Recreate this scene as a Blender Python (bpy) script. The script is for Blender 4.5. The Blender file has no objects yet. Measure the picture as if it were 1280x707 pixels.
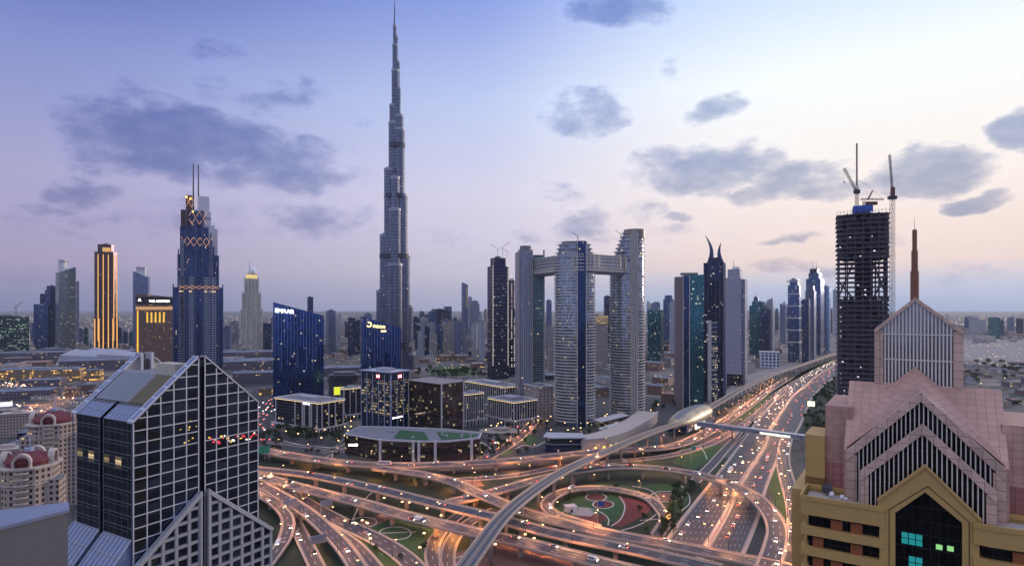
import bpy, math, random
from mathutils import Vector, Matrix
R = math.radians
rnd = random.Random(11)
sc = bpy.context.scene
COL = sc.collection

# ------------------------------------------------------------------ camera
FPX, CX, HY, H = 740.0, 640.0, 385.0, 150.0      # focal length, centre, horizon of the 1280 px photograph; eye height in metres
cam_d = bpy.data.cameras.new('camera'); cam = bpy.data.objects.new('camera', cam_d); COL.objects.link(cam)
cam.location = (0, 0, H); cam.rotation_euler = (R(90), 0, 0)
cam_d.sensor_width = 36; cam_d.lens = FPX/1280*36; cam_d.shift_y = (HY-353.5)/1280
cam_d.clip_start = 0.5; cam_d.clip_end = 80000
sc.camera = cam
sc.view_settings.view_transform = 'Standard'; sc.view_settings.look = 'None'
sc.view_settings.exposure = 0.12; sc.view_settings.gamma = 1.0
sc.cycles.use_denoising = True
sc.cycles.max_bounces = 5; sc.cycles.diffuse_bounces = 2; sc.cycles.glossy_bounces = 3
sc.cycles.volume_bounces = 0; sc.cycles.transmission_bounces = 3
sc.cycles.sample_clamp_indirect = 3.0; sc.cycles.sample_clamp_direct = 0.0
sc.cycles.use_light_tree = True

def W(px, py, z=0.0):
    Y = FPX*(H-z)/(py-HY)
    return Vector(((px-CX)/FPX*Y, Y, z))
def XX(px, Y): return (px-CX)/FPX*Y
def ZZ(py, Y): return H+(HY-py)/FPX*Y
def srgb(r, g, b):
    f = lambda c: (c/255/12.92) if c/255 <= .04045 else ((c/255+.055)/1.055)**2.4
    return (f(r), f(g), f(b), 1)

# ------------------------------------------------------------------ node helper
class G:
    def __init__(s, nt): s.nt = nt; s.L = nt.links; nt.nodes.clear()
    def n(s, t, **k):
        x = s.nt.nodes.new(t)
        for a, b in k.items(): setattr(x, a, b)
        return x
    def set(s, sock, v):
        if isinstance(v, bpy.types.NodeSocket): s.L.new(v, sock)
        elif v is not None:
            try: sock.default_value = v
            except Exception:
                sock.default_value = tuple(v)[:3] if hasattr(v, '__len__') else (v, v, v)
    def m(s, op, a, b=None, c=None, clamp=False):
        x = s.n('ShaderNodeMath', operation=op, use_clamp=clamp)
        s.set(x.inputs[0], a); s.set(x.inputs[1], b); s.set(x.inputs[2], c)
        return x.outputs[0]
    def v(s, op, a, b=None, out=0, sc_=None):
        x = s.n('ShaderNodeVectorMath', operation=op)
        s.set(x.inputs[0], a); s.set(x.inputs[1], b)
        if sc_ is not None: s.set(x.inputs['Scale'], sc_)
        return x.outputs[out]
    def mix(s, f, a, b, blend='MIX'):
        x = s.n('ShaderNodeMix', data_type='RGBA', blend_type=blend); x.clamp_factor = True
        s.set(x.inputs[0], f); s.set(x.inputs[6], a); s.set(x.inputs[7], b)
        return x.outputs[2]
    def xyz(s, a):
        x = s.n('ShaderNodeSeparateXYZ'); s.set(x.inputs[0], a); return x.outputs
    def comb(s, a, b, c=0.0):
        x = s.n('ShaderNodeCombineXYZ'); s.set(x.inputs[0], a); s.set(x.inputs[1], b); s.set(x.inputs[2], c); return x.outputs[0]
    def ramp(s, f, stops, interp='LINEAR'):
        x = s.n('ShaderNodeValToRGB'); cr = x.color_ramp; cr.interpolation = interp
        while len(cr.elements) > 1: cr.elements.remove(cr.elements[-1])
        cr.elements[0].position = stops[0][0]; cr.elements[0].color = stops[0][1]
        for p, c in stops[1:]:
            e = cr.elements.new(p); e.color = c
        s.set(x.inputs[0], f); return x.outputs[0]
    def noise(s, vec, scale, detail=4, rough=.5, col=False):
        x = s.n('ShaderNodeTexNoise'); s.set(x.inputs['Vector'], vec)
        x.inputs['Scale'].default_value = scale; x.inputs['Detail'].default_value = detail; x.inputs['Roughness'].default_value = rough
        return x.outputs['Color' if col else 'Fac']
    def white(s, vec, col=False):
        x = s.n('ShaderNodeTexWhiteNoise', noise_dimensions='3D'); s.set(x.inputs['Vector'], vec)
        return x.outputs['Color' if col else 'Value']
    def sstep(s, x_, a, b):
        x = s.n('ShaderNodeMapRange', interpolation_type='SMOOTHSTEP')
        s.set(x.inputs['Value'], x_); x.inputs['From Min'].default_value = a; x.inputs['From Max'].default_value = b
        return x.outputs[0]

# ------------------------------------------------------------------ sky
SUN_AZ, SUN_EL = R(58), R(7)
w = bpy.data.worlds.new('World'); sc.world = w; w.use_nodes = True
g = G(w.node_tree)
tc = g.n('ShaderNodeTexCoord')
d = g.xyz(g.v('NORMALIZE', tc.outputs['Generated']))
az = g.m('ARCTAN2', d[0], d[1]); el = g.m('ARCSINE', d[2])
t = g.m('COSINE', g.m('SUBTRACT', az, R(47)))
e = g.m('DIVIDE', el, R(45), clamp=True)
def deg(y): return math.degrees(math.atan((HY-y)/FPX))/45
left = g.ramp(e, [(0, srgb(112,110,158)), (deg(340), srgb(168,154,184)), (deg(250), srgb(166,164,202)), (deg(120), srgb(128,142,200)), (deg(0)*.95, srgb(80,100,176)), (1, srgb(44,66,146))])
cent = g.ramp(e, [(0, srgb(176,178,206)), (deg(345), srgb(206,198,214)), (deg(250), srgb(216,212,232)), (deg(130), srgb(190,204,240)), (deg(0), srgb(140,160,226)), (1, srgb(70,96,190))])
rght = g.ramp(e, [(0, srgb(150,176,216)), (deg(368), srgb(186,200,226)), (deg(335), srgb(246,220,208)), (deg(240), srgb(250,240,232)), (deg(120), srgb(246,252,254)), (deg(0), srgb(196,218,250)), (1, srgb(110,145,220))])
sky = g.mix(g.sstep(t, .02, .78), left, cent)
sky = g.mix(g.sstep(t, .62, .96), sky, rght)
sky = g.mix(g.sstep(g.m('MULTIPLY', t, -1), -.05, .7), sky, (.46,.50,.72,1))  # unseen sky behind the viewer, brightened as added ambient fill
sky = g.mix(g.sstep(el, R(33), R(60)), sky, (.80,.85,1.10,1))  # zenith above the view, brightened as added ambient fill
# clouds: soft-edged banks at their own compass bearings and heights
cv = g.comb(az, g.m('MULTIPLY', el, 1.9), 0.0)
wn = g.v('SCALE', g.v('SUBTRACT', g.noise(cv, 5.0, 5, .6, col=True), (.5, .5, .5)), None, 0, .10)
cw = g.v('ADD', g.comb(az, el, 0.0), wn)
clouds = [(235,165,165,50,1.3),(200,195,130,44,1.1),(350,205,130,54,1.0),(120,240,80,22,.8),(90,272,130,22,.5),(430,190,90,80,.3),(400,275,130,34,.5),(330,112,110,36,.6),(268,66,60,16,.5),(60,250,80,18,.7),(250,280,200,34,.45),
          (735,143,66,34,.95),(898,136,50,20,.95),(845,78,22,34,.5),(880,205,120,46,1.15),(980,225,95,36,1.05),(1030,243,70,20,.9),(1160,222,118,36,1.2),(1222,262,62,13,1.0),(1275,170,46,28,1.25),(775,6,84,32,1.05),
          (990,296,60,10,.8),(1010,330,150,16,.55),(735,282,66,38,.65),(700,238,44,16,.55),(790,268,46,22,.6),(840,276,36,10,.7),(1120,300,90,10,.55),(560,300,90,24,.35),(720,300,200,30,.45),(1230,340,140,18,.45)]
mask = None
for (cx, cy, rx, ry, st) in clouds:
    a0 = math.atan((cx-CX)/FPX); e0 = math.atan((HY-cy)/FPX*math.cos(a0)); ra = rx/FPX*math.cos(a0)**2; re = ry/FPX*math.cos(a0)
    q = g.v('SUBTRACT', cw, (a0, e0, 0)); q = g.v('MULTIPLY', q, (1/ra, 1/re, 0)); L = g.v('LENGTH', q, out=1)
    mk = g.m('MULTIPLY', g.m('SUBTRACT', 1.0, g.m('MULTIPLY', L, L)), st)
    mask = mk if mask is None else g.m('MAXIMUM', mask, mk)
fb = g.noise(cv, 13.0, 9, .66); fb2 = g.noise(cv, 3.2, 4, .5)
dens = g.m('ADD', g.m('MULTIPLY', mask, 1.35), g.m('MULTIPLY', g.m('SUBTRACT', fb, .5), 2.6))
dens = g.m('ADD', dens, g.m('MULTIPLY', g.m('SUBTRACT', fb2, .5), .9))
cov = g.m('MULTIPLY', g.sstep(dens, -.05, .95), g.sstep(mask, -.5, .1))
ctint = g.mix(g.sstep(dens, .15, 1.5), (.93, .93, .97, 1), (.40, .48, .68, 1))
ctint = g.mix(g.m('MULTIPLY', g.sstep(g.noise(cv, 24.0, 5, .6), .40, .68), .22), ctint, (.86,.86,.94,1))
rim = g.m('MULTIPLY', g.m('MULTIPLY', cov, g.m('SUBTRACT', 1.0, cov)), .22)
sky = g.mix(cov, sky, g.mix(1.0, sky, ctint, 'MULTIPLY'))
sky = g.v('SCALE', sky, None, 0, g.m('ADD', 1.0, rim))
bg = g.n('ShaderNodeBackground'); g.set(bg.inputs[0], sky); bg.inputs[1].default_value = 1.0
ow = g.n('ShaderNodeOutputWorld'); g.L.new(bg.outputs[0], ow.inputs[0])
w.cycles.sampling_method = 'MANUAL'; w.cycles.sample_map_resolution = 512

# ------------------------------------------------------------------ sun: already at the horizon, broad and weak
sd = bpy.data.lights.new('sun', 'SUN'); sd.energy = 1.6; sd.angle = R(12); sd.color = (1.0, .80, .68)
sun = bpy.data.objects.new('sun', sd); COL.objects.link(sun)
dirv = Vector((math.sin(SUN_AZ)*math.cos(SUN_EL), math.cos(SUN_AZ)*math.cos(SUN_EL), math.sin(SUN_EL)))
sun.rotation_euler = dirv.to_track_quat('Z', 'Y').to_euler()

# ------------------------------------------------------------------ mesh builder
class MB:
    def __init__(s): s.v = []; s.f = []; s.uv = []; s.smooth = []
    def face(s, pts, uv=None, sm=False):
        b = len(s.v); s.v += [tuple(p) for p in pts]; s.f.append(tuple(range(b, b+len(pts)))); s.uv.append(uv); s.smooth.append(sm)
    def box(s, x0, x1, y0, y1, z0, z1):
        P = [(x0,y0),(x1,y0),(x1,y1),(x0,y1)]
        return s.prism(P, z0, z1, bottom=True)
    def cbox(s, x, y, z0, sx, sy, h): return s.box(x-sx/2, x+sx/2, y-sy/2, y+sy/2, z0, z0+h)
    def prism(s, poly, z0, z1, top=True, bottom=False, sm=False):
        zt = z1 if callable(z1) else (lambda x, y: z1)
        n = len(poly); u = 0.0
        for i in range(n):
            a = poly[i]; c = poly[(i+1) % n]; L = math.hypot(c[0]-a[0], c[1]-a[1])
            za, zc = zt(*a), zt(*c)
            s.face([(a[0],a[1],z0),(c[0],c[1],z0),(c[0],c[1],zc),(a[0],a[1],za)], [(u,z0),(u+L,z0),(u+L,zc),(u,za)], sm)
            u += L
        if top: s.face([(p[0],p[1],zt(*p)) for p in poly], [tuple(p[:2]) for p in poly])
        if bottom: s.face([(p[0],p[1],z0) for p in reversed(poly)], [tuple(p[:2]) for p in reversed(poly)])
        return s
    def loft(s, rings, cap=True, sm=False):
        for (r0, r1) in zip(rings, rings[1:]):
            n = len(r0); u = 0
            for i in range(n):
                j = (i+1) % n; L = (Vector(r0[i])-Vector(r0[j])).length
                s.face([r0[i], r0[j], r1[j], r1[i]], [(u,r0[i][2]),(u+L,r0[j][2]),(u+L,r1[j][2]),(u,r1[i][2])], sm); u += L
        if cap:
            s.face(rings[-1]); s.face(list(reversed(rings[0])))
        return s
    def hull8(s, a, b):   # two matching quads -> closed box
        s.face(list(reversed(a))); s.face(b)
        for i in range(len(a)):
            j = (i+1) % len(a); s.face([a[i], a[j], b[j], b[i]])
        return s
    def beam(s, p, q, w, h=None, up=(0,0,1)):
        h = h or w; p = Vector(p); q = Vector(q); dd = (q-p)
        if dd.length < 1e-6: return s
        dd.normalize(); upv = Vector(up)
        if abs(dd.dot(upv)) > .98: upv = Vector((1,0,0)) if abs(dd.x) < .9 else Vector((0,1,0))
        sx = dd.cross(upv).normalized(); sy = sx.cross(dd)
        A = [p+sx*(i*w/2)+sy*(j*h/2) for i, j in ((-1,-1),(1,-1),(1,1),(-1,1))]
        B = [q+sx*(i*w/2)+sy*(j*h/2) for i, j in ((-1,-1),(1,-1),(1,1),(-1,1))]
        for i in range(4):
            j = (i+1) % 4; s.face([A[j], A[i], B[i], B[j]])
        s.face(A); s.face(list(reversed(B)))
        return s
    def tube(s, p, q, r, r2=None, n=8, sm=True):
        r2 = r if r2 is None else r2
        p = Vector(p); q = Vector(q); dd = (q-p).normalized(); up = Vector((0,0,1))
        if abs(dd.z) > .98: up = Vector((1,0,0))
        a = dd.cross(up).normalized(); b = a.cross(dd)
        c0 = [p+(a*math.cos(k*2*math.pi/n)+b*math.sin(k*2*math.pi/n))*r for k in range(n)]
        c1 = [q+(a*math.cos(k*2*math.pi/n)+b*math.sin(k*2*math.pi/n))*r2 for k in range(n)]
        for i in range(n):
            j = (i+1) % n; s.face([c0[j], c0[i], c1[i], c1[j]], None, sm)
        s.face(c0); s.face(list(reversed(c1)))
        return s
    def xf(s, M):
        s.v = [tuple(M @ Vector(p)) for p in s.v]; return s
    def build(s, name, mat, parent=None, label=None):
        me = bpy.data.meshes.new(name); me.from_pydata(s.v, [], s.f)
        ul = me.uv_layers.new(name='UVMap'); k = 0; data = []
        for f, uv in zip(s.f, s.uv):
            if uv is None:
                P = [Vector(s.v[i]) for i in f]
                n = Vector((0,0,0))
                for i in range(len(P)): n += P[i].cross(P[(i+1) % len(P)])
                if n.length > 0: n.normalize()
                if abs(n.z) > .85: uv = [(p.x, p.y) for p in P]
                else:
                    tt = Vector((-n.y, n.x, 0)).normalized(); bb = n.cross(tt)
                    uv = [(p.dot(tt), p.dot(bb)) for p in P]
            for q in uv: data += [q[0], q[1]]
        ul.data.foreach_set('uv', data)
        me.polygons.foreach_set('use_smooth', s.smooth)
        if any(s.smooth):
            import bmesh
            bm = bmesh.new(); bm.from_mesh(me); bmesh.ops.remove_doubles(bm, verts=bm.verts, dist=1e-4); bm.to_mesh(me); bm.free()
        me.materials.append(mat); me.update()
        o = bpy.data.objects.new(name, me); COL.objects.link(o)
        if parent: o.parent = parent
        if label: o['label'] = label
        return o

def tag(o, label=None, cat=None, group=None, kind=None):
    if label: o['label'] = label
    if cat: o['category'] = cat
    if group: o['group'] = group
    if kind: o['kind'] = kind
    return o
def T(name, label, cat, loc=(0,0,0), rot=0.0, group=None):
    o = bpy.data.objects.new(name, None); COL.objects.link(o); o.location = loc; o.rotation_euler = (0,0,rot)
    o.empty_display_size = 5
    return tag(o, label, cat, group)
KIDS = {}
def copy_tree(o, parent=None, kids=None):
    c = o.copy(); COL.objects.link(c); c.parent = parent
    for ch in (KIDS[o.name] if o.name in KIDS else [x for x in bpy.data.objects if x.parent == o]):
        copy_tree(ch, c)
    return c
def index_kids(root):
    KIDS[root.name] = [x for x in COL.objects if x.parent == root]
    for k in KIDS[root.name]: index_kids(k)
ORDS = ['first','second','third','fourth','fifth','sixth','seventh','eighth','ninth','tenth','eleventh','twelfth']
def ordn(i):
    if i < 12: return ORDS[i]
    n = i+1; return f"{n}{'th' if 10 <= n % 100 <= 20 else {1:'st',2:'nd',3:'rd'}.get(n % 10,'th')}"
def ell(cx, cy, rx, ry, n=32, rot=0, a0=0, a1=360):
    full = abs(a1-a0-360) < 1e-6; out = []
    for k in range(n if full else n+1):
        a = R(a0+(a1-a0)*k/n); x, y = rx*math.cos(a), ry*math.sin(a)
        out.append((cx+x*math.cos(rot)-y*math.sin(rot), cy+x*math.sin(rot)+y*math.cos(rot)))
    return out
def rect(x0, x1, y0, y1): return [(x0,y0),(x1,y0),(x1,y1),(x0,y1)]
def grow(poly, dd):
    n = len(poly); out = []
    for i in range(n):
        p0 = Vector(poly[i-1][:2]); p1 = Vector(poly[i][:2]); p2 = Vector(poly[(i+1) % n][:2])
        a = (p1-p0).normalized(); b = (p2-p1).normalized()
        na = Vector((a.y,-a.x)); nb = Vector((b.y,-b.x)); m = (na+nb)
        if m.length < 1e-4: m = na
        m.normalize(); k = dd/max(.35, m.dot(na)); out.append((p1.x+m.x*k, p1.y+m.y*k))
    return out
def text_mb(txt, size, depth=.2):
    cu = bpy.data.curves.new('txt', 'FONT'); cu.body = txt; cu.size = size; cu.extrude = depth; cu.align_x = 'CENTER'; cu.align_y = 'CENTER'
    o = bpy.data.objects.new('txt', cu); COL.objects.link(o)
    dg = bpy.context.evaluated_depsgraph_get(); me = bpy.data.meshes.new_from_object(o.evaluated_get(dg))
    m = MB()
    for p in me.polygons: m.face([me.vertices[i].co.copy() for i in p.vertices])
    bpy.data.objects.remove(o); bpy.data.curves.remove(cu); bpy.data.meshes.remove(me)
    m.xf(Matrix.Rotation(R(90), 4, 'X'))      # upright, facing -Y
    return m

# ------------------------------------------------------------------ materials
MATS = {}
def newmat(name):
    m = bpy.data.materials.new(name); m.use_nodes = True; return m, G(m.node_tree)
def finish(g, base, rough=.6, metal=0.0, emis=None, estr=None, normal=None, spec=None):
    p = g.n('ShaderNodeBsdfPrincipled'); g.set(p.inputs['Base Color'], base); g.set(p.inputs['Roughness'], rough); g.set(p.inputs['Metallic'], metal)
    if emis is not None: g.set(p.inputs['Emission Color'], emis); g.set(p.inputs['Emission Strength'], estr)
    if normal is not None: g.set(p.inputs['Normal'], normal)
    if spec is not None: g.set(p.inputs['Specular IOR Level'], spec)
    o = g.n('ShaderNodeOutputMaterial'); g.L.new(p.outputs[0], o.inputs[0])
def plain(name, col, rough=.7, metal=0.0, var=.25, scale=.15, bump=0):
    """one surface with stains of its own (object space noise)"""
    if name in MATS: return MATS[name]
    m, g = newmat(name); tc = g.n('ShaderNodeTexCoord'); ob = tc.outputs['Object']
    n1 = g.noise(ob, scale, 5, .6); n2 = g.noise(ob, scale*9, 3, .6)
    f = g.m('ADD', g.m('MULTIPLY', n1, .7), g.m('MULTIPLY', n2, .3))
    k = g.m('ADD', 1-var, g.m('MULTIPLY', f, 2*var))
    c = g.v('SCALE', tuple(col)[:3], None, 0, k)
    finish(g, c, rough, metal); MATS[name] = m; return m
def glow(name, col, s):
    if name in MATS: return MATS[name]
    m, g = newmat(name); e = g.n('ShaderNodeEmission'); e.inputs[0].default_value = tuple(col)[:3]+(1,); e.inputs[1].default_value = s
    o = g.n('ShaderNodeOutputMaterial'); g.L.new(e.outputs[0], o.inputs[0]); MATS[name] = m; return m
def facade(name, pw, ph, glass, frame, fu=.12, fv=.2, lit=.03, litcol=(1.0,.72,.36), ls=1.6, rough=.12, metal=.75, tilt=.03, gvar=.5, frough=.6, cluster=.85, band=None, uoff=0.0, top=(.20,.20,.23)):
    """curtain wall: panes of pw x ph metres between mullions and spandrels, some rooms lit"""
    if name in MATS: return MATS[name]
    m, g = newmat(name); uv = g.n('ShaderNodeUVMap'); uv.uv_map = 'UVMap'; u, v, _ = g.xyz(uv.outputs[0])
    oi = g.n('ShaderNodeObjectInfo')
    su = g.m('DIVIDE', g.m('ADD', u, uoff), pw); sv = g.m('DIVIDE', v, ph)
    cu, cvv = g.m('FLOOR', su), g.m('FLOOR', sv); fu_, fv_ = g.m('FRACT', su), g.m('FRACT', sv)
    cell = g.comb(cu, cvv, g.m('MULTIPLY', oi.outputs['Random'], 91.0))
    r = g.xyz(g.white(cell, col=True))
    fm = g.m('MAXIMUM', g.m('LESS_THAN', fu_, fu), g.m('LESS_THAN', fv_, fv))
    big = g.noise(g.v('MULTIPLY', cell, (.13, .9, 1.7)), 1.0, 2, .5)
    p_l = g.m('MULTIPLY', lit*.8, g.m('ADD', 1-cluster, g.m('MULTIPLY', g.sstep(big, .45, .68), 3.2*cluster)))
    on = g.m('MULTIPLY', g.m('LESS_THAN', r[0], p_l), g.m('SUBTRACT', 1.0, fm))
    gl = g.v('SCALE', tuple(glass)[:3], None, 0, g.m('ADD', 1-gvar*.5, g.m('MULTIPLY', r[1], gvar)))
    st = g.noise(g.comb(g.m('MULTIPLY', u, .09), g.m('MULTIPLY', v, .012), g.m('MULTIPLY', oi.outputs['Random'], 17.)), 1.0, 3, .6)
    gl = g.v('SCALE', gl, None, 0, g.m('ADD', .45, g.m('MULTIPLY', st, 1.1)))
    frs = g.v('SCALE', tuple(frame)[:3], None, 0, g.m('ADD', .75, g.m('MULTIPLY', g.noise(g.comb(u, v), .35, 4, .7), .5)))
    base = g.mix(fm, gl, frs)
    if band:      # (period, width fraction, colour): service floors
        bm_ = g.m('LESS_THAN', g.m('FRACT', g.m('DIVIDE', v, band[0])), band[1]); base = g.mix(bm_, base, tuple(band[2])+(1,))
    geo = g.n('ShaderNodeNewGeometry'); flat_ = g.m('GREATER_THAN', g.m('ABSOLUTE', g.xyz(geo.outputs['True Normal'])[2]), .93)
    base = g.mix(flat_, base, tuple(top)+(1,)); on = g.m('MULTIPLY', on, g.m('SUBTRACT', 1.0, flat_)); fm = g.m('MAXIMUM', fm, flat_)
    win = g.m('MULTIPLY', g.m('LESS_THAN', fv_, .70), g.m('GREATER_THAN', fv_, .34)); on = g.m('MULTIPLY', on, g.m('ADD', .12, g.m('MULTIPLY', win, .88)))
    tl = g.v('SCALE', g.v('SUBTRACT', g.white(g.v('ADD', cell, (7.3, 1.1, 3.0)), col=True), (.5,.5,.5)), None, 0, tilt)
    nrm = g.v('NORMALIZE', g.v('ADD', geo.outputs['Normal'], tl))
    inside = g.mix(g.m('LESS_THAN', fv_, .62), tuple(litcol)+(1,), tuple(c*.45 for c in litcol)+(1,))
    finish(g, base, g.m('ADD', rough, g.m('MULTIPLY', fm, frough-rough)), g.m('MULTIPLY', metal, g.m('SUBTRACT', 1.0, fm)),
           inside, g.m('MULTIPLY', on, g.m('MULTIPLY', g.m('ADD', .25, g.m('MULTIPLY', r[2], r[2])), ls)), nrm)
    MATS[name] = m; return m
def road_mat(n):
    """asphalt; uv.x counts lanes, uv.y is metres along the road"""
    nm = f'asphalt_{n}_lanes'
    if nm in MATS: return MATS[nm]
    m, g = newmat(nm); uv = g.n('ShaderNodeUVMap'); uv.uv_map = 'UVMap'; u, v, _ = g.xyz(uv.outputs[0])
    near = g.m('ABSOLUTE', g.m('SUBTRACT', u, g.m('ROUND', u)))
    line = g.m('LESS_THAN', near, .05)
    edge = g.m('MAXIMUM', g.m('LESS_THAN', u, .30), g.m('GREATER_THAN', u, n-.30))
    el_ = g.m('MAXIMUM', g.m('LESS_THAN', g.m('ABSOLUTE', g.m('SUBTRACT', u, .12)), .045), g.m('LESS_THAN', g.m('ABSOLUTE', g.m('SUBTRACT', u, n-.12)), .045))
    dash = g.m('LESS_THAN', g.m('FRACT', g.m('DIVIDE', v, 12.0)), .36)
    mk = g.m('MAXIMUM', g.m('MULTIPLY', g.m('MULTIPLY', line, dash), g.m('SUBTRACT', 1.0, edge)), el_)
    tc = g.n('ShaderNodeTexCoord'); ob = tc.outputs['Object']
    st = g.noise(g.comb(g.m('MULTIPLY', u, 2.6), g.m('MULTIPLY', v, .012)), 1.0, 4, .6)
    k = g.m('ADD', .45, g.m('ADD', g.m('MULTIPLY', st, .8), g.m('MULTIPLY', g.noise(ob, .05, 5, .65), .4)))
    joint = g.m('LESS_THAN', g.m('FRACT', g.m('DIVIDE', v, 31.0)), .012)
    base = g.v('SCALE', (.052, .046, .054), None, 0, k)
    base = g.mix(joint, base, (.02,.02,.02,1))
    wear = g.m('GREATER_THAN', g.noise(ob, 1.1, 3, .7), .40)
    base = g.mix(g.m('MULTIPLY', mk, g.m('MULTIPLY', wear, .85)), base, (.62,.60,.56,1))
    finish(g, base, .55); MATS[nm] = m; return m

CONC = plain('pale_concrete', (.36,.29,.25), .75, 0, .3, .08)
CONCP = plain('parapet_concrete', (.52,.39,.31), .7, 0, .22, .3)
CONCD = plain('stained_concrete', (.22,.20,.20), .8, 0, .35, .05)
METAL = plain('grey_metal', (.35,.36,.40), .4, .6, .15, .4)
DARK = plain('dark_metal', (.05,.05,.06), .5, .3, .2, .4)
WHITE = plain('white_paint', (.72,.72,.74), .5, 0, .12, .3)
ROOF = plain('grey_roof_membrane', (.19,.19,.215), .8, 0, .4, .06)
SILVER = plain('silver_aluminium', (.58,.60,.66), .35, .55, .12, .5)
LAMPGLOW = glow('warm_lamp_light', (1.0,.60,.26), 5.5)
WHITEGLOW = glow('cool_white_light', (1.0,.93,.80), 7)
REDGLOW = glow('red_light', (1.0,.08,.04), 5)
AMBER = glow('amber_light', (1.0,.55,.12), 4)

# ================================================================== GROUND
def ground_mat():
    m, g = newmat('city_ground'); tc = g.n('ShaderNodeTexCoord'); ob = tc.outputs['Object']; x, y, _ = g.xyz(ob)
    vo = g.n('ShaderNodeTexVoronoi', feature='F1'); g.set(vo.inputs['Vector'], ob); vo.inputs['Scale'].default_value = .011
    vr = g.xyz(vo.outputs['Color'])
    vd = g.n('ShaderNodeTexVoronoi', feature='DISTANCE_TO_EDGE'); g.set(vd.inputs['Vector'], ob); vd.inputs['Scale'].default_value = .011
    n1 = g.noise(ob, .004, 6, .65); n2 = g.noise(ob, .03, 6, .7); n3 = g.noise(ob, .35, 4, .7)
    pave = g.mix(n3, (.028,.027,.034,1), (.10,.09,.095,1)); sand = g.mix(n2, (.12,.10,.09,1), (.27,.23,.20,1)); green = g.mix(n3, (.012,.022,.012,1), (.04,.06,.028,1))
    c = g.mix(g.sstep(vr[0], .45, .55), pave, sand)
    c = g.mix(g.m('MULTIPLY', g.sstep(n1, .50, .56), g.sstep(n2, .42, .5)), c, green)
    far = g.sstep(y, 900, 1900); rgt = g.sstep(x, 250, 700)
    c = g.mix(g.m('MULTIPLY', g.m('MULTIPLY', far, rgt), .65), c, sand)
    c = g.mix(g.m('LESS_THAN', vd.outputs[0], .05), c, (.07,.065,.072,1))
    near = g.m('SUBTRACT', 1.0, g.sstep(y, 640, 900))
    c = g.mix(g.m('MULTIPLY', near, .8), c, g.mix(g.sstep(n2, .45, .6), pave, green))
    finish(g, c, .85); return m
gm = MB(); gm.face([(-30000,-2500,0),(30000,-2500,0),(30000,30000,0),(-30000,30000,0)])
tag(gm.build('ground', ground_mat()), kind='structure')
LAWN = plain('clipped_lawn', (.035,.085,.020), .9, 0, .7, .03)
HEDGE = plain('low_planting', (.016,.030,.013), .9, 0, .7, .05)
REDBED = plain('red_flower_bed', (.15,.028,.022), .9, 0, .5, .12)
PAVE = plain('pale_paving', (.33,.29,.27), .8, 0, .3, .08)
BRICK = plain('reddish_paving', (.20,.10,.075), .85, 0, .35, .08)
KERB = plain('white_kerb', (.55,.52,.48), .7, 0, .15, .3)
SAND = plain('pale_sand', (.23,.205,.205), .9, 0, .3, .01)
GDECK = plain('green_roof_deck', (.020,.085,.030), .8, 0, .5, .09)
WATER = plain('turquoise_pool_water', (.03,.28,.26), .08, 0, .2, .1)
LOT = plain('dark_parking_asphalt', (.05,.047,.055), .8, 0, .5, .08)
def flat(name, px, mat, z, kind='structure'):
    m = MB(); m.face([tuple(W(a, b, 0).xy)+(z,) for a, b in reversed(px)])
    # keep the normal up
    o = m.build(name, mat); n = o.data.polygons[0].normal
    if n.z < 0: o.data.flip_normals()
    return tag(o, kind=kind)
def disc(cx, cy, rx, ry, n=36): return [(cx+rx*math.cos(k*2*math.pi/n), cy+ry*math.sin(k*2*math.pi/n)) for k in range(n)]
flat('lawn', [(322,556),(430,582),(640,592),(790,570),(905,560),(935,560),(880,640),(835,700),(800,760),(300,760),(300,600)], HEDGE, .01)
flat('lawn', disc(752,628,62,24), LAWN, .02)
flat('lawn', [(790,607),(826,604),(858,606),(862,622),(850,640),(826,642),(832,625),(815,612)], LAWN, .02)
flat('lawn', [(862,553),(905,557),(890,573),(868,586),(840,578),(850,566)], LAWN, .022)
flat('lawn', [(430,655),(500,650),(560,668),(560,760),(470,760),(440,690)], LAWN, .022)
flat('lawn', [(1000,470),(1047,448),(1047,540),(1006,560),(1003,530),(1020,497)], HEDGE, .02)
flat('lawn', [(957,600),(972,580),(982,600),(990,640),(985,655),(972,640)], LAWN, .02)
flat('lawn', [(920,516),(955,486),(1000,466),(1040,449),(1020,454),(975,482),(940,517),(915,528)], LAWN, .02)
flat('flower_bed', [(772,619),(790,622),(808,628),(815,634),(806,643),(790,652),(776,658),(764,656),(776,644),(782,634),(777,626)], REDBED, .03)
flat('flower_bed', disc(754,630,12,4.5), REDBED, .034); flat('flower_bed', disc(745,621,11,3.6), REDBED, .034)
flat('flower_bed', disc(740,647,19,5.5), REDBED, .03)
flat('plaza', [(712,635),(735,634),(745,641),(738,645),(715,643)], PAVE, .038)
flat('plaza', disc(833,620,15,5), BRICK, .034)
flat('plaza', [(448,652),(480,641),(494,645),(462,660)], BRICK, .03)
flat('plaza', [(570,690),(640,672),(720,690),(770,760),(560,760)], BRICK, .03)
flat('plaza', [(570,600),(598,598),(606,607),(578,609)], BRICK, .03)
flat('plaza', [(966,640),(985,652),(983,700),(962,700)], BRICK, .03)
flat('parking_lot', [(560,545),(610,540),(660,520),(700,540),(700,560),(640,574),(600,576)], LOT, .02)
flat('parking_lot', [(322,500),(345,492),(348,540),(420,552),(400,566),(322,555)], LOT, .02)
flat('sand_lot', [(925,470),(985,455),(1000,452),(960,474),(935,490),(915,500),(905,492)], SAND, .02)
flat('sand_lot', [(1195,424),(1290,422),(1300,452),(1195,450)], SAND, .02)
flat('sand_lot', [(1195,404),(1290,404),(1300,415),(1195,414)], SAND, .02)
flat('park_lawn', disc(565,463,30,7), LAWN, .02)
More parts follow.
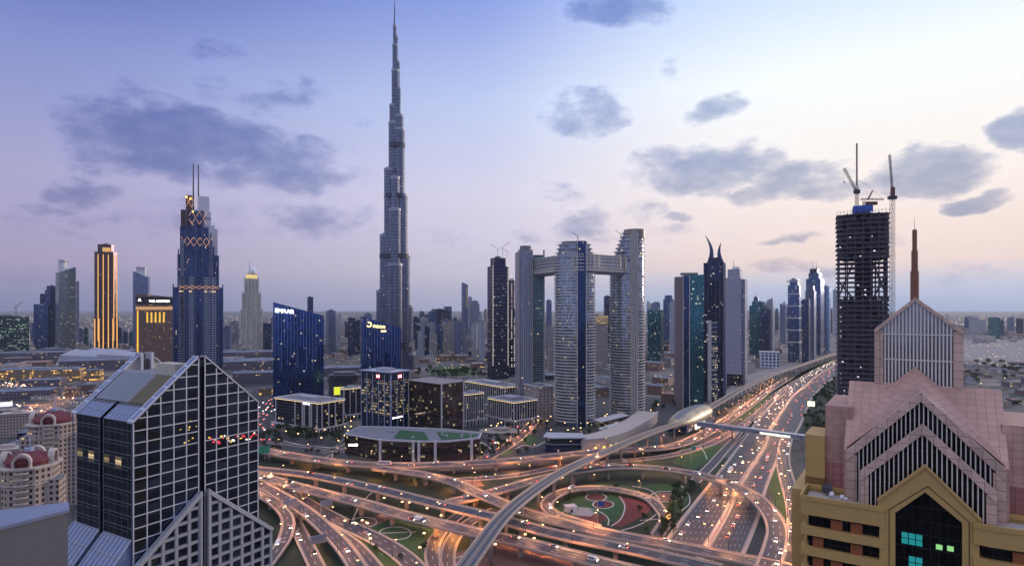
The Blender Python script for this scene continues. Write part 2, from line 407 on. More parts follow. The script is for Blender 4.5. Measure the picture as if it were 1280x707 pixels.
flat('lake', [(440,462),(470,458),(472,474),(446,476)], WATER, .02)

def catmull(P, step):
    out = []
    n = len(P)
    for i in range(n-1):
        p0 = P[i-1] if i else P[0]*2-P[1]; p1, p2 = P[i], P[i+1]; p3 = P[i+2] if i+2 < n else P[-1]*2-P[-2]
        L = (p2-p1).length; k = max(1, int(L/step))
        for j in range(k):
            t = j/k
            out.append(.5*((2*p1)+(p2-p0)*t+(2*p0-5*p1+4*p2-p3)*t*t+(3*p1-p0-3*p2+p3)*t**3))
    out.append(P[-1].copy()); return out
def frames(path):
    F = []; s = 0
    for i, p in enumerate(path):
        a = path[max(0, i-1)]; b = path[min(len(path)-1, i+1)]; t = (b-a); t.z = 0; t.normalize()
        if i: s += (p-path[i-1]).length
        F.append((p, t, Vector((t.y, -t.x, 0)), s))      # side points right of the direction of travel
    return F
def sweep(m, F, prof, closed=True, sm=False):
    n = len(prof); rings = [[p+sd_*a+Vector((0,0,b)) for a, b in prof] for p, t, sd_, s in F]
    for k in range(len(F)-1):
        s0, s1 = F[k][3], F[k+1][3]
        for i in range(n if closed else n-1):
            j = (i+1) % n
            m.face([rings[k][i], rings[k][j], rings[k+1][j], rings[k+1][i]], [(i,s0),(j,s0),(j,s1),(i,s1)], sm)
    if closed:
        m.face(list(reversed(rings[0]))); m.face(rings[-1])
def ring_path(px, wd, mat, z=.05, name='kerb_path'):
    P = [W(a, b, 0) for a, b in px]; F = frames(catmull(P, 3)); m = MB()
    sweep(m, F, [(-wd/2,z+.1),(-wd/2,0),(wd/2,0),(wd/2,z+.1)])
    for o in (m.build(name, mat),): tag(o, kind='structure')
def circ(cx, cy, rx, ry): return disc(cx, cy, rx, ry, 30)+[disc(cx, cy, rx, ry, 30)[0]]
for c in [(833,620,20,6.6),(494,666,20,8),(754,630,13,5),(745,621,13,4.6),(433,622,9,4),(455,652,16,6),(487,640,12,5)]: ring_path(circ(*c), 1.0, KERB)
for p in [[(790,607),(812,612),(824,624),(822,640),(800,655),(775,663)],[(774,619),(781,632),(776,648),(764,657)],[(850,605),(860,616),(862,628),(852,638)],
          [(700,641),(720,634),(745,637),(760,647),(760,656)],[(470,610),(452,628),(440,650)],[(475,666),(520,664)],[(560,700),(590,690),(620,678)],[(800,650),(826,648)],[(846,566),(862,556),(878,562),(884,574)],
          [(430,548),(418,560),(415,572)],[(345,566),(400,572),(430,560),(470,552)]]: ring_path(p, .9, KERB)

# ================================================================== STREET LIGHTS
def lamp_proto(h, arms, nm):
    r = T(nm, 'x', 'street lamp')
    m = MB().tube((0,0,0),(0,0,h), .22, .11, 6)
    for a in arms: m.beam((0,0,h-.1),(a*2.4,0,h+.35), .14, .14)
    m.build('pole', DARK, r)
    for a in arms: MB().box(a*2.4-.55, a*2.4+.55, -.28, .28, h+.2, h+.42).build('lamp_head', LAMPGLOW, r)
    index_kids(r); return r
LP1 = lamp_proto(10, (1,), 'street_lamp'); LP2 = lamp_proto(12, (-1,1), 'street_lamp')
USED = set(); NL = {}; LAMPN = [0]; REST = MB()
def lampat(proto, p, rot, where, light=0, col=(1.0,.40,.15), h=9.5, od='nearest'):
    LAMPN[0] += 1
    if LAMPN[0] > 296:
        REST.box(p[0]-.15,p[0]+.15,p[1]-.15,p[1]+.15,0,7); REST.box(p[0]-.7,p[0]+.7,p[1]-.5,p[1]+.5,7,7.5); return
    if proto.name in USED: r = copy_tree(proto)
    else: r = proto; USED.add(proto.name)
    k = NL.get(where, 0); NL[where] = k+1
    r.location = p; r.rotation_euler = (0,0,rot); r['label'] = f'slim dark street lamp, {ordn(k)} {od} {where}'; r['group'] = 'street lamps '+where; r['category'] = 'street lamp'
    if light:
        ld = bpy.data.lights.new('lamp_light', 'SPOT'); ld.energy = light; ld.color = col; ld.shadow_soft_size = .5; ld.spot_size = R(155); ld.spot_blend = .6
        lo = bpy.data.objects.new('lamp_light', ld); COL.objects.link(lo); lo.parent = r; lo.location = (1.2,0,h)
    return r

# ================================================================== ROADS AND FLYOVERS
ROADS = {}
def ribbon(F, hw, lanes, dz):
    m = MB()
    for a, b in zip(F, F[1:]):
        A0 = a[0]-a[2]*hw; A1 = a[0]+a[2]*hw; B0 = b[0]-b[2]*hw; B1 = b[0]+b[2]*hw; up = Vector((0,0,dz))
        m.face([A0+up, A1+up, B1+up, B0+up], [(0,a[3]),(lanes,a[3]),(lanes,b[3]),(0,b[3])])
    return m
def road(key, pts, wd, lanes, z0=.06, kerb=True, lamps=0, where='', light=0):
    P = [W(a, b, c) for a, b, c in pts]; F = frames(catmull(P, 5)); ROADS[key] = (F, wd, lanes, 0.07)
    tag(ribbon(F, wd/2, lanes, z0).build('road', road_mat(lanes)), kind='structure')
    if kerb:
        m = MB()
        for s in (-1, 1): sweep(m, F, [(s*(wd/2+.45)+.45,z0+.12),(s*(wd/2+.45)-.45,z0+.12),(s*(wd/2+.45)-.45,-.3),(s*(wd/2+.45)+.45,-.3)])
        tag(m.build('kerb', CONCP), kind='structure')
    if lamps: put_lamps(F, lamps, wd/2+.4, where, light)
def put_lamps(F, step, off, where, light, proto=None, z=0):
    nxt = step*.4; S = []
    for p, t, sd_, s in F:
        if s >= nxt:
            nxt += step; S.append((p+sd_*off, math.atan2(-sd_.y, -sd_.x)))
    od = order(S)
    for p, a in S: lampat(proto or LP1, p, a, where, light, od=od)
def order(S):
    if not S: return ''
    xs = [q[0].x/q[0].y for q in S]; ys = [H/q[0].y for q in S]
    if max(xs)-min(xs) > max(ys)-min(ys): S.sort(key=lambda q: q[0].x/q[0].y); return 'from left'
    S.sort(key=lambda q: q[0].y); return 'nearest'
def flyover(key, label, pts, wd, lanes, lamps=38, where='', light=14805, pier_step=34, side=1, thick=1.9, pz=.95):
    P = [W(a, b, c) for a, b, c in pts]; F = frames(catmull(P, 5)); ROADS[key] = (F, wd, lanes, 0.06)
    o0 = P[0].copy(); o0.z = 0
    r = T('flyover', label, 'flyover', o0); F0 = [(p-o0, t, s_, s) for p, t, s_, s in F]
    m = MB(); h = wd/2+.5
    sweep(m, F0, [(-h,0),(-h,-.7),(-h*.62,-thick),(h*.62,-thick),(h,-.7),(h,0)]); m.build('deck', CONC, r)
    ribbon(F0, wd/2, lanes, .02).build('roadway', road_mat(lanes), r)
    for s in (-1, 1):
        m = MB(); e = s*(wd/2+.25); sweep(m, F0, [(e+.26,.006),(e+.18,pz),(e-.18,pz),(e-.26,.006)][::1]); m.build('parapet', CONCP, r)
        m = MB(); e = s*(wd/2-.65); sweep(m, F0, [(e+.55,.10),(e-.55,.10),(e-.55,.03),(e+.55,.03)]); m.build('kerb', CONCP, r)
    nxt = pier_step*.5
    for p, t, sd_, s in F0:
        if s >= nxt and p.z > 3.5:
            nxt += pier_step; m = MB(); a = math.atan2(sd_.y, sd_.x); zt = p.z-thick
            M = Matrix.Translation((p.x, p.y, 0)) @ Matrix.Rotation(a, 4, 'Z')
            m.prism(rect(-wd*.13,wd*.13,-.9,.9), -.3, zt-1.5)
            A = [(-wd*.13,-.9,zt-1.5),(wd*.13,-.9,zt-1.5),(wd*.13,.9,zt-1.5),(-wd*.13,.9,zt-1.5)]; B = [(-wd*.36,-1,zt-.01),(wd*.36,-1,zt-.01),(wd*.36,1,zt-.01),(-wd*.36,1,zt-.01)]
            m.hull8(A, B); m.xf(M); m.build('pier', CONC, r)
    if lamps: put_lamps(F, lamps, side*(wd/2+.25), where, light)
    return r
Z2 = 9.0
A_ = [(296,555,8),(322,561,8),(370,570,8),(429,578,8),(480,581,8),(560,580,8),(640,575,8),(699,569,8),(759,563,7),(830,559,4),(870,547,1.5),(905,527,.2),(935,507,.2),(960,488,.2),(988,471,.2)]
flyover('A', 'long flat flyover sweeping left to right in front of the office podium', A_, 15, 4, 40, 'on the long flat flyover', 14805, side=-1)
B_ = [(470,584,8.3),(525,592,8.6),(567,602,9),(595,615,9),(632,630,9),(660,641,9),(705,653,9),(759,666,9),(830,679,9),(892,691,9),(937,700,9),(990,711,9)]
flyover('B', 'flyover branch dipping under the metro track and joining the main flyover', B_, 12, 3, 42, 'on the branch flyover', 14805, side=-1)
C1 = [(296,582,9),(322,586,9),(384,593,9),(452,606,9),(497,617,9),(553,631,9),(609,644,9),(660,658,9),(699,668,9),(788,686,9),(833,696,9),(900,711,9)]
flyover('C1', 'far carriageway of the straight main flyover crossing the picture', C1, 12, 3, 0)
C2 = [(296,588,9),(322,594,9),(384,611,9),(452,628,9),(497,641,9),(553,655,9),(609,668,9),(660,679,9),(699,689,9),(765,706,9),(840,724,9)]
flyover('C2', 'near carriageway of the straight main flyover crossing the picture', C2, 12, 3, 34, 'on the straight main flyover', 14805, side=-1)
D_ = [(300,593,8),(322,603,8),(356,622,8),(384,640,8),(407,660,7),(427,680,7),(446,707,6),(462,740,6)]
flyover('D', 'curving flyover with bright parapets beside the lattice glass building', D_, 10, 3, 38, 'on the curving flyover by the lattice building', 14805)
D0 = [(298,606,7),(321,616,7),(342,627,7),(359,646,6),(357,669,4),(345,689,2),(325,715,1)]
flyover('D0', 'tight ramp curling down behind the lattice glass building', D0, 8, 2, 30, 'on the tight ramp', 1800)
D2 = [(330,598,1),(345,605,1),(384,629,1),(427,652,1),(469,672,1),(497,689,1),(517,707,1),(540,740,1)]
road('D2', D2, 12, 3, lamps=40, where='along the road passing under the main flyover', light=11103)
D3 = [(404,655,1),(441,677,1),(469,707,1),(490,735,1)]
road('D3', D3, 7, 2)
road('D4', [(360,640,1),(367,650,1),(381,677,1),(396,707,1),(408,735,1)], 8, 2)
E_ = [(822,668,1),(832,650,1),(826,637,1.5),(812,623,2),(788,615,3),(753,609.5,4),(717,611,5),(693,619,6),(683,631,7),(693,642,8),(717,650,8.7),(747,659,9)]
flyover('E', 'circular loop ramp round the round garden', E_, 8.5, 2, 34, 'on the circular loop ramp', 13219, thick=1.4)
F_ = [(560,628,6),(600,619,7),(640,608,8),(670,599.5,9),(723,588,10),(774,583,10),(818,584.6,10),(863,590.6,10),(901,601,10),(937,616,10),(960,637,10),(971,660,10),(968,684,10),(960,707,9),(950,740,8)]
flyover('F', 'big curved flyover arching over the highway', F_, 12, 3, 34, 'on the big curved flyover', 14805, side=-1)
road('S1', [(560,600,.3),(640,594,.3),(700,583,.3),(760,577,.3),(830,570,.3),(877,558,.3),(907,544,.3),(935,526,.3),(965,501,.3),(987,483,.3)], 9, 2, lamps=45, where='along the slip road behind the curved flyover', light=11103)
road('S2', [(868,602,.2),(890,580,.2),(909,559,.2),(930,538,.2),(948,517,.2),(965,500,.2)], 8, 2)
road('GG', [(984,545,.2),(979,568,.2),(981,589,.2),(990,619,.2),(996,648,.2),(996,678,.2),(993,707,.2),(988,735,.2)], 11, 3, lamps=40, where='along the side road below the yellow facade', light=11103)
road('U1', [(548,720,.1),(540,690,.1),(548,668,.1),(565,650,.1),(590,632,.1)], 8, 2)
road('U2', [(560,730,.1),(560,690,.1),(570,668,.1),(590,650,.1),(620,636,.1)], 8, 2)
road('V1', [(400,566,.1),(430,558,.1),(480,551,.1)], 7, 2); road('V2', [(330,552,.1),(420,562,.1),(520,576,.1)], 7, 2)
road('V3', [(590,582,.1),(650,545,.1),(690,500,.1),(720,478,.1),(740,466,.1)], 12, 3, lamps=36, where='along the street beside the tall curved towers', light=11103)
road('V4', [(0,505,.2),(60,514,.2),(110,524,.2),(160,536,.2)], 22, 4, lamps=38, where='along the left boulevard', light=25380)
road('V5', [(0,478,.2),(60,492,.2),(120,505,.2),(200,520,.2)], 16, 4, lamps=38, where='along the upper left boulevard', light=25380)
flyover('V6', 'elevated boulevard viaduct behind the domed apartment towers', [(-40,504,6),(0,510,6),(60,519,6),(105,530,6),(150,545,6)], 14, 4, 36, 'on the left viaduct', 25380)

def poly3(pts): return catmull([W(a, b, 0) for a, b in pts], 12)
def resample(P, n):
    L = [0]
    for a, b in zip(P, P[1:]): L.append(L[-1]+(b-a).length)
    out = []; k = 0
    for i in range(n):
        s = L[-1]*i/(n-1)
        while k < len(L)-2 and L[k+1] < s: k += 1
        f = (s-L[k])/max(1e-6, L[k+1]-L[k]); out.append(P[k].lerp(P[k+1], f))
    return out
LL = [(822,700),(839,671),(862,640),(890,604),(922,562),(937,535),(959,507),(970,495),(982.6,483),(1008,467.5),(1033,455),(1060,445),(1100,432)]
LR = [(868,700),(881,678),(904,642),(922,604),(951,560),(961,535),(980,507),(989,495),(1003,483),(1023,467),(1045,455),(1068,445.5),(1105,432.3)]
RL = [(878,700),(890,680),(911,642),(929,604),(958,560),(966,535),(984,507),(992.5,495),(1006,483),(1026,467.3),(1047,455.2),(1070,445.7),(1107,432.4)]
RR = [(921,700),(931,680),(946,642),(957,604),(976,562),(996,536),(1009,507),(1015,495),(1027,483),(1047,468),(1067,456),(1086,447),(1120,433)]
def carriage(key, a, b, lanes):
    A = resample(poly3(a), 160); B = resample(poly3(b), 160); m = MB(); s = 0; F = []
    for i in range(160):
        c = (A[i]+B[i])/2
        if i: s += (c-F[-1][0]).length
        F.append((c, None, (B[i]-A[i])/2, s))
    for i in range(159):
        s0, s1 = F[i][3], F[i+1][3]
        m.face([tuple(A[i].xy)+(.06,), tuple(B[i].xy)+(.06,), tuple(B[i+1].xy)+(.06,), tuple(A[i+1].xy)+(.06,)], [(0,s0),(lanes,s0),(lanes,s1),(0,s1)])
    tag(m.build('highway', road_mat(lanes)), kind='structure')
    HW[key] = (F, lanes)
HW = {}
carriage('L', LL, LR, 7); carriage('R', RL, RR, 7)
med = [((a[0]+b[0])/2, (a[1]+b[1])/2) for a, b in zip(LR, RL)]
MF = frames(catmull([W(a, b, 0) for a, b in med], 8)); m = MB(); sweep(m, MF, [(-2.0,.2),(-2.0,-.2),(2.0,-.2),(2.0,.2)]); tag(m.build('median', CONCP), kind='structure')
m = MB(); sweep(m, MF, [(-.3,1.1),(-.5,.206),(.5,.206),(.3,1.1)]); tag(m.build('median_barrier', CONCP), 'long concrete barrier on the highway median', 'barrier')
put_lamps([f for f in MF if f[3] < 2300], 46, 0, 'on the highway median', 15500, LP2)
for nm, pts, off in (('l', LL, -1), ('r', RR, 1)):
    FF = frames(catmull([W(a, b, 0) for a, b in pts], 8)); m = MB(); sweep(m, FF, [(off*1.4+1.2,.25),(off*1.4-1.2,.25),(off*1.4-1.2,-.2),(off*1.4+1.2,-.2)]); tag(m.build('kerb', CONCP), kind='structure')
# strip of service lanes left of the highway
road('S3', [(907,572,.2),(925,550,.2),(945,525,.2),(962,505,.2),(982,484,.2),(1010,467,.2)], 6, 2)
road('S4', [(865,552,.2),(890,539,.2),(918,520,.2),(945,497,.2),(968,480,.2)], 8, 2, lamps=40, where='along the service road by the metro track', light=14805)

# ------------------------------------------------------------------ metro viaduct
def viaduct(label, pts, wd=9.5):
    P = [W(a, b, c) for a, b, c in pts]; F = frames(catmull(P, 5)); o0 = P[0].copy(); o0.z = 0; ROADS['metro'+str(len(ROADS))] = (F, wd, 2, 0)
    r = T('metro_viaduct', label, 'viaduct', o0); F = [(p-o0, t, s_, s) for p, t, s_, s in F]; h = wd/2
    m = MB(); sweep(m, F, [(-h,.0),(-h,-.5),(-h*.4,-2.4),(h*.4,-2.4),(h,-.5),(h,0)]); m.build('deck', CONC, r)
    for s in (-1, 1):
        m = MB(); sweep(m, F, [(s*h+.3,1.2),(s*h-.3,1.2),(s*h-.3,-.6),(s*h+.3,-.6)]); m.build('parapet', CONCP, r)
    m = MB(); sweep(m, F, [(.35,.7),(-.35,.7),(-.35,.02),(.35,.02)]); m.build('walkway', CONC, r)
    for s in (-1, 1):
        m = MB(); sweep(m, F, [(s*2.3+1.3,.12),(s*2.3-1.3,.12),(s*2.3-1.3,.01),(s*2.3+1.3,.01)]); m.build('track_bed', plain('dark_track_bed', (.06,.055,.06), .9), r)
        m = MB()
        for k in (-.72,.72): sweep(m, F, [(s*2.3+k+.09,.32),(s*2.3+k-.09,.32),(s*2.3+k-.09,.125),(s*2.3+k+.09,.125)])
        m.build('rail', SILVER, r)
    nxt = 12
    for p, t, sd_, s in F:
        if s >= nxt:
            nxt += 32; m = MB(); m.tube((p.x,p.y,-.3),(p.x,p.y,p.z-4.2), 1.15, 1.15, 12); m.tube((p.x,p.y,p.z-4.2),(p.x,p.y,p.z-2.41), 1.15, 2.4, 12); m.build('pier', CONC, r)
    return r
viaduct('elevated metro track rising from the bottom edge to the golden station', [(560,745,19),(584,705.6,19),(604,677.5,19),(623,652,19),(643,632,19),(670,611,18.5),(699,592,18),(729,577,18),(759,564,18),(788,551,18),(818,539,18),(848,529,18)], 9.5)
viaduct('elevated metro track running from the golden station along the highway', [(872,518,18),(884,511,18),(905,499,17.5),(925,487,17),(943,478,17),(959,471,17),(978.6,463.8,17),(998,457.5,17),(1028,447,17),(1047,441,17),(1080,430,17)], 9.5)

# ================================================================== VEHICLES
def car_proto(kind, colname, col):
    L, wd, hb, ht = dict(saloon=(4.6,1.9,.95,1.5), suv=(4.9,2.0,1.15,1.85), van=(5.6,2.1,1.3,2.5), bus=(11.5,2.6,1.2,3.2), truck=(7.5,2.4,1.2,2.9))[kind]
    paint = plain('car_paint_'+colname, col, .3, .2, .05, .5); r = T(dict(saloon='car',suv='car',van='van',bus='bus',truck='truck')[kind], 'x', kind)
    g0 = .32; m = MB()
    def ring(x, y0, z0, z1, tw=1): return [(-wd/2*tw,y0,z0),(wd/2*tw,y0,z0),(wd/2*tw*.97,y0,z1),(-wd/2*tw*.97,y0,z1)]
    if kind in ('saloon','suv'):
        st = [(-L/2,.45,.75,.88),(-L/2+.15,g0,.85,.97),(-L/2+.9,g0,hb,1),(L/2-1.2,g0,hb,1),(L/2-.2,g0,.82,.97),(L/2,.45,.7,.88)]
        m.loft([ring(0, y, a, b, tw) for y, a, b, tw in st]); m.build('body', paint, r)
        y0, y1 = (-L/2+(.5 if kind == 'saloon' else .15), L/2-1.35)
        A = [(-wd*.46,y0,hb+.003),(wd*.46,y0,hb+.003),(wd*.46,y1,hb+.003),(-wd*.46,y1,hb+.003)]
        B = [(-wd*.38,y0+.55,ht-.06),(wd*.38,y0+.55,ht-.06),(wd*.38,y1-.8,ht-.06),(-wd*.38,y1-.8,ht-.06)]
        MB().hull8(A, B).build('windows', plain('tinted_car_glass', (.015,.018,.022), .1), r)
        MB().box(-wd*.37,wd*.37,y0+.6,y1-.85,ht-.057,ht).build('roof', paint, r)
    else:
        f = L/2-(1.2 if kind == 'van' else .1)
        if kind == 'truck':
            MB().box(-wd/2,wd/2,-L/2,L/2-2.1,.9,ht).build('cargo_box', WHITE, r); m.box(-wd/2*.96,wd/2*.96,L/2-2.0,L/2,g0,2.3); m.box(-.5,.5,-L/2,L/2-2.0,.5,.89); m.build('body', paint, r)
            MB().box(-wd/2*.9,wd/2*.9,L/2+.003,L/2+.05,1.4,2.1).build('windows', plain('tinted_car_glass', (.015,.018,.022), .1), r)
        else:
            m.loft([ring(0,-L/2,g0,ht*.98,.97), ring(0,-L/2+.3,g0,ht,1), ring(0,f-.5,g0,ht,1), ring(0,f,g0,ht*.93,1)]+([ring(0,L/2,.4,1.25,.93)] if kind == 'van' else [])); m.build('body', paint, r)
            m = MB(); m.box(-wd/2-.02,wd/2+.02,-L/2+.5,f-.6,ht*.52,ht*.8); m.build('windows', plain('tinted_car_glass', (.015,.018,.022), .1), r)
    for sx in (-1, 1):
        for yy in (-L/2+.95, L/2-.95):
            MB().tube((sx*(wd/2-.22),yy,.34),(sx*(wd/2+.02),yy,.34), .34, .34, 10, False).build('wheel', plain('tyre_rubber', (.02,.02,.02), .8), r)
        MB().box(sx*wd*.34-.26,sx*wd*.34+.26,L/2+.01,L/2+.12,.55,.85).build('headlight', HEADL, r)
        MB().box(sx*wd*.36-.22,sx*wd*.36+.22,-L/2-.12,-L/2-.01,.6,.85).build('taillight', TAILL, r)
    index_kids(r); return r
HEADL = glow('headlight_glow', (1.0,.86,.64), 13); TAILL = glow('taillight_glow', (1.0,.10,.04), 10)
CARS = {}; CARN = [0]; FARC = MB(); FARH = MB(); FART = MB()
pal = [('white','saloon',(.75,.75,.76)),('white','suv',(.75,.75,.76)),('silver','saloon',(.42,.43,.46)),('black','suv',(.02,.02,.025)),('dark red','saloon',(.22,.02,.02)),('dark blue','saloon',(.02,.04,.12)),('sandy','suv',(.35,.28,.2)),('white','van',(.75,.75,.76)),('white','bus',(.7,.7,.7)),('blue','truck',(.04,.08,.25))]
for c, k, rgb in pal: CARS[(c,k)] = (car_proto(k, c.replace(' ','_'), rgb), [False])
CCNT = {}
def put_car(p, ang, where, pick=None, od='nearest'):
    if pick and pick[1] in ('truck','bus'): CARN[0] -= 1
    CARN[0] += 1
    if (CARN[0] > 294 and not pick) or p[1] > 1350:
        M = Matrix.Translation(p) @ Matrix.Rotation(ang,4,'Z'); q = MB(); q.box(-.9,.9,-2.2,2.2,.3,1.4); q.xf(M); FARC.v += q.v; n0 = len(FARC.v)-len(q.v); FARC.f += [tuple(i+n0 for i in f) for f in q.f]; FARC.uv += q.uv; FARC.smooth += q.smooth
        for bld, y0, y1 in ((FARH,2.21,2.3),(FART,-2.3,-2.21)):
            q = MB(); q.box(-.8,.8,y0,y1,.6,.85); q.xf(M); n0 = len(bld.v); bld.v += q.v; bld.f += [tuple(i+n0 for i in f) for f in q.f]; bld.uv += q.uv; bld.smooth += q.smooth
        return
    c, k = pick or rnd.choice([('white','saloon')]*5+[('white','suv')]*4+[('silver','saloon')]*2+[('black','suv')]*2+[('dark red','saloon'),('dark blue','saloon'),('sandy','suv'),('white','van')])
    pr, used = CARS[(c,k)]
    if used[0]: r = copy_tree(pr)
    else: r = pr; used[0] = True
    r.location = p; r.rotation_euler = (0,0,ang); kk = (c,k,where); n = CCNT.get(kk, 0); CCNT[kk] = n+1
    nm = {'saloon':'saloon','suv':'tall car','van':'van','bus':'bus','truck':'box truck'}[k]
    r['label'] = f'{c} {nm}, {ordn(n)} {od} {where}'; r['category'] = {'saloon':'car','suv':'car'}.get(k, k); r['group'] = 'vehicles '+where
def traffic(key, where, gap, dirn=1, pickat=None):
    F, wd, lanes, dz = ROADS[key]; spots = []
    nxt = rnd.uniform(5, gap)
    for p, t, sd_, s in F:
        if s >= nxt:
            nxt = s+rnd.uniform(.35, 1.7)*gap; ln = rnd.randrange(lanes); spots.append((p, t, sd_, ln))
    od = order(spots)
    for p, t, sd_, ln in spots:
        if not (200 < p.y < 2600): continue
        q = p+sd_*(-wd/2+wd/lanes*(ln+.5)); d_ = t*dirn
        put_car(Vector((q.x, q.y, p.z+dz)), math.atan2(-d_.x, d_.y), where, od=od)
traffic('A', 'on the long flat flyover', 46, -1); traffic('B', 'on the branch flyover', 60); traffic('C1', 'on the far carriageway of the main flyover', 55, -1)
traffic('C2', 'on the near carriageway of the main flyover', 48); traffic('D', 'on the curving flyover by the lattice building', 60); traffic('D0', 'on the tight ramp', 40)
traffic('D2', 'on the road under the main flyover', 55); traffic('D4', 'on the short ramp by the lattice building', 16); traffic('E', 'on the circular loop ramp', 60)
traffic('F', 'on the big curved flyover', 22, 1); traffic('GG', 'on the side road below the yellow facade', 28); traffic('S1', 'on the slip road', 60, 1); traffic('S4', 'on the service road by the metro', 30, 1)
for key, dirn, where, N in (('L', -1, 'on the highway carriageway facing the viewer', 105), ('R', 1, 'on the highway carriageway leading away', 85)):
    F, lanes = HW[key]; S = F[-1][3]; sp = []
    for i in range(N):
        s = 40+(i+rnd.uniform(-.4,.4))/N*2100
        k = min(range(len(F)), key=lambda j: abs(F[j][3]-s)); k = min(k, len(F)-2); ln = rnd.randrange(lanes)
        c, _, hw, s0 = F[k]; f = (s-s0)/max(1, F[k+1][3]-s0); c2 = F[k+1][0]; p = c.lerp(c2, f)+hw*((ln+.5)/lanes*2-1); t_ = (c2-c).normalized()*dirn
        if any((q[0]-p).length < 7 for q in sp): continue
        sp.append((p, t_))
    sp.sort(key=lambda q: q[0].y)
    for i, (p, t_) in enumerate(sp): put_car(Vector((p.x,p.y,.08)), math.atan2(-t_.x, t_.y), where, ('white','bus') if i in (9, 40) else None)
traffic('V3', 'on the street beside the curved towers', 22); traffic('V4', 'on the left boulevard', 18); traffic('V5', 'on the upper left boulevard', 18)
F, wd, ln, dz = ROADS['C2']
q = min(F, key=lambda f: abs(XX(0,1)*0+f[0].x/f[0].y-(531-CX)/FPX)); put_car(q[0]+q[2]*3+Vector((0,0,.06)), math.atan2(-q[1].x,q[1].y), 'on the near carriageway of the main flyover', ('blue','truck'))
F, wd, ln, dz = ROADS['A']
q = min(F, key=lambda f: abs(f[0].x/f[0].y-(482-CX)/FPX)); put_car(q[0]-q[2]*2+Vector((0,0,.06)), math.atan2(q[1].x,-q[1].y), 'on the long flat flyover', ('white','bus'))

# ================================================================== TREES
BARK = plain('bark', (.09,.06,.045), .9, 0, .3, 1.0)
def leafmat(nm, a, b):
    m, g = newmat(nm); geo = g.n('ShaderNodeNewGeometry'); oi = g.n('ShaderNodeObjectInfo')
    f = g.m('ADD', g.m('MULTIPLY', geo.outputs['Random Per Island'], .7), g.m('MULTIPLY', oi.outputs['Random'], .3))
    finish(g, g.mix(f, a+(1,), b+(1,)), .7); return m
LEAF = leafmat('tree_leaves', (.014,.026,.010), (.055,.085,.030)); PALM = leafmat('palm_leaves', (.02,.032,.012), (.07,.09,.035))
def tree_proto(i, h=8, r_=3.2, n=420, palm=False):
    rr = random.Random(i); t_ = T('palm_tree' if palm else 'tree', 'x', 'palm tree' if palm else 'tree')
    m = MB(); m.tube((0,0,0),(0,0,h*.55), .28, .16, 6)
    if not palm:
        cl = [(Vector((rr.uniform(-1,1)*r_*.55, rr.uniform(-1,1)*r_*.55, h*rr.uniform(.45,.9))), r_*rr.uniform(.35,.6)) for _ in range(9)]
        for c, q in cl[:5]: m.tube((0,0,h*.4), tuple(c), .12, .05, 5)
        m.build('trunk', BARK, t_); m = MB()
        for k in range(n):
            c, q = rr.choice(cl); dv = Vector((rr.gauss(0,1), rr.gauss(0,1), rr.gauss(0,.8))).normalized()*q*rr.uniform(.6,1.05); p = c+dv
            a = Vector((rr.gauss(0,1),rr.gauss(0,1),rr.gauss(0,1))).normalized(); b = a.cross(Vector((rr.gauss(0,1),rr.gauss(0,1),rr.gauss(0,1)))).normalized(); s = rr.uniform(.25,.5)
            m.face([p-a*s-b*s*.6, p+a*s-b*s*.6, p+a*s*.7+b*s*.6, p-a*s*.7+b*s*.6])
    else:
        m = MB(); m.tube((0,0,0),(0,0,h), .26, .2, 6); m.build('trunk', BARK, t_); m = MB()
        for k in range(22):
            a = rr.uniform(0, 6.28); up = rr.uniform(-.2,.9); L = 3.2
            pr = Vector((0,0,h)); dx = Vector((math.cos(a), math.sin(a), up)); sx = Vector((-math.sin(a), math.cos(a), 0))
            for j in range(4):
                q = pr+dx*L/4; w0 = .5*(1-j/4.5); w1 = .5*(1-(j+1)/4.5); m.face([pr-sx*w0, pr+sx*w0, q+sx*w1, q-sx*w1]); pr = q; dx = dx+Vector((0,0,-.38))
    m.build('crown', PALM if palm else LEAF, t_); index_kids(t_); return t_
TP = [tree_proto(1), tree_proto(2, 10, 4.2, 520), tree_proto(3, 6.5, 2.7, 320), tree_proto(4, 9, 0, 0, True)]
TC = {}
def tree(x, y, where, k=None, s=1.0, z=0):
    k = rnd.choice([0,1,2]) if k is None else k; pr = TP[k]
    r = copy_tree(pr) if pr.name in USED else pr; USED.add(pr.name)
    r.location = (x,y,z); r.rotation_euler = (0,0,rnd.uniform(0,6.28)); s *= rnd.uniform(.8,1.2); r.scale = (s,s,s*rnd.uniform(.9,1.1))
    kind = 'slim palm tree' if k == 3 else ['bushy green tree','tall spreading tree','small round tree'][k]
    n = TC.get((kind,where), 0); TC[(kind,where)] = n+1
    r['label'] = f'{kind}, {ordn(n)} from left {where}'; r['group'] = 'trees '+where
def trees_px(px, n, where, k=None, s=1.0, seed=0):
    """n trees inside a polygon given on the ground, sorted from left to right"""
    rr = random.Random(seed+n); P = [W(a, b, 0) for a, b in px]; x0, x1 = min(p.x for p in P), max(p.x for p in P); y0, y1 = min(p.y for p in P), max(p.y for p in P); S = []
    tries = 0
    while len(S) < n and tries < 13219:
        tries += 1; x, y = rr.uniform(x0,x1), rr.uniform(y0,y1); c = False
        for i in range(len(P)):
            a, b = P[i], P[i-1]
            if (a.y > y) != (b.y > y) and x < (b.x-a.x)*(y-a.y)/(b.y-a.y)+a.x: c = not c
        if c and all((x-q[0])**2+(y-q[1])**2 > (4.5*s)**2 for q in S): S.append((x,y))
    S.sort(key=lambda q: q[0]/q[1])
    for x, y in S: tree(x, y, where, k, s)
trees_px([(1008,545),(1003,522),(1018,498),(1046,472),(1046,530),(1030,545)], 60, 'in the green belt right of the highway', None, 1.15, 1)
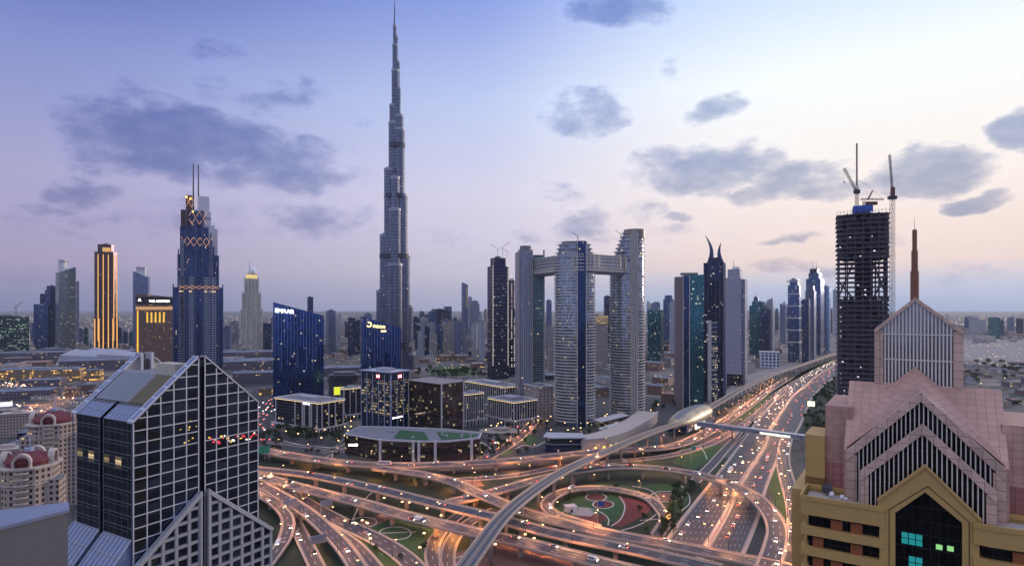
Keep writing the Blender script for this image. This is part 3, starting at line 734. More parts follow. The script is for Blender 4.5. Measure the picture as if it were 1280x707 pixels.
trees_px([(345,550),(425,556),(430,545),(400,545),(350,538)], 26, 'in front of the white-columned low office', None, 1.2, 2)
trees_px([(500,462),(600,466),(612,474),(560,474),(505,470)], 34, 'in the park behind the brown office block', 1, 1.5, 3)
trees_px([(600,545),(640,520),(690,500),(692,540),(650,560),(610,570)], 30, 'left of the street by the curved towers', None, .9, 4)
trees_px([(700,548),(750,540),(820,515),(830,508),(790,540),(720,556)], 26, 'around the foot of the curved towers', None, 1.0, 5)
trees_px([(850,600),(840,640),(828,668),(838,640)], 10, 'left of the highway near the loop ramp', 2, 1.1, 6)
trees_px([(800,660),(820,672),(850,625),(862,605),(872,604),(845,660),(828,686)], 22, 'beside the loop ramp', 2, .9, 7)
trees_px([(968,650),(980,655),(978,690),(966,690)], 5, 'between the curved flyover and side road', 2, .8, 8)
trees_px([(925,512),(960,484),(1000,464),(1000,461),(955,480)], 14, 'in the verge beside the metro track', 2, .8, 9)
trees_px([(905,474),(935,466),(930,472),(908,478)], 10, 'on the sand lot beyond the grey tower', 1, 1.2, 10)
trees_px([(1195,455),(1290,455),(1290,480),(1195,480)], 20, 'among the low villas at right', 1, 1.5, 11)
trees_px([(60,560),(120,560),(120,640),(70,640)], 14, 'beside the domed apartment towers', 1, 1.2, 12)
trees_px([(500,600),(560,606),(580,612),(520,608)], 6, 'between the flyovers', 2, .9, 13)
trees_px([(330,556),(400,566),(440,572),(420,575),(330,562)], 10, 'along the long flat flyover', 2, .8, 14)
trees_px([(300,440),(345,445),(345,480),(320,475)], 14, 'left of the blue striped tower', 3, 1.3, 15)
trees_px([(690,560),(780,548),(790,556),(700,566)], 8, 'below the curved podium wall', 3, .9, 16)
for i, (px, py) in enumerate([(712,624),(728,617),(770,613),(800,640),(806,652),(842,612),(848,624),(470,690),(500,700),(440,640),(530,690)]): p = W(px,py); tree(p.x, p.y, 'on the interchange lawns', 2, .8)

# ================================================================== FOREGROUND: glass office with stepped gables (left)
HAZE = 2.6e-5
BLACKG = facade('near_black_glass', 3.52, 3.1, (.07,.085,.12), (.02,.02,.025), .0, .0, .0, (1.0,.70,.35), 1.0, .05, .85, .05, .9)
SIDEG = facade('smoky_side_glass', 2.9, 3.1, (.045,.05,.075), (.10,.11,.14), .035, .05, .004, (1.0,.75,.4), .8, .08, .8, .03, .7)
PANEL = facade('blue_roof_panels', 1.7, 4.2, (.10,.13,.24), (.42,.45,.55), .07, .05, 0, rough=.25, metal=.55, tilt=.02, gvar=.4)
LATT = plain('light_grey_lattice', (.34,.35,.38), .5, .2, .15, .4)
MULL = plain('white_mullion', (.62,.62,.66), .4, .2, .1, .6)
ang = R(61); CO = Vector((-96.1,150,0))
f1 = T('office_tower', 'dark glass twin-gabled office tower with white window grid, nearest building on the left', 'office tower', CO, ang)
WD, DP, ZE, ZR = 37.0, 29.5, 120.8, 137.0; MX = WD/2; SL = (ZR-ZE)/MX
def zt(x, y=0): return ZE+SL*(MX-abs(x-MX))
m = MB()
m.prism(rect(.9,17.6,.9,13.6), 0, lambda x,y: min(zt(x),131.4)-.6); m.prism(rect(19.4,36.1,.9,13.6), 0, lambda x,y: zt(x)-.6)
CUT = 131.4; XC = (CUT-ZE)/SL
def block(m, x0, x1, y0, y1, cut=None):
    """part of the gabled volume between x0..x1 (x1 on one side of the ridge)"""
    f = lambda x: min(zt(x), cut) if cut else zt(x)
    xs = sorted({x0, x1} | ({XC} if cut and x0 < XC < x1 else set()) | ({WD-XC} if cut and x0 < WD-XC < x1 else set()))
    for ya, yb in ((y0,y0),(y1,y1)):
        P = [(x0,ya,0),(x1,ya,0)]+[(x,ya,f(x)) for x in reversed(xs)]
        U = [(x-x0, z) for x, _, z in P]
        m.face(P if ya == y0 else list(reversed(P)), U if ya == y0 else list(reversed(U)))
    for x, flip in ((x0,1),(x1,0)):
        P = [(x,y0,0),(x,y1,0),(x,y1,f(x)),(x,y0,f(x))]; U = [(0,0),(y1-y0,0),(y1-y0,f(x)),(0,f(x))]
        m.face(list(reversed(P)) if flip else P, list(reversed(U)) if flip else U)
    for a, b in zip(xs, xs[1:]):
        m.face([(a,y0,f(a)),(b,y0,f(b)),(b,y1,f(b)),(a,y1,f(a))])
mf = MB(); block(mf, 0, 17.55, 0, 2.2); block(mf, 19.45, WD, 0, 2.2); mf.build('glass_front', BLACKG, f1)
mb_ = MB(); block(mb_, 0, 17.55, 2.21, 13.7, CUT); block(mb_, 0, 17.55, 15.5, 27.3, CUT); block(mb_, 19.45, WD, 2.21, 27.3, CUT); mb_.build('glass_body', SIDEG, f1)
MB().box(4,33,3,28.5,0,CUT-8.5).build('inner_core', plain('dark_core', (.03,.03,.04), .5), f1)
MB().box(17.56,19.44,1.3,3,0,ZR-3.5).build('recess_wall', plain('dark_core', (.03,.03,.04), .5), f1)
m = MB()      # white grid on the gable front
for x0 in (0, 19.45):
    for i in range(6):
        x = x0+i*3.51; x_ = min(max(x, .14), WD-.14); m.box(x_-.14, x_+.14, -.16, .0-.002, 0, zt(x_)-.25)
    z = 1.0
    while z < ZR-1:
        a, b = x0, x0+17.55
        if z > ZE:
            k = (z-ZE)/SL
            a = max(a, k+.2); b = min(b, WD-k-.2)
        if b-a > .5: m.box(a, b, -.13, -.004, z-.13, z+.13)
        z += 3.1
m.build('window_grid', MULL, f1)
m = MB(); z = 1.0
while z < ZE-1:
    for y0, y1 in ((0,13.7),(15.5,29.5)): m.box(-.10,-.003,y0,y1,z-.07,z+.07)
    z += 3.1
for y in (0.1,13.6,15.6,29.4): m.box(-.14,-.003,y-.12,y+.12,0,ZE)
m.build('side_grid', plain('dull_aluminium', (.20,.21,.26), .4, .4), f1)
m = MB()      # silver copings along the gable edges, front and back
for yy0, yy1 in ((-.25,2.3),(27.3,29.8)):
    for sgn in (0, 1):
        m = MB()
        for (xa, xb) in ((-.2, 17.5),):
            P = [(xa, yy0, zt(0)+SL*xa), (xb, yy0, zt(xb)), (xb, yy1, zt(xb)), (xa, yy1, zt(0)+SL*xa)]
            A = [(p[0], p[1], p[2]+.08) for p in P]; B = [(p[0], p[1], p[2]+.55) for p in P]
            if sgn: A = [(WD-p[0],p[1],p[2]) for p in reversed(A)]; B = [(WD-p[0],p[1],p[2]) for p in reversed(B)]
            m.hull8(A, B)
        m.build('gable_coping', SILVER, f1)
MB().face(slope(4.0,XC-.05,2.4,27.2,.10)) if False else None
m = MB()      # inlaid blue panels on the copings
for yy0, yy1 in ((.25,1.8),(27.8,29.3)):
    for k in range(6):
        for sgn in (0, 1):
            xa, xb = .3+k*2.9, .3+k*2.9+2.5
            P = [(xa,yy0,zt(xa)+.56),(xb,yy0,zt(xb)+.56),(xb,yy1,zt(xb)+.56),(xa,yy1,zt(xa)+.56)]
            if sgn: P = [(WD-p[0],p[1],p[2]) for p in reversed(P)]
            m.face(P)
m.build('coping_panel', plain('blue_grey_panel', (.17,.21,.36), .3, .15), f1)
m = MB()      # sloping glazed eaves strip, left slope
def slope(xa, xb, ya, yb, dz): return [(xa,ya,zt(xa)+dz),(xb,ya,zt(xb)+dz),(xb,yb,zt(xb)+dz),(xa,yb,zt(xa)+dz)]
m = MB()
for ya, yb in ((2.4,13.7),(15.5,27.2)): m.face(slope(.1,3.6,ya,yb,.12))
m.build('sloping_glazing', plain('blue_grey_panel', (.17,.21,.36), .3, .15), f1)
m = MB()
for ya, yb in ((2.4,13.7),(15.5,27.2)):
    for k in range(7):
        y = ya+.15+(yb-ya-.3)*k/6; m.beam((.1,y,zt(.1)+.18),(3.6,y,zt(3.6)+.18),.14,.14)
    for x in (.1,1.9,3.6,4.0): m.beam((x,ya,zt(x)+.18),(x,yb,zt(x)+.18),.16,.14)
m.build('glazing_bar', SILVER, f1)
m = MB(); n = 19
for k in range(n):
    y = 3.0+k*(24.0/n)
    if y < 9.5: continue
    m.beam((4.3,y,zt(4.3)+.22),(XC-.1,y,CUT+.22),.42,.45)
m.build('roof_rib', SILVER, f1)
m = MB()
for k in range(n):
    y = 3.0+k*(24.0/n)
    if y >= 9.5: continue
    m.beam((4.3,y,zt(4.3)+.22),(XC-.1,y,CUT+.22),.42,.45)
m.build('roof_rib', plain('yellow_lit_aluminium', (.36,.29,.18), .4, .4), f1)  # near ribs: the yellow light falling on them is put into the metal colour
m = MB(); m.box(XC+.4,WD-XC-.4,2.3,27.2,CUT-.6,CUT+.12); m.build('roof_deck', ROOF, f1)
m = MB(); m.beam((XC,2.4,CUT+.4),(XC,27.2,CUT+.4),.5,.6); m.build('roof_edge', SILVER, f1)
m = MB(); m.box(14.0,18,5,14,CUT+.12,CUT+3.0); m.build('plant_room', plain('cream_render', (.50,.46,.38), .7), f1)
m = MB()      # rear gable: open frame with infill walls either side of the slot
for s in (0, 1):
    fx = (lambda x: WD-x) if s else (lambda x: x)
    P = [(fx(12.2),27.9,CUT),(fx(16.9),27.9,CUT),(fx(16.9),27.9,zt(16.9)-.1),(fx(12.2),27.9,zt(12.2)-.1)]; Q = [(a,28.9,c) for a,b,c in P]
    if s: P.reverse(); Q.reverse()
    m.hull8(list(reversed(P)), list(reversed(Q)))
m.build('rear_gable_wall', plain('cream_render', (.50,.46,.38), .7), f1)
m = MB()
for x in (17.0,20.0): m.box(x-.35,x+.35,26.4,29.4,CUT-10,zt(x)+.9)
m.build('rear_pier', SILVER, f1)
MB().box(17.5,19.5,27.5,29.0,CUT-10,CUT+3.2).build('rear_slot', plain('smoky_slot', (.09,.08,.08), .4), f1)
rr = random.Random(6); LG = [glow('yellow_reflection_glow', (1.0,.62,.12), 1.3), glow('red_sign_reflection', (.9,.06,.10), 1.0), glow('white_reflection_glow', (1.0,.85,.7), 1.5)]  # reflections of city lights on the glass, painted as small glowing panes
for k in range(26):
    x_ = 20.2+16.3*((k+rr.random()*.6)/26); z_ = 112.2+rr.uniform(-1.2,1.5)-(x_-20)*.10; mm = MB(); mm.box(x_,x_+rr.uniform(.25,.9),-.05,-.012,z_,z_+rr.uniform(.15,.7)); mm.build('lit_window_or_reflection', rr.choice(LG), f1)
for k in range(9): x_ = rr.uniform(12,17); z_ = rr.uniform(113,119); mm = MB(); mm.box(x_,x_+rr.uniform(.2,.5),-.05,-.012,z_,z_+rr.uniform(.15,.4)); mm.build('lit_window_or_reflection', LG[0], f1)
# lower front wing with the heavy lattice gable
WZ, WE, HW_ = 99.0, 80.5, 22.4
def zw(x): return WZ-(WZ-WE)/HW_*abs(x-MX)
WX0, WX1 = MX-HW_, MX+HW_
m = MB()
for x0, x1 in ((WX0,17.5),(19.5,WX1)):
    P = [(x0,-1.0,0),(x1,-1.0,0),(x1,-1.0,zw(x1)),(x0,-1.0,zw(x0))]; m.face(P, [(p[0]-x0,p[2]) for p in P])
    Q = [(a,-.2 if 0 <= a <= WD else 24,c) for a,b,c in P]
m.face([(WX1,-1,0),(WX1,24,0),(WX1,24,zw(WX1)),(WX1,-1,zw(WX1))]); m.face([(WX0,-1,zw(WX0)),(WX0,28,zw(WX0)),(WX0,28,0),(WX0,-1,0)])
m.face([(WX1,-1,zw(WX1)),(WX1,24,zw(WX1)),(WD,24,zw(WD)),(WD,-1,zw(WD))]); m.face([(WX1,24,0),(WD,24,0),(WD,24,zw(WD)),(WX1,24,zw(WX1))])
m.face([(0,28,0),(WX0,28,0),(WX0,28,zw(WX0)),(0,28,zw(0))])
m.build('lower_wing_glass', BLACKG, f1)
m = MB()
for x0, x1 in ((WX0,17.5),(19.5,WX1)):
    n = 6
    for i in range(n+1):
        x = x0+(x1-x0)*i/n; x = min(max(x, x0+.5), x1-.5); m.box(x-.42,x+.42,-1.7,-1.02,0,zw(x)-.3)
    z = 2
    while z < WZ-2:
        a, b = x0, x1
        if z > WE: k = (WZ-z)*HW_/(WZ-WE); a = max(a, MX-k+.3); b = min(b, MX+k-.3)
        if b-a > 1: m.box(a,b,-1.62,-1.03,z-.4,z+.4)
        z += 3.1
m.build('lattice', LATT, f1)
m = MB()
m.beam((WX0,-1.2,zw(WX0)+.5),(17.4,-1.2,zw(17.4)+.5),1.6,1.1); m.beam((WX1,-1.2,zw(WX1)+.5),(19.6,-1.2,zw(19.6)+.5),1.6,1.1)
for x in (17.3,19.7): m.box(x-.3,x+.3,-1.9,-.9,0,zw(x)+1.2)
m.build('wing_coping', SILVER, f1)
m = MB()
for y0, y1 in ((.5,13.4),(15.6,28.6)):
    P = [(-.12,y0,91),(-.12,y1,91),(-9,y1,80.5),(-9,y0,80.5)]; m.face(P); m.face([(-9,y0,80.5),(-9,y1,80.5),(-9,y1,0),(-9,y0,0)]); m.face([(-9,y0,0),(0,y0,0),(0,y0,91),(-9,y0,80.5)]); m.face([(0,y1,0),(-9,y1,0),(-9,y1,80.5),(0,y1,91)])
m.build('side_atrium', plain('blue_grey_panel', (.17,.21,.36), .3, .15), f1)
m = MB()
for y0, y1 in ((.5,13.4),(15.6,28.6)):
    for k in range(8):
        y = y0+(y1-y0)*k/7; m.beam((-.12,y,91.12),(-9,y,80.62),.22,.2)
    for f in (0,.33,.66,1): m.beam((-.12-8.9*f,y0,91.12-10.5*f),(-.12-8.9*f,y1,91.12-10.5*f),.26,.2)
m.build('atrium_bar', SILVER, f1)

# ---------------------------------------------------------------- rooftop parapet in the lower left corner
zp_ = 142.5
P_ = [W(-300,735,zp_), W(87,636,zp_), W(86,626.5,zp_), W(-300,672,zp_)]; o_ = Vector((P_[1].x,P_[1].y,0))
pb = T('rooftop_parapet', 'grey metal roof parapet corner in the bottom left', 'roof parapet', o_)
q_ = [((p-o_).x,(p-o_).y) for p in P_]
MB().prism(grow(q_, -.05), 100, zp_-.12, top=False).build('parapet_wall', plain('warm_grey_cladding', (.13,.125,.13), .6, 0, .2, .8), pb)
MB().prism(q_, zp_-.119, zp_, bottom=True).build('coping', plain('blue_grey_coping', (.20,.23,.32), .45, .2, .3, .8), pb)

# ---------------------------------------------------------------- FOREGROUND: pink and ochre stepped-gable hotel tower (right)
class Fr:
    def __init__(s, ox, oy, a): s.o = Vector((ox,oy)); s.a = a; s.u = Vector((math.cos(a), math.sin(a))); s.v_ = Vector((-math.sin(a), math.cos(a)))
    def sz(s, px, py, t):
        d = Vector(((px-CX)/FPX, 1.0)); k = (s.o.dot(s.v_)+t)/d.dot(s.v_); p = d*k
        return ((p-s.o).dot(s.u), H+(HY-py)/FPX*k)
    def xy(s, px, py, z):
        p = W(px, py, z).xy-s.o; return (p.dot(s.u), p.dot(s.v_))
f3 = Fr(81.1, 117.3, R(-34.3))
hot = T('hotel_tower', 'pink tiled tower with stepped glazed gables and ochre balconies, nearest on the right', 'hotel tower', (81.1,117.3,0), R(-34.3))
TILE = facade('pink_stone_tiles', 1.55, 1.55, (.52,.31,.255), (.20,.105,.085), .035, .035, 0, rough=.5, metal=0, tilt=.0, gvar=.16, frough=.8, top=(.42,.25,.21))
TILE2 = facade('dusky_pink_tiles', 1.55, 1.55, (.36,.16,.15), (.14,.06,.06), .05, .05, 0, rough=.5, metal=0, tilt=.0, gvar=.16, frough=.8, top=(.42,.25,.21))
BUFF = facade('buff_stone_blocks', 1.9, 1.9, (.55,.385,.315), (.18,.10,.08), .04, .05, 0, rough=.6, metal=0, tilt=0, gvar=.25)
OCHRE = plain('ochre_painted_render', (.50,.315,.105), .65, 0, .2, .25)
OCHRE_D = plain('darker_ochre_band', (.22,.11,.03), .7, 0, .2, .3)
FIN = plain('cream_fins', (.70,.63,.58), .5, .0, .12, .8)
DG = facade('deep_dark_glass', 1.4, 2.6, (.02,.022,.028), (.01,.01,.012), .05, .05, .0, (.2,.8,.7), .3, .06, .85, .03, .8)
PALEG = facade('pale_sky_glass', 1.3, 2.4, (.17,.18,.23), (.12,.12,.14), .05, .05, .02, (1,.8,.5), 1.2, .12, .8, .012, .3)
def ext(m, P, t0, t1):
    A = [(s,t0,z) for s,z in P]; B = [(s,t1,z) for s,z in P]
    area = sum(P[i-1][0]*P[i][1]-P[i][0]*P[i-1][1] for i in range(len(P)))
    if area < 0: A.reverse(); B.reverse(); P = list(reversed(P))
    m.face(A, P); m.face(list(reversed(B)), list(reversed(P)))
    for i in range(len(A)):
        j = (i+1) % len(A); m.face([A[j], A[i], B[i], B[j]])
def S(t, *pts): return [f3.sz(a, b, t) for a, b in pts]
def gable(t, outer, band, pier, zb, fin_n, tback, hor=None, framem=None, glassm=None, finw=.2, depth=1.3, extra=None):
    """outer: px of left shoulder, apex, right shoulder"""
    L, A, Rr = S(t, *outer); out = [(L[0],zb),L,A,Rr,(Rr[0],zb)]
    m = MB()
    ext(m, [(L[0],zb),L,(L[0]+pier,L[1]-band*.35),(L[0]+pier,zb)], t, t+depth); m.build('pier', BUFF, hot); m = MB(); ext(m, [(Rr[0],zb),(Rr[0]-pier,zb),(Rr[0]-pier,Rr[1]-band*.35),Rr], t, t+depth)
    m.build('pier', BUFF, hot)
    m = MB(); ext(m, [L,A,(A[0],A[1]-band),(L[0],L[1]-band)], t-.25, t+depth+.2); ext(m, [A,Rr,(Rr[0],Rr[1]-band),(A[0],A[1]-band)], t-.25, t+depth+.2); m.build('gable_rake', BUFF if framem is None else framem, hot)
    def top(s):
        return (L[1]+(A[1]-L[1])*(s-L[0])/(A[0]-L[0]) if s < A[0] else A[1]+(Rr[1]-A[1])*(s-A[0])/(Rr[0]-A[0]))-band-.02
    a, b = L[0]+pier+.02, Rr[0]-pier-.02
    g_ = MB(); ext(g_, [(a,zb),(a,top(a)),(A[0],top(A[0])),(b,top(b)),(b,zb)], t+depth*.8, t+tback); g_.build('glazing', glassm or DG, hot)
    m = MB()
    for k in range(fin_n):
        s = a+(b-a)*(k+.5)/fin_n; ext(m, [(s-finw/2,zb),(s-finw/2,top(s)),(s+finw/2,top(s)),(s+finw/2,zb)], t+.15, t+depth*.8-.02)
    for hz_ in (hor or []): ext(m, [(a,hz_-.12),(a,hz_+.12),(b,hz_+.12),(b,hz_-.12)], t+.05, t+.149)
    m.build('fins', FIN, hot)
    return L, A, Rr
zA = f3.sz(1108,637,-6)[1]; ZT = zA-1.0                      # parapet top and terrace level
g2 = gable(0, [(1058,563),(1151,489),(1258,588)], 2.0, 1.9, ZT-.5, 30, 1.6)
g1 = gable(-3.2, [(1075,589),(1153.5,530),(1246,615)], 1.9, 1.5, ZT-.5, 24, 3.0)
tt = 14.0
gt = gable(tt, [(1093,411),(1144,371),(1204,413)], .95, 1.7, 120, 19, 1.4, [f3.sz(1144,418,tt)[1], f3.sz(1144,450,tt)[1]], glassm=PALEG, finw=.30)
Lt, At, Rt = gt
m = MB(); ext(m, [(Lt[0]+.05,100),(Lt[0]+.05,Lt[1]-1.2),(At[0],At[1]-1.3),(Rt[0]-.05,Rt[1]-1.2),(Rt[0]-.05,100)], tt+1.45, tt+17); m.build('glazed_shaft', PALEG, hot)
m = MB()
for k in range(9):
    t_ = tt+2.5+k*1.8
    m.beam((Lt[0],t_,Lt[1]-.6),(At[0],t_,At[1]-.6),.3,.5); m.beam((Rt[0],t_,Rt[1]-.6),(At[0],t_,At[1]-.6),.3,.5)
    for s in (Lt[0],Rt[0]): m.box(s-.15,s+.15,t_-.15,t_+.15,100,Lt[1]-.6)
m.build('roof_beam', BUFF, hot)
m = MB()
for s in (Lt[0], Rt[0]-1.7): m.box(s, s+1.7, tt+17, tt+19, 100, Lt[1]-.3)
m.build('rear_pier', BUFF, hot)
z0 = At[1]-.8; ts = tt+1.0; m = MB()
for a, b, r_ in ((0,6.5,.80),(6.5,11,.62),(11,15.6,.45)): m.prism(ell(At[0]-.1,ts,r_,r_,8), z0+a, z0+b)
m.build('spire', plain('red_brown_spire', (.24,.10,.065), .6, 0, .2, 1.), hot)
MB().tube((At[0]-.1,ts,z0+15.6),(At[0]-.1,ts,z0+18.5),.06,.02,5).build('lightning_rod', DARK, hot)
# pink roofs
sL, zE = g2[0]; sR = g2[2][0]; zRg = zE+13.3
def roofblock(s0, s1, t0, t1, ze, zr, zb, mat, nm):
    m = MB(); tm = (t0+t1)/2
    m.face([(s0,t0,ze),(s1,t0,ze),(s1,tm,zr),(s0,tm,zr)], [(s0,0),(s1,0),(s1,math.hypot(tm-t0,zr-ze)),(s0,math.hypot(tm-t0,zr-ze))]); m.face([(s0,tm,zr),(s1,tm,zr),(s1,t1,ze),(s0,t1,ze)])
    m.face([(s0,t0,zb),(s1,t0,zb),(s1,t0,ze),(s0,t0,ze)]); m.face([(s1,t1,zb),(s0,t1,zb),(s0,t1,ze),(s1,t1,ze)])
    m.face([(s0,t1,zb),(s0,t0,zb),(s0,t0,ze),(s0,tm,zr),(s0,t1,ze)]); m.face([(s1,t0,zb),(s1,t1,zb),(s1,t1,ze),(s1,tm,zr),(s1,t0,ze)]); m.build(nm, mat, hot)
roofblock(sL-.6, sR+.6, 1.6, 27, zE-.2, zRg, ZT-3, TILE, 'pink_roof')
m = MB(); s0, zb0 = f3.sz(1031.5,506,7); s1, _ = f3.sz(1053,506,7)
m.prism(rect(s0,s1+2,7,27), ZT-8, zb0); m.build('side_block', TILE, hot)
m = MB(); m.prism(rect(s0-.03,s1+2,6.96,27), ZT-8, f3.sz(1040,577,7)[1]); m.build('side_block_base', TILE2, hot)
m = MB(); s2, zb2 = f3.sz(1253,524,7); m.prism(rect(sR,-s0+1.5,7,27), ZT-8, zb0-1.0); m.build('side_block', TILE, hot)
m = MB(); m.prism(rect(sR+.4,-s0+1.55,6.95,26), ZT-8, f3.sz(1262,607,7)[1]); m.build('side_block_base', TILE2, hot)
# ridge rising from gable 2 to the shaft
m = MB(); Ag = g2[1]; zs = f3.sz(1147,458,tt)[1]; hw2 = 10.5
for s in (-1, 1):
    P = [(Ag[0]+s*13.2,1.5,Ag[1]-13.2),(Ag[0],1.5,Ag[1]-.6),(At[0],tt-.05,zs),(At[0]+s*11.0,tt-.05,zs-10.2)]
    m.face(P if s < 0 else list(reversed(P)))
m.build('pink_valley_roof', TILE, hot)
# ochre base
OY = -6.0
L0 = f3.sz(1097,624.5,OY); A0 = f3.sz(1156.5,582,OY); R0 = f3.sz(1227,650,OY); LC = f3.sz(1108,637,OY); RC = f3.sz(1215,655,OY)
iL = f3.sz(1119,640.5,OY); iA = f3.sz(1159.5,615,OY); iR = f3.sz(1203,653.5,OY); ZB = 60.0
m = MB()
ext(m, [L0,A0,(A0[0],iA[1]),(iL[0],iL[1]),(LC[0],L0[1]-1.6),(L0[0],L0[1]-1.6)], OY, OY+2.0)
ext(m, [A0,R0,(R0[0],R0[1]-1.6),(RC[0],R0[1]-1.6),(iR[0],iR[1]),(A0[0],iA[1])], OY, OY+2.0)
ext(m, [(L0[0]+.3,ZB),(L0[0]+.3,L0[1]-1.6),(LC[0],L0[1]-1.6),iL,(iL[0],ZB)], OY+.01, OY+2.0)
ext(m, [(iR[0],ZB),iR,(RC[0],R0[1]-1.6),(R0[0]-.3,R0[1]-1.6),(R0[0]-.3,ZB)], OY+.01, OY+2.0)
m.build('ochre_gable', OCHRE, hot)
m = MB(); off = 1.5
for a, b in ((L0,A0),(A0,R0)): m.beam((a[0],OY-.12,a[1]),(b[0],OY-.12,b[1]),.5,.35)
m.build('gable_coping', plain('light_ochre', (.50,.31,.12), .6), hot)
m = MB()
for P in ([(iL[0]-1.0,ZB),(iL[0]-1.0,iL[1]+.5),(iA[0],iA[1]+1.2),(iR[0]+1.0,iR[1]+.5),(iR[0]+1.0,ZB)],):
    for a, b in zip(P, P[1:]): m.beam((a[0],OY-.04,a[1]),(b[0],OY-.04,b[1]),.10,.12)
m.build('groove', plain('dark_brown_line', (.05,.03,.015), .9), hot)  # thin dark brown strip drawn round the pentagon opening
m = MB(); ext(m, [(iL[0]-.2,ZB),(iL[0]-.2,iL[1]+.3),(iA[0],iA[1]+.3),(iR[0]+.2,iR[1]+.3),(iR[0]+.2,ZB)], OY+1.5, OY+1.95); m.build('pentagon_glazing', DG, hot)
m = MB(); TEAL = glow('teal_room_light', (.03,.42,.45), .55)
def pane(px0, px1, py0, py1, nx, ny):
    a = f3.sz(px0,py0,OY+1.4); b = f3.sz(px1,py1,OY+1.4)
    for i in range(nx):
        for j in range(ny):
            x0 = a[0]+(b[0]-a[0])*i/nx; x1 = a[0]+(b[0]-a[0])*(i+.88)/nx; zz1 = a[1]+(b[1]-a[1])*j/ny; zz0 = a[1]+(b[1]-a[1])*(j+.86)/ny
            mm = MB(); mm.box(x0,x1,OY+1.40,OY+1.46,zz0,zz1); mm.build('lit_window_or_reflection', TEAL, hot)
pane(1127,1154,664,684,3,2); pane(1136,1154,694,714,2,2)
mm = MB()
for px, py in ((1174,683),(1188,685)): a = f3.sz(px,py,OY+1.4); mm.box(a[0]-.5,a[0]+.5,OY+1.38,OY+1.45,a[1]-.5,a[1]+.45)
mm.build('lit_window_or_reflection', glow('greenish_room_light', (.35,.8,.3), .8), hot)
def wing(pxs, right):
    pts = [f3.xy(a, b, zA) for a, b in pxs]
    back = [(pts[-1][0], 3.0), (pts[0][0], 3.0)] if not right else [(pts[-1][0], 3.0), (pts[0][0], 3.0)]
    poly = pts+back; poly = poly if sum(poly[i-1][0]*poly[i][1]-poly[i][0]*poly[i-1][1] for i in range(len(poly))) > 0 else list(reversed(poly))
    inner = grow(poly, -1.3)
    z = zA; first = True; band = MB(); rail = MB()
    while z > ZB:
        h = 3.4 if first else 1.7
        band.prism(poly, z-h, z, top=not first, bottom=True)
        if first: ri = grow(poly, -.35); 
        z -= h+2.5 if not first else h+2.5; first = False
    band.build('balcony_band', OCHRE, hot)
    MB().prism(inner, ZB, zA-1.2, top=False).build('recessed_wall', DG, hot)
    w_ = grow(poly, -.9); m = MB(); z = zA-3.4
    while z > ZB:
        for i in range(len(w_)):
            a = Vector(w_[i]); b = Vector(w_[(i+1) % len(w_)]); L = (b-a).length
            if L < 2.5 : continue
            n = max(1, int(L/4.6))
            for k in range(n):
                if (k+i+int(z/4.2)) % 3 == 2: continue
                p = a.lerp(b, (k+.12)/n); q = a.lerp(b, (k+.72)/n); dn = Vector(((b-a).y, -(b-a).x)).normalized()*.12
                m.prism([tuple(p), tuple(p+dn), tuple(q+dn), tuple(q)][::-1], z-2.5, z-.5)
        z -= 4.2
    m.build('orange_wall_panel', plain('burnt_orange_render', (.30,.09,.03), .7, 0, .3, .5), hot)
    tp = grow(poly, -.4); MB().prism(tp, zA-1.05, zA-.98).build('terrace_floor', plain('pale_terrace', (.42,.38,.36), .8, 0, .25, .3), hot)
    # low rim round the terrace
    m = MB()
    for i in range(len(poly)-0):
        a, b = Vector(poly[i]), Vector(poly[(i+1) % len(poly)])
        m.beam((a.x,a.y,zA+.05),(b.x,b.y,zA+.05),.35,.9)
    m.build('parapet', OCHRE, hot)
wing([(1001,620),(1012,622.5),(1035,626),(1060,630),(1085,633.5),(1106,637)], False)
wing([(1217,655.5),(1240,660),(1265,663.5),(1290,666.5),(1320,668),(1340,667)], True)
a, b = f3.sz(1006,542,5.5), f3.sz(1031,542,5.5)
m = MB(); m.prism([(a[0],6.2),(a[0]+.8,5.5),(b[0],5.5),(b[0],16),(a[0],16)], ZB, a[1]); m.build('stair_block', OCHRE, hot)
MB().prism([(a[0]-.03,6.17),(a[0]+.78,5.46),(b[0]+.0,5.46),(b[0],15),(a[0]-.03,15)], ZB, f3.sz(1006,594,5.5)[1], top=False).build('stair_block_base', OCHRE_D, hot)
m = MB(); m.prism(rect(-24,26,3,28), 0, ZT-.05); m.build('main_block', OCHRE, hot)
# satellite dishes on the terrace
def dish(px, py, t_, r_, label, mat):
    s, z = f3.sz(px, py, t_); o = f3.o+f3.u*s+f3.v_*t_; d_ = T('satellite_dish', label, 'satellite dish', (o.x,o.y,zA-.98), R(-60))
    m = MB(); rings = []
    for k in range(5):
        q = r_*k/4+.01; rings.append([(q*math.cos(a), .25*(q/r_)**2*r_, q*math.sin(a)) for a in [2*math.pi*i/20 for i in range(20)]])
    m.loft(rings, cap=False, sm=True); m.xf(Matrix.Translation((0,0,r_+.5)) @ Matrix.Rotation(R(-30),4,'X')); m.build('reflector', mat, d_)
    MB().tube((0,0,0),(0,.1,r_+.45),.07,.07,6).build('mount', METAL, d_); MB().tube((0,.2,r_+.5),(0,-r_*.8,r_+.9),.04,.03,5).build('feed_arm', METAL, d_)
dish(1033,610,1.0,1.2,'big dark mesh satellite dish on the ochre terrace',plain('dark_mesh', (.04,.035,.04), .6)); dish(1039,616,-.5,.5,'small white dish beside the big dark dish',WHITE); dish(1052,616,-1.0,.42,'left one of two round white dishes near the gable pier',WHITE); dish(1057,618,-1.6,.30,'tiniest white dish, nearest the gable pier',WHITE)

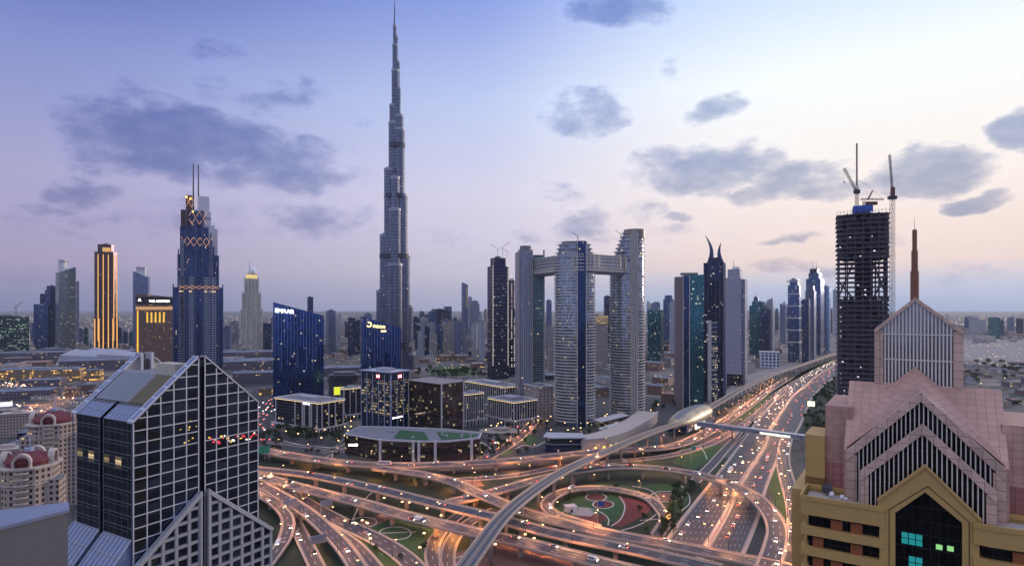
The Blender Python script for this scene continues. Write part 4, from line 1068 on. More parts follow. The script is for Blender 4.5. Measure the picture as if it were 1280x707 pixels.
# ================================================================== TOWERS
BLUEG = facade('blue_curtain_wall', 1.6, 3.8, (.05,.10,.26), (.05,.08,.16), .10, .16, .035, (1,.8,.5), 1.6)
NAVYG = facade('navy_curtain_wall', 1.5, 3.8, (.025,.05,.15), (.03,.045,.10), .12, .14, .03, (1,.78,.45), 1.5)
TEALG = facade('teal_curtain_wall', 2.2, 3.6, (.035,.14,.185), (.035,.09,.12), .06, .10, .05, (1,.85,.6), 1.4)
STEEL = facade('steel_blue_wall', 1.3, 3.4, (.10,.15,.30), (.20,.22,.30), .22, .18, .012, (1,.85,.6), 1.2, rough=.2)
GREYT = facade('grey_residential', 3.2, 3.4, (.08,.11,.18), (.26,.28,.35), .35, .34, .06, (1,.75,.42), 1.5, rough=.2, metal=.4)
BEIGET = facade('beige_residential', 3.0, 3.3, (.06,.07,.11), (.38,.33,.31), .40, .38, .07, (1,.72,.4), 1.5, rough=.2, metal=.3)
WHITET = facade('white_residential', 3.0, 3.4, (.08,.12,.20), (.48,.50,.56), .36, .36, .05, (1,.8,.5), 1.5, rough=.2, metal=.4)
DARKT = facade('dark_residential', 1.8, 3.5, (.015,.025,.07), (.05,.05,.09), .16, .18, .035, (1,.85,.7), 2.0)
GREENG = facade('dark_green_office', 2.6, 3.9, (.03,.07,.08), (.05,.09,.08), .12, .2, .35, (.75,1.0,.7), 1.0)
BROWNG = facade('bronze_glass', 2.3, 3.9, (.10,.075,.075), (.055,.04,.045), .05, .10, .10, (1,.82,.45), .9, .08, .8, .03, .6)
LOWDG = facade('dark_office_glass', 2.4, 3.6, (.03,.035,.06), (.05,.05,.07), .10, .22, .06, (1,.75,.4), 1.4)
PUNCH = facade('punched_grey_grid', 3.0, 3.3, (.05,.06,.12), (.42,.42,.52), .48, .50, .015, (1,.8,.5), 1.5, rough=.2, metal=.4)
HOTELG = facade('gold_brown_hotel', 3.1, 3.4, (.06,.045,.05), (.26,.15,.11), .30, .40, .10, (1,.62,.22), 1.5, rough=.3, metal=.2)
SLAB = plain('pale_floor_slab', (.52,.50,.50), .5, .1, .15, .3); SLABD = plain('grey_floor_slab', (.24,.25,.32), .5, .2, .15, .3)
GOLD = plain('gold_trim', (.65,.40,.16), .4, .3, .15, .3); COLS = plain('pale_stone_frame', (.56,.53,.54), .6, 0, .15, .3)
def site(pl, pr, D):
    x = XX((pl+pr)/2, D); th = math.atan2(x, D); return x, (pr-pl)*D*math.cos(th)/FPX, -th
def slabs(poly, z0, z1, step, out, th, skip=0, seed=0):
    m = MB(); z = z0
    P = grow(poly, out)
    while z < z1:
        m.prism(P, z, z+th, bottom=True); z += step
    return m
def vfins(poly, z0, z1, sp, dp, wd, idx=None):
    m = MB(); n = len(poly)
    for i in range(n):
        if idx and i not in idx: continue
        a, b = Vector(poly[i]), Vector(poly[(i+1) % n]); L = (b-a).length
        if L < sp*.6: continue
        d_ = (b-a)/L; nn = Vector((d_.y, -d_.x)); k = max(1, round(L/sp))
        for j in range(k+1):
            p = a+d_*(L*j/k); q = [p-d_*wd/2+nn*.01, p-d_*wd/2+nn*dp, p+d_*wd/2+nn*dp, p+d_*wd/2+nn*.01]
            if i and False: pass
            m.prism([tuple(v) for v in reversed(q)][::-1] if False else [tuple(v) for v in q], z0, z1)
    return m
def crown_bits(m, w_, d_, z, rr):
    """roof plant: boxes, ducts and a rim"""
    for k in range(rr.randint(2,4)):
        sx, sy = w_*rr.uniform(.12,.35), d_*rr.uniform(.15,.35); x = rr.uniform(-w_/2+sx, w_/2-sx); y = d_*.5+rr.uniform(-.25,.25)*d_
        m.cbox(x, y, z+.01*k, sx, sy, rr.uniform(1.5,4.5))
def tower(name, label, cat, pl, pr, pt, D, mat, dr=.9, off=0, shape='box', slab=None, fin=None, top='plant', pod=0, group=None, z_top=None, base=None, seed=None):
    x, w_, rot = site(pl, pr, D); h = z_top or ZZ(pt, D); rr = random.Random(seed or int(pl*7+pt))
    if off: w_ /= (abs(math.cos(off))+dr*abs(math.sin(off)))
    dd = w_*dr; r = T(name, label, cat, (x, D, 0), rot+off, group)
    if shape == 'box': P = rect(-w_/2,w_/2,0,dd)
    elif shape == 'ell': P = ell(0,dd/2,w_/2,dd/2,28)
    elif shape == 'cham': c = w_*.18; P = [(-w_/2+c,0),(w_/2-c,0),(w_/2,c),(w_/2,dd-c),(w_/2-c,dd),(-w_/2+c,dd),(-w_/2,dd-c),(-w_/2,c)]
    elif shape == 'bow': P = [(-w_/2,dd),(-w_/2,dd*.25)]+ell(0,dd*.25,w_/2,dd*.25,10,0,185,355)+[(w_/2,dd*.25),(w_/2,dd)]; P = P[::-1] if sum(P[i-1][0]*P[i][1]-P[i][0]*P[i-1][1] for i in range(len(P))) < 0 else P
    ht = h
    if top == 'slant': zf = lambda a, b: h-(a+w_/2)*.45
    elif top == 'slantl': zf = lambda a, b: h-(w_/2-a)*.45
    else: zf = h
    if top in ('step','crown'): ht = h*.93; zf = ht
    if top == 'spire': ht = h*.86; zf = ht
    MB().prism(P, 0, zf).build('tower_shaft', mat, r)
    if slab: slabs(P, slab[3] if len(slab) > 3 else 8, (ht if not callable(zf) else h-w_*.4), slab[0], slab[1], .5, 0).build('floor_slabs', slab[2], r)
    if fin: vfins(P, 0, ht if not callable(zf) else h-w_*.45, fin[0], fin[1], fin[2]).build('fins', fin[3], r)
    if top in ('plant','crown','step'):
        m = MB(); R2 = grow(P, -.3)
        m2 = MB(); m2.prism(P, ht+.01, ht+1.2, top=False)
        if top == 'plant': crown_bits(m, w_, dd, ht, rr)
        else: m.prism([(a*.72, dd/2+(b-dd/2)*.72) for a, b in P], ht, h)
        rp = m.build('roof_plant' if top == 'plant' else 'upper_crown', ROOF if top == 'plant' else mat, r)
        if top != 'plant': mm = MB(); crown_bits(mm, w_*.6, dd*.6, h, rr); mm.xf(Matrix.Translation((0,dd*.2,0))); mm.build('roof_plant', ROOF, rp)
    if top == 'spire':
        m = MB(); m.prism([(a*.7, dd/2+(b-dd/2)*.7) for a, b in P], ht, ht+(h-ht)*.45); m.build('upper_crown', mat, r)
        MB().tube((0,dd/2,ht+(h-ht)*.45),(0,dd/2,h), w_*.05, .3, 6).build('spire', METAL, r)
    if pod: MB().prism(rect(-w_*.5-pod, w_*.5+pod, -pod*.6, dd+pod), 0, 12).build('podium', CONCD, r)
    r['_w'] = w_; r['_h'] = h; r['_d'] = dd
    return r

# ------------------------------------------------ world-record needle tower
bk = T('needle_tower', 'tallest stepped silver-blue needle skyscraper with a long thin spire', 'skyscraper', (XX(495,1300),1300,0), -math.atan2(XX(495,1300),1300))
NEED = facade('needle_tower_skin', 2.0, 7.0, (.17,.20,.29), (.05,.055,.09), .30, .16, .004, (1,.8,.5), 1.2, .22, .8, .02, .4, .4)
cx0 = 495
LOB = [(470.7,483,363,8),(475,488,293,4),(480.4,492,211,-2),(485.9,497,152,3),(486.9,497.5,129,8),(489.6,498.5,85,6),(490.6,497,52.6,7),(491.4,495.6,29,9),
       (503,519,441,3),(502,516.3,381,2),(499,512.3,317,-3),(496,509.3,243,-4),(492,505.9,160,2),(493.2,504.3,142,6),(493.5,500.9,107,7),(493.4,499.9,74,9),(493,497.5,42,9),
       (484,503,330,-17),(485.5,501,262,-14),(487,499.5,222,-9)]
caps = MB(); K = 1300/FPX
for i, (a, b, top, y) in enumerate(LOB):
    rx = (b-a)/2*K; xc = ((a+b)/2-cx0)*K; ztp = ZZ(top, 1300)
    m = MB(); P = ell(xc, y+6, rx, max(rx, 6)*1.1, 18); m.prism(P, 0, ztp, sm=False); o = m.build('tower_lobe', NEED, bk)
    c_ = MB(); c_.prism(grow(P, .5), ztp-5, ztp+.6, bottom=True); c_.prism([(q[0]*.6+xc*.4, q[1]*.6+(y+6)*.4) for q in P], ztp+.6, ztp+3.5); c_.build('lobe_cap', plain('needle_cap', (.30,.31,.38), .4, .5, .1, .05), o)
MECH = plain('needle_mechanical_band', (.06,.06,.09), .5, .4, .1, .05)
for py, a, b in ((181,486.4,506),(245,480.5,509.5),(320,475,512.5),(430,470.6,516.5)):
    zc = ZZ(py,1300); m = MB(); m.prism(ell(((a+b)/2-cx0)*K, 7, (b-a)/2*K+.6, (b-a)/2*K*.85, 26), zc-5, zc+5, bottom=True); m.build('mechanical_band', MECH, bk)
m = MB(); m.tube((-2.5*K,12,ZZ(45,1300)),(-1.6*K,12,ZZ(10,1300)), 2.2, 1.2, 8); m.tube((-1.6*K,12,ZZ(10,1300)),(-1.7*K,12,ZZ(-14,1300)), 1.0, .35, 8); m.build('spire', plain('spire_steel', (.14,.14,.2), .4, .6), bk)
m = MB()
for x_ in (-3.0,-.2): m.box(x_*K-.9, x_*K+.9, -20.5+(0), -18, 0, ZZ(262,1300))
m.build('vertical_groove', MECH, bk)
m = MB(); m.prism(ell(0,5,48,38,30), 0, 14); m.build('podium', CONC, bk)

# ------------------------------------------------ twin-mast tower (left of centre)
NAVR = facade('navy_ribbed_wall', 1.5, 3.8, (.05,.085,.20), (.035,.05,.12), .16, .16, .02, (1,.7,.35), 1.8, .15, .7, .03, .6)
RIBB = facade('balcony_stack', 4.0, 3.6, (.03,.05,.10), (.40,.42,.50), .06, .36, .03, (1,.7,.35), 1.6, rough=.2, metal=.4)
D0_ = 885; x, wd_, rot = site(216, 280, D0_); tw = T('skyscraper', 'navy ribbed art-deco skyscraper with lit golden X bands and two masts', 'skyscraper', (x,D0_,0), rot); K0 = D0_/FPX*math.cos(rot)
def lx(px): return (px-248)*K0
ZT_ = lambda py: ZZ(py, D0_)
tiers = [(217,279,359,0,52),(222,274,318,4,46),(225,268,283,8,38),(228,262,262,12,32)]
for i, (a, b, top, y0, dd) in enumerate(tiers):
    m = MB(); m.prism(rect(lx(a),lx(b),y0,y0+dd), 0, ZT_(top)); m.build('tower_tier', NAVR, tw)
m = MB()
for a, b, top in ((224,231,345),(236,243,345),(255,262,345),(266,271,345),(226,230,300),(262,266,300)): m.box(lx(a),lx(b),-.9,3.9,0,ZT_(top))
m.build('balcony_bay', RIBB, tw)
m = MB()
for a, top in ((217,355),(223.5,312),(233,262),(245,262),(253,262),(263.5,290),(273.5,320),(279,355)): m.box(lx(a)-.7,lx(a)+.7,-1.6,2+4,0,ZT_(top))
m.build('vertical_pier', plain('navy_pier', (.09,.12,.22), .4, .4), tw)
m = MB(); m.box(lx(231),lx(259),13,40,0,ZT_(262)); m.build('tower_tier', NAVR, tw)
WC = plain('white_crown_panel', (.68,.68,.72), .5, 0, .1, .1)
for a, b, top, bot, y0 in ((247,262,243,262,14),(255,264,262,281,11),(261,268.5,280,300,7),(265,273,283,318,20)):
    MB().box(lx(a),lx(b),y0,y0+9,ZT_(bot)-8,ZT_(top)).build('white_crown', WC, tw)
m = MB(); m.box(lx(232),lx(240),13,26,ZT_(262),ZT_(243)); m.box(lx(226),lx(236),10,22,ZT_(283),ZT_(262)); m.build('brown_crown', plain('brown_crown', (.10,.06,.055), .6), tw)
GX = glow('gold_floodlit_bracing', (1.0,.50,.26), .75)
for a, b, top, bot, y0, n in ((226,266,296,307,6,5),(230,259,263,279,11,3),(232,247,245,258,12.5,2),(224,274,357,361,-1.8,6)):
    m = MB(); z1, z0_ = ZT_(top), ZT_(bot)
    for k in range(n):
        xa, xb = lx(a+(b-a)*k/n), lx(a+(b-a)*(k+1)/n)
        m.beam((xa,y0,z0_),(xb,y0,z1),.6,.5); m.beam((xb,y0+.03,z0_),(xa,y0+.03,z1),.6,.5)
    m.build('x_bracing', GX, tw)
m = MB()
for px_, z_ in ((229,262),(233,244),(241,262),(238,246),(226,283)): m.cbox(lx(px_),11.5,ZT_(z_+2.5),2.0,1.0,2.2)
m.build('lit_lantern', AMBER, tw)
for a in (241.5,248): MB().tube((lx(a),20,ZT_(262)),(lx(a),20,ZT_(202)), 1.15, .7, 8).build('mast', DARK, tw)
t_ = text_mb('EMAAR', 3.2); t_.xf(Matrix.Translation((lx(259.5),10.6,ZT_(271)))); t_.build('sign_lettering', DARK, tw)

# ------------------------------------------------ gold-striped tower
r = tower('skyscraper', 'dark octagonal skyscraper with glowing gold vertical stripes', 'skyscraper', 118, 147, 314, 2000, facade('brown_black_wall', 2.5, 3.8, (.05,.035,.05), (.10,.06,.06), .2, .2, .02, (1,.6,.25), 1.5), .9, 0, 'cham', top='crown', z_top=ZZ(305,2000))
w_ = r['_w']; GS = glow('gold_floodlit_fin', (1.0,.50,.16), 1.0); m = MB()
for k, f in enumerate((-.34,-.12,.1,.34,.47)): m.box(w_*f-1.3,w_*f+1.3,-2,-.02,40,ZZ(318,2000))
m.build('lit_fin', GS, r); m = MB()
for f in (-.48,-.3,-.12,.1,.3,.48): m.box(w_*f-1.5,w_*f+1.5,-5,-2.02,8,ZZ(398,2000))
m.build('lit_fin', GS, r)
MB().prism(rect(-w_*.52,w_*.54,-2,w_),0,ZZ(397,2000)).build('lower_tier', facade('brown_black_wall', 1,1,(0,0,0),(0,0,0)), r)
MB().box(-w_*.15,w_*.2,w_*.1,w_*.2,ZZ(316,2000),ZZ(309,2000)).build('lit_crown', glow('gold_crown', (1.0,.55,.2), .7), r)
# ------------------------------------------------ left group
r = tower('skyscraper', 'tall grey-green tower with curved cap, left of the gold-striped tower', 'skyscraper', 71.5, 97, 333, 2050, facade('grey_green_wall', 2.6, 3.6, (.10,.16,.20), (.20,.25,.28), .14, .28, .05, (1,.75,.4), 1.5), .8, R(14), top='slantl', slab=(3.6*3, .7, SLABD))
h = r['_h']; w_ = r['_w']; m = MB(); m.prism(ell(-w_*.2,w_*.4,w_*.26,w_*.3,16), h-20, h+24); c_ = m.build('curved_cap', WHITE, r); t_ = text_mb('EMAAR', 8); t_.xf(Matrix.Translation((-w_*.2,w_*.06,h+17))); t_.build('sign_lettering', DARK, c_)
tower('skyscraper', 'blue tower with domed glass top, second from left edge', 'skyscraper', 56, 72, 357, 2150, NAVYG, .8, 0, 'bow', top='crown')
tower('skyscraper', 'lower dark blue slab beside the domed blue tower', 'skyscraper', 42, 60, 380, 2080, BLUEG, .8, 0, 'box')
tower('skyscraper', 'flat-topped dark slab in the gap behind the domed blue tower', 'skyscraper', 50, 70, 367, 2200, NAVYG, .8, 0, 'box')
r = tower('office_building', 'dark office block with greenish lit windows at the left edge', 'office building', -14, 37, 395, 1650, GREENG, .7, 0, 'box', slab=(3.9*2, .4, SLABD))
tower('skyscraper', 'thin pinkish tower just right of the grey-green tower', 'skyscraper', 95, 99, 352, 2400, GREYT, 1)
r = tower('skyscraper', 'grey-blue tower with slanted top and rooftop sign behind the hotel', 'skyscraper', 165, 186.5, 339, 2100, STEEL, .7, R(-10), top='slant', slab=(11, .6, SLABD))
h = r['_h']; w_ = r['_w']; c_ = MB().box(-w_*.3,w_*.28,2,w_*.5,h-18,h+16).build('sign_box', WHITE, r); t_ = text_mb('EMAAR', 8); t_.xf(Matrix.Translation((0,1.7,h+10))); t_.build('sign_lettering', DARK, c_)
# hotel with the lit sign
x, w_, rot = site(170,217,1500); r = T('hotel', 'brown-gold slab hotel with lit sign on its slanted roof', 'hotel', (x,1500,0), rot)
zt1, zt2 = ZZ(367,1500), ZZ(371,1500); MB().prism(rect(-w_/2,w_/2,0,26), 0, lambda a, b: zt1-(a+w_/2)/w_*(zt1-zt2)).build('hotel_slab', HOTELG, r)
MB().box(-w_/2-.4,w_/2+.4,-.8,26.4,ZZ(380,1500),zt2-.5).build('sign_fascia', plain('black_fascia', (.02,.02,.025), .4), r)
t_ = text_mb('THE ADDRESS', 7.2); t_.xf(Matrix.Translation((w_*.12,-1.1,ZZ(376.3,1500)))); t_.build('sign_lettering', WHITEGLOW, r)
t_ = text_mb('A', 10); t_.xf(Matrix.Translation((-w_*.4,-1.1,ZZ(375,1500)))); t_.build('sign_emblem', WHITEGLOW, r)
m = MB()
for k in range(5): m.box(-w_*.22+k*w_*.11,-w_*.22+k*w_*.11+3.6,-.6,-.05,ZZ(403,1500),ZZ(390,1500))
m.build('lit_alcove', glow('yellow_alcove_light', (1.0,.58,.08), 1.0), r)
MB().box(-w_*.47,-w_*.43,-.6,-.05,8,ZZ(388,1500)).build('lit_edge_strip', glow('yellow_alcove_light', (1.0,.58,.08), 1.0), r)
m = MB(); m.box(-w_*.5,w_*.5,-.5,-.1,ZZ(387,1500),ZZ(383,1500)); m.build('lit_soffit', glow('soffit_light', (.9,.5,.25), .6), r)
# art-deco white-gold hotel tower
D_a = 1900; x, w_, rot = site(301,328,D_a); r = T('hotel_tower', 'slender floodlit white-gold art-deco tower with curved dome cap and mast', 'hotel tower', (x,D_a,0), rot); z = lambda p: ZZ(p,D_a)
DECO = facade('floodlit_deco_wall', 3.4, 3.6, (.20,.20,.22), (.62,.58,.50), .38, .22, .22, (1,.85,.5), .9, rough=.3, metal=.3)
for f, top, y in ((1,388,0),(.84,366,4),(.62,348,8)):
    P = rect(-w_/2*f,w_/2*f,y,y+w_*f); MB().prism(P,0,z(top)).build('tower_tier', DECO, r); vfins(P, 0, z(top)+4, w_*f/4, 2.2, 2.0).build('fins', plain('cream_pier', (.62,.58,.50), .6), r)
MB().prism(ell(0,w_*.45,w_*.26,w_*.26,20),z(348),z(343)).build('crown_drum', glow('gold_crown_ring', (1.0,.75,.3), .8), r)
m = MB(); rings = [[(w_*.04+q*math.cos(a)*w_*.24, w_*.45+q*math.sin(a)*w_*.24, z(343)+zz) for a in [2*math.pi*i/16 for i in range(16)]] for q, zz in ((1,0),(.92,10),(.7,18),(.3,24),(.05,26))]; m.loft(rings, sm=True); m.build('dome_cap', WHITE, r)
MB().tube((-w_*.1,w_*.45,z(343)),(-w_*.1,w_*.45,z(325)),1.6,.8,6).build('mast', METAL, r)
m = MB()
for k in range(5): m.prism(ell(6,w_*.4,w_*(.85-.1*k),w_*(.7-.1*k),24), k*7, k*7+6.5)
m.build('podium', DECO, r)

# ------------------------------------------------ striped blue glass tower with slanted roof
def slanted(lab, pl, pr, ztl, ztr, D, dd, off=0):
    x, w_, rot = site(pl, pr, D); r = T('office_tower', lab, 'office tower', (x,D,0), rot+off)
    hl, hr = ZZ(ztl,D), ZZ(ztr,D); zf = lambda a, b: hl+(hr-hl)*(a+w_/2)/w_
    STR = facade('cobalt_striped_glass', 2.0, 3.8, (.028,.075,.25), (.02,.03,.09), .12, .10, .03, (1,.82,.5), 1.4, .12, .85, .05, 1.0)
    b = w_*.03; P = [(-w_/2,2.5),(-w_*.25,.6),(0,0),(w_*.25,.3),(w_/2,2),(w_/2,dd),(-w_/2,dd)]
    MB().prism(P, 0, zf).build('glass_volume', STR, r)
    m = MB(); mb2 = MB(); n = int(w_/2.2); rr = random.Random(3)
    for k in range(n+1):
        xx = -w_/2+w_*k/n; yy = 0 if abs(xx) < .1 else 0
        for (a, c) in zip(P[:5], P[1:5]):
            if a[0] <= xx <= c[0]+.01: yy = a[1]+(c[1]-a[1])*(xx-a[0])/(c[0]-a[0]); break
        (m if k % 2 else mb2).box(xx-.22,xx+.22,yy-1.0,yy-.01,(rr.uniform(.34,.62)*hl if k % 2 else rr.uniform(8,35)),zf(xx,0)-.3)
    m.build('fins', plain('pale_blue_fin', (.26,.38,.80), .35, .3), r); mb2.build('fins', plain('cobalt_fin', (.04,.09,.35), .3, .5), r)
    m = MB()
    for a, c in zip(P, P[1:]+P[:1]): m.beam((a[0],a[1],zf(*a)+.3),(c[0],c[1],zf(*c)+.3),.8,.8)
    m.build('roof_edge', plain('cobalt_fin', (.04,.09,.35), .3, .5), r)
    m = MB(); m.box(w_/2+.01,w_/2+.35,2.5,dd-1,0,zf(w_/2,0)-4); m.build('side_face', NAVYG, r)
    return r, w_, hl, zf
r, w_, hl, zf = slanted('cobalt blue striped glass tower with slanted roof and white lettering', 342, 405, 378, 395, 890, 34)
t_ = text_mb('EMAAR', 8.2, .3); t_.xf(Matrix.Translation((-w_/2+15.5,-1.5,hl-13)) @ Matrix.Rotation(R(5),4,'Y')); t_.build('sign_lettering', WHITEGLOW, r)
r, w_, hl, zf = slanted('second cobalt blue glass tower with slanted roof and gold lettering', 452.5, 502, 395.5, 411, 960, 40, R(6))
t_ = text_mb('noon', 9.5, .3); t_.xf(Matrix.Translation((-w_/2+27,-1.5,hl-15.5)) @ Matrix.Rotation(R(6),4,'Y')); t_.build('sign_lettering', glow('gold_sign_light', (1.0,.72,.25), 4), r)
m = MB()
for k in range(10): a0 = R(-150+k*27); a1 = R(-150+(k+1)*27); q = 3.6; cx_, cz_ = -w_/2+11, hl-12.5; m.beam((cx_+q*math.cos(a0),-1.5,cz_+q*math.sin(a0)),(cx_+q*math.cos(a1),-1.5,cz_+q*math.sin(a1)),1.0,1.3)
m.build('sign_emblem', glow('gold_sign_light', (1.0,.72,.25), 4), r)
MB().box(-w_/2+30,-w_/2+38,-1.6,-1.2,hl-24.5,hl-22.5).build('sign_lettering', glow('gold_sign_light', (1.0,.72,.25), 4), r)

# ------------------------------------------------ office quarter
def office(label, cx_, D, rot, w_, dd, h, mat, colsp=None, base=0, roofpl=True, rim=True, cols=COLS, colw=.8, lit=True, name='office_building', zl=None, roofmat=None):
    r = T(name, label, 'office building', (XX(cx_,D),D,0), rot)
    P = rect(-w_/2,w_/2,0,dd); MB().prism(P,0,h).build('glazed_block', mat, r)
    if colsp: vfins(P, 0, h-2, colsp, .9, colw).build('columns', cols, r)
    if base:
        Q = grow(P, 3.2); m = MB(); m.prism(grow(P, .6), base-.9, base, bottom=True)
        n = len(Q)
        for i in range(n):
            a, b = Vector(Q[i]), Vector(Q[(i+1) % n]); L = (b-a).length; k = int(L/5.2)
            m.beam((a.x,a.y,base-.5),(b.x,b.y,base-.5),1.2,1.6)
            for j in range(k): p = a.lerp(b, j/k); m.box(p.x-.55,p.x+.55,p.y-.55,p.y+.55,0,base-1.3)
        m.build('colonnade', cols, r)
    if rim:
        rm = MB(); Q = grow(P, 1.4); I = grow(P, -2.4)
        for i in range(4):
            a, b, c, d_ = Q[i], Q[(i+1)%4], I[(i+1)%4], I[i]; rm.hull8([(a[0],a[1],h+.02),(b[0],b[1],h+.02),(c[0],c[1],h+.02),(d_[0],d_[1],h+.02)],[(a[0],a[1],h+1.2),(b[0],b[1],h+1.2),(c[0],c[1],h+1.2),(d_[0],d_[1],h+1.2)])
        rf = rm.build('roof_frame', cols, r)
        if lit:
            lm = MB(); Q = grow(P, .7)
            for i in range(4):
                a, b = Q[i], Q[(i+1)%4]; lm.beam((a[0],a[1],h-.5),(b[0],b[1],h-.5),.3,.3)
            lm.build('roof_edge_light', glow('warm_edge_light', (1.0,.72,.34), 2.2), rf)
    m = MB(); m.prism(grow(P, -2.5), h+.01, h+.3); m.build('roof_surface', roofmat or ROOF, r)
    if roofpl:
        rr = random.Random(int(cx_)); m = MB(); m.cbox(0, dd*.5, h+.3, w_*.42, dd*.4, 3.4)
        for k in range(9): m.cbox(rr.uniform(-w_*.38,w_*.38), dd*rr.uniform(.15,.85), h+.3, rr.uniform(1.5,4), rr.uniform(1.5,4), rr.uniform(.8,2.4))
        m.build('roof_plant', plain('pale_roof_plant', (.36,.37,.42), .6, .1, .3, .2), r)
    return r
def fit(pl, pc, pr, D, th):
    c, s = math.cos(th), math.sin(th); aL, aR = (pl-CX)/FPX, (pr-CX)/FPX; X_ = XX(pc, D)
    w_ = (aR*D-X_)/(c-aR*s); d_ = (X_-aL*D)/(s+aL*c); return w_, d_, X_+w_/2*c, D+w_/2*s
def office2(label, pl, pc, pr, pt, D, th, mat, **k):
    w_, d_, x, y = fit(pl, pc, pr, D, th); h = ZZ(pt, D); r = office(label, CX+x/y*FPX, y, th, w_, d_, h, mat, **k); r['_w'] = w_; r['_d'] = d_; r['_h'] = h; return r
def marks(m, x, y, z, n, s, step):      # lettering too small to read in the photograph: a row of strokes
    rr = random.Random(n)
    for k in range(n): m.box(x+k*step-s*.35, x+k*step+s*.35, y-.15, y+.15, z-s*rr.uniform(.35,.5), z+s*rr.uniform(.3,.5))
    return m
# white-columned low office with the big roof frame: nearest corner at about (378, 545)
r = office2('low dark office with white columns, roof frame and small blue-white sign', 344, 399.7, 430, 504, 700, R(58), LOWDG, base=8)
w_, d_, h = r['_w'], r['_d'], r['_h']
for y_ in (4,14,17.5,27,30.5,44,d_-2):
    if y_ < d_: MB().box(-w_/2-.9,-w_/2-.02,y_-.6,y_+.6,8,h-1).build('column', COLS, r)
for x_ in (-.42,-.15,.12,.45): MB().box(w_*x_-.6,w_*x_+.6,-.9,-.02,8,h-1).build('column', COLS, r)
for y_ in (15.7,28.7):
    m = MB()
    for k in range(8): m.box(-w_/2-.6,-w_/2-.03,y_-1.6,y_+1.6,10+k*3.3,10.8+k*3.3)
    m.build('ladder_frame', COLS, r)
m = marks(MB(), 0, 0, 0, 5, 2.4, 2.3); m.xf(Matrix.Translation((-w_/2-1.3,27,h-1.8)) @ Matrix.Rotation(R(-90),4,'Z')); m.build('sign_lettering', glow('blue_white_sign', (.6,.75,1.0), 5), r)
office2('dark low office with white window strips behind the tower with red logos', 426, 430, 452, 486, 790, R(40), LOWDG, colsp=9, base=8)
r = office2('square office tower with yellow-lit floors and two red hexagon logos', 452, 488.6, 511.5, 466, 690, R(56), facade('lit_floor_office', 2.4, 3.5, (.03,.06,.16), (.05,.055,.09), .10, .22, .62, (1,.78,.36), .9, .12, .75, .03, .6, cluster=.3), colsp=10.4, cols=plain('steel_blue_column', (.42,.45,.58), .5, .2), colw=.7, lit=False, roofmat=WHITE)
w_, d_, hh = r['_w'], r['_d'], r['_h']
MB().prism(rect(-w_/2-.15,w_/2+.15,-.15,d_+.15), hh-9.5, hh-.2, top=False).build('navy_top_band', plain('navy_fascia', (.012,.02,.06), .3, .2), r)
MB().prism(rect(-w_/2-.12,w_/2+.12,-.12,d_+.12), 0, 24, top=False).build('navy_base_band', NAVYG, r)
for loc, ax in (((-1,-.5,hh-4.9),0),((-w_/2-.5,d_*.42,hh-4.9),-1)):
    m = MB(); m.box(-2.8,2.8,-.2,.2,-2.3,2.3); n_ = MB()
    n_.face([(-2.2,-.25,1.7),(-2.2,-.25,-1.7),(0,-.25,0)]); n_.face([(2.2,-.25,-1.7),(2.2,-.25,1.7),(0,-.25,0)])
    M = Matrix.Translation(loc) @ Matrix.Rotation(R(90*ax),4,'Z'); m.xf(M); o = m.build('red_logo', glow('red_sign_light', (1.0,.03,.05), 1.6), r); n_.xf(M); n_.build('logo_mark', WHITEGLOW, o)
marks(MB(), -w_/2+3, -.5, 21.5, 8, 1.6, 2.1).build('sign_lettering', WHITEGLOW, r)
r = office2('plain bronze glass office block beside the tower with red logos', 511, 552, 579, 480, 676, R(50), BROWNG, lit=False, rim=False, roofmat=plain('brown_roof', (.30,.25,.24), .8), roofpl=False)
w_, d_, h = r['_w'], r['_d'], r['_h']; m = MB(); P = rect(-w_/2,w_/2,0,d_)
for i in range(4): a, b = P[i], P[(i+1)%4]; m.beam((a[0],a[1],h+.5),(b[0],b[1],h+.5),.8,1.0)
m.build('roof_rim', COLS, r); m = MB()
for a, b in ((-w_/2,0),(w_/2,0),(-w_/2,d_)): m.box(a-.6,a+.6,b-.6,b+.6,0,h)
m.build('corner_frame', COLS, r)
# low podium with green roof decks
pod = T('podium_building', 'low bronze-glass podium building with green roof decks beside the flyover', 'podium building', (XX(520,592),592,0), 0); K1 = 592/FPX
pl = [(431,567),(478,576),(520,578),(560,578),(599,573),(602,565),(560,560),(500,557),(450,556)]
Pq = [(W(a,b,0).x-pod.location.x, W(a,b,0).y-592) for a, b in pl]; Pq = Pq[::-1] if sum(Pq[i-1][0]*Pq[i][1]-Pq[i][0]*Pq[i-1][1] for i in range(len(Pq))) < 0 else Pq
MB().prism(Pq, 0, 20).build('glazed_block', BROWNG, pod)
m = MB()
for i in range(len(Pq)): a, b = Pq[i], Pq[(i+1)%len(Pq)]; m.beam((a[0],a[1],20.5),(b[0],b[1],20.5),.9,1.1)
m.build('roof_rim', COLS, pod)
for q4 in ([(492,572),(520,575),(536,575),(530,564),(500,561)],[(552,575),(594,571),(597,567),(562,564),(546,564)]):
    G_ = [(W(a,b,0).x-pod.location.x, W(a,b,0).y-592) for a, b in q4]; G_ = G_[::-1] if sum(G_[i-1][0]*G_[i][1]-G_[i][0]*G_[i-1][1] for i in range(len(G_))) < 0 else G_
    MB().prism(G_, 20.02, 20.5).build('green_deck', GDECK, pod)
m = MB(); rr = random.Random(2)
for k in range(16): a = W(rr.uniform(440,595), rr.uniform(562,573), 0); m.cbox(a.x-pod.location.x, a.y-592, 20.52, rr.uniform(1,4), rr.uniform(1,3), rr.uniform(.6,2))
m.build('roof_plant', plain('pale_roof_plant', (.36,.37,.42), .6, .1, .3, .2), pod)
m = MB()
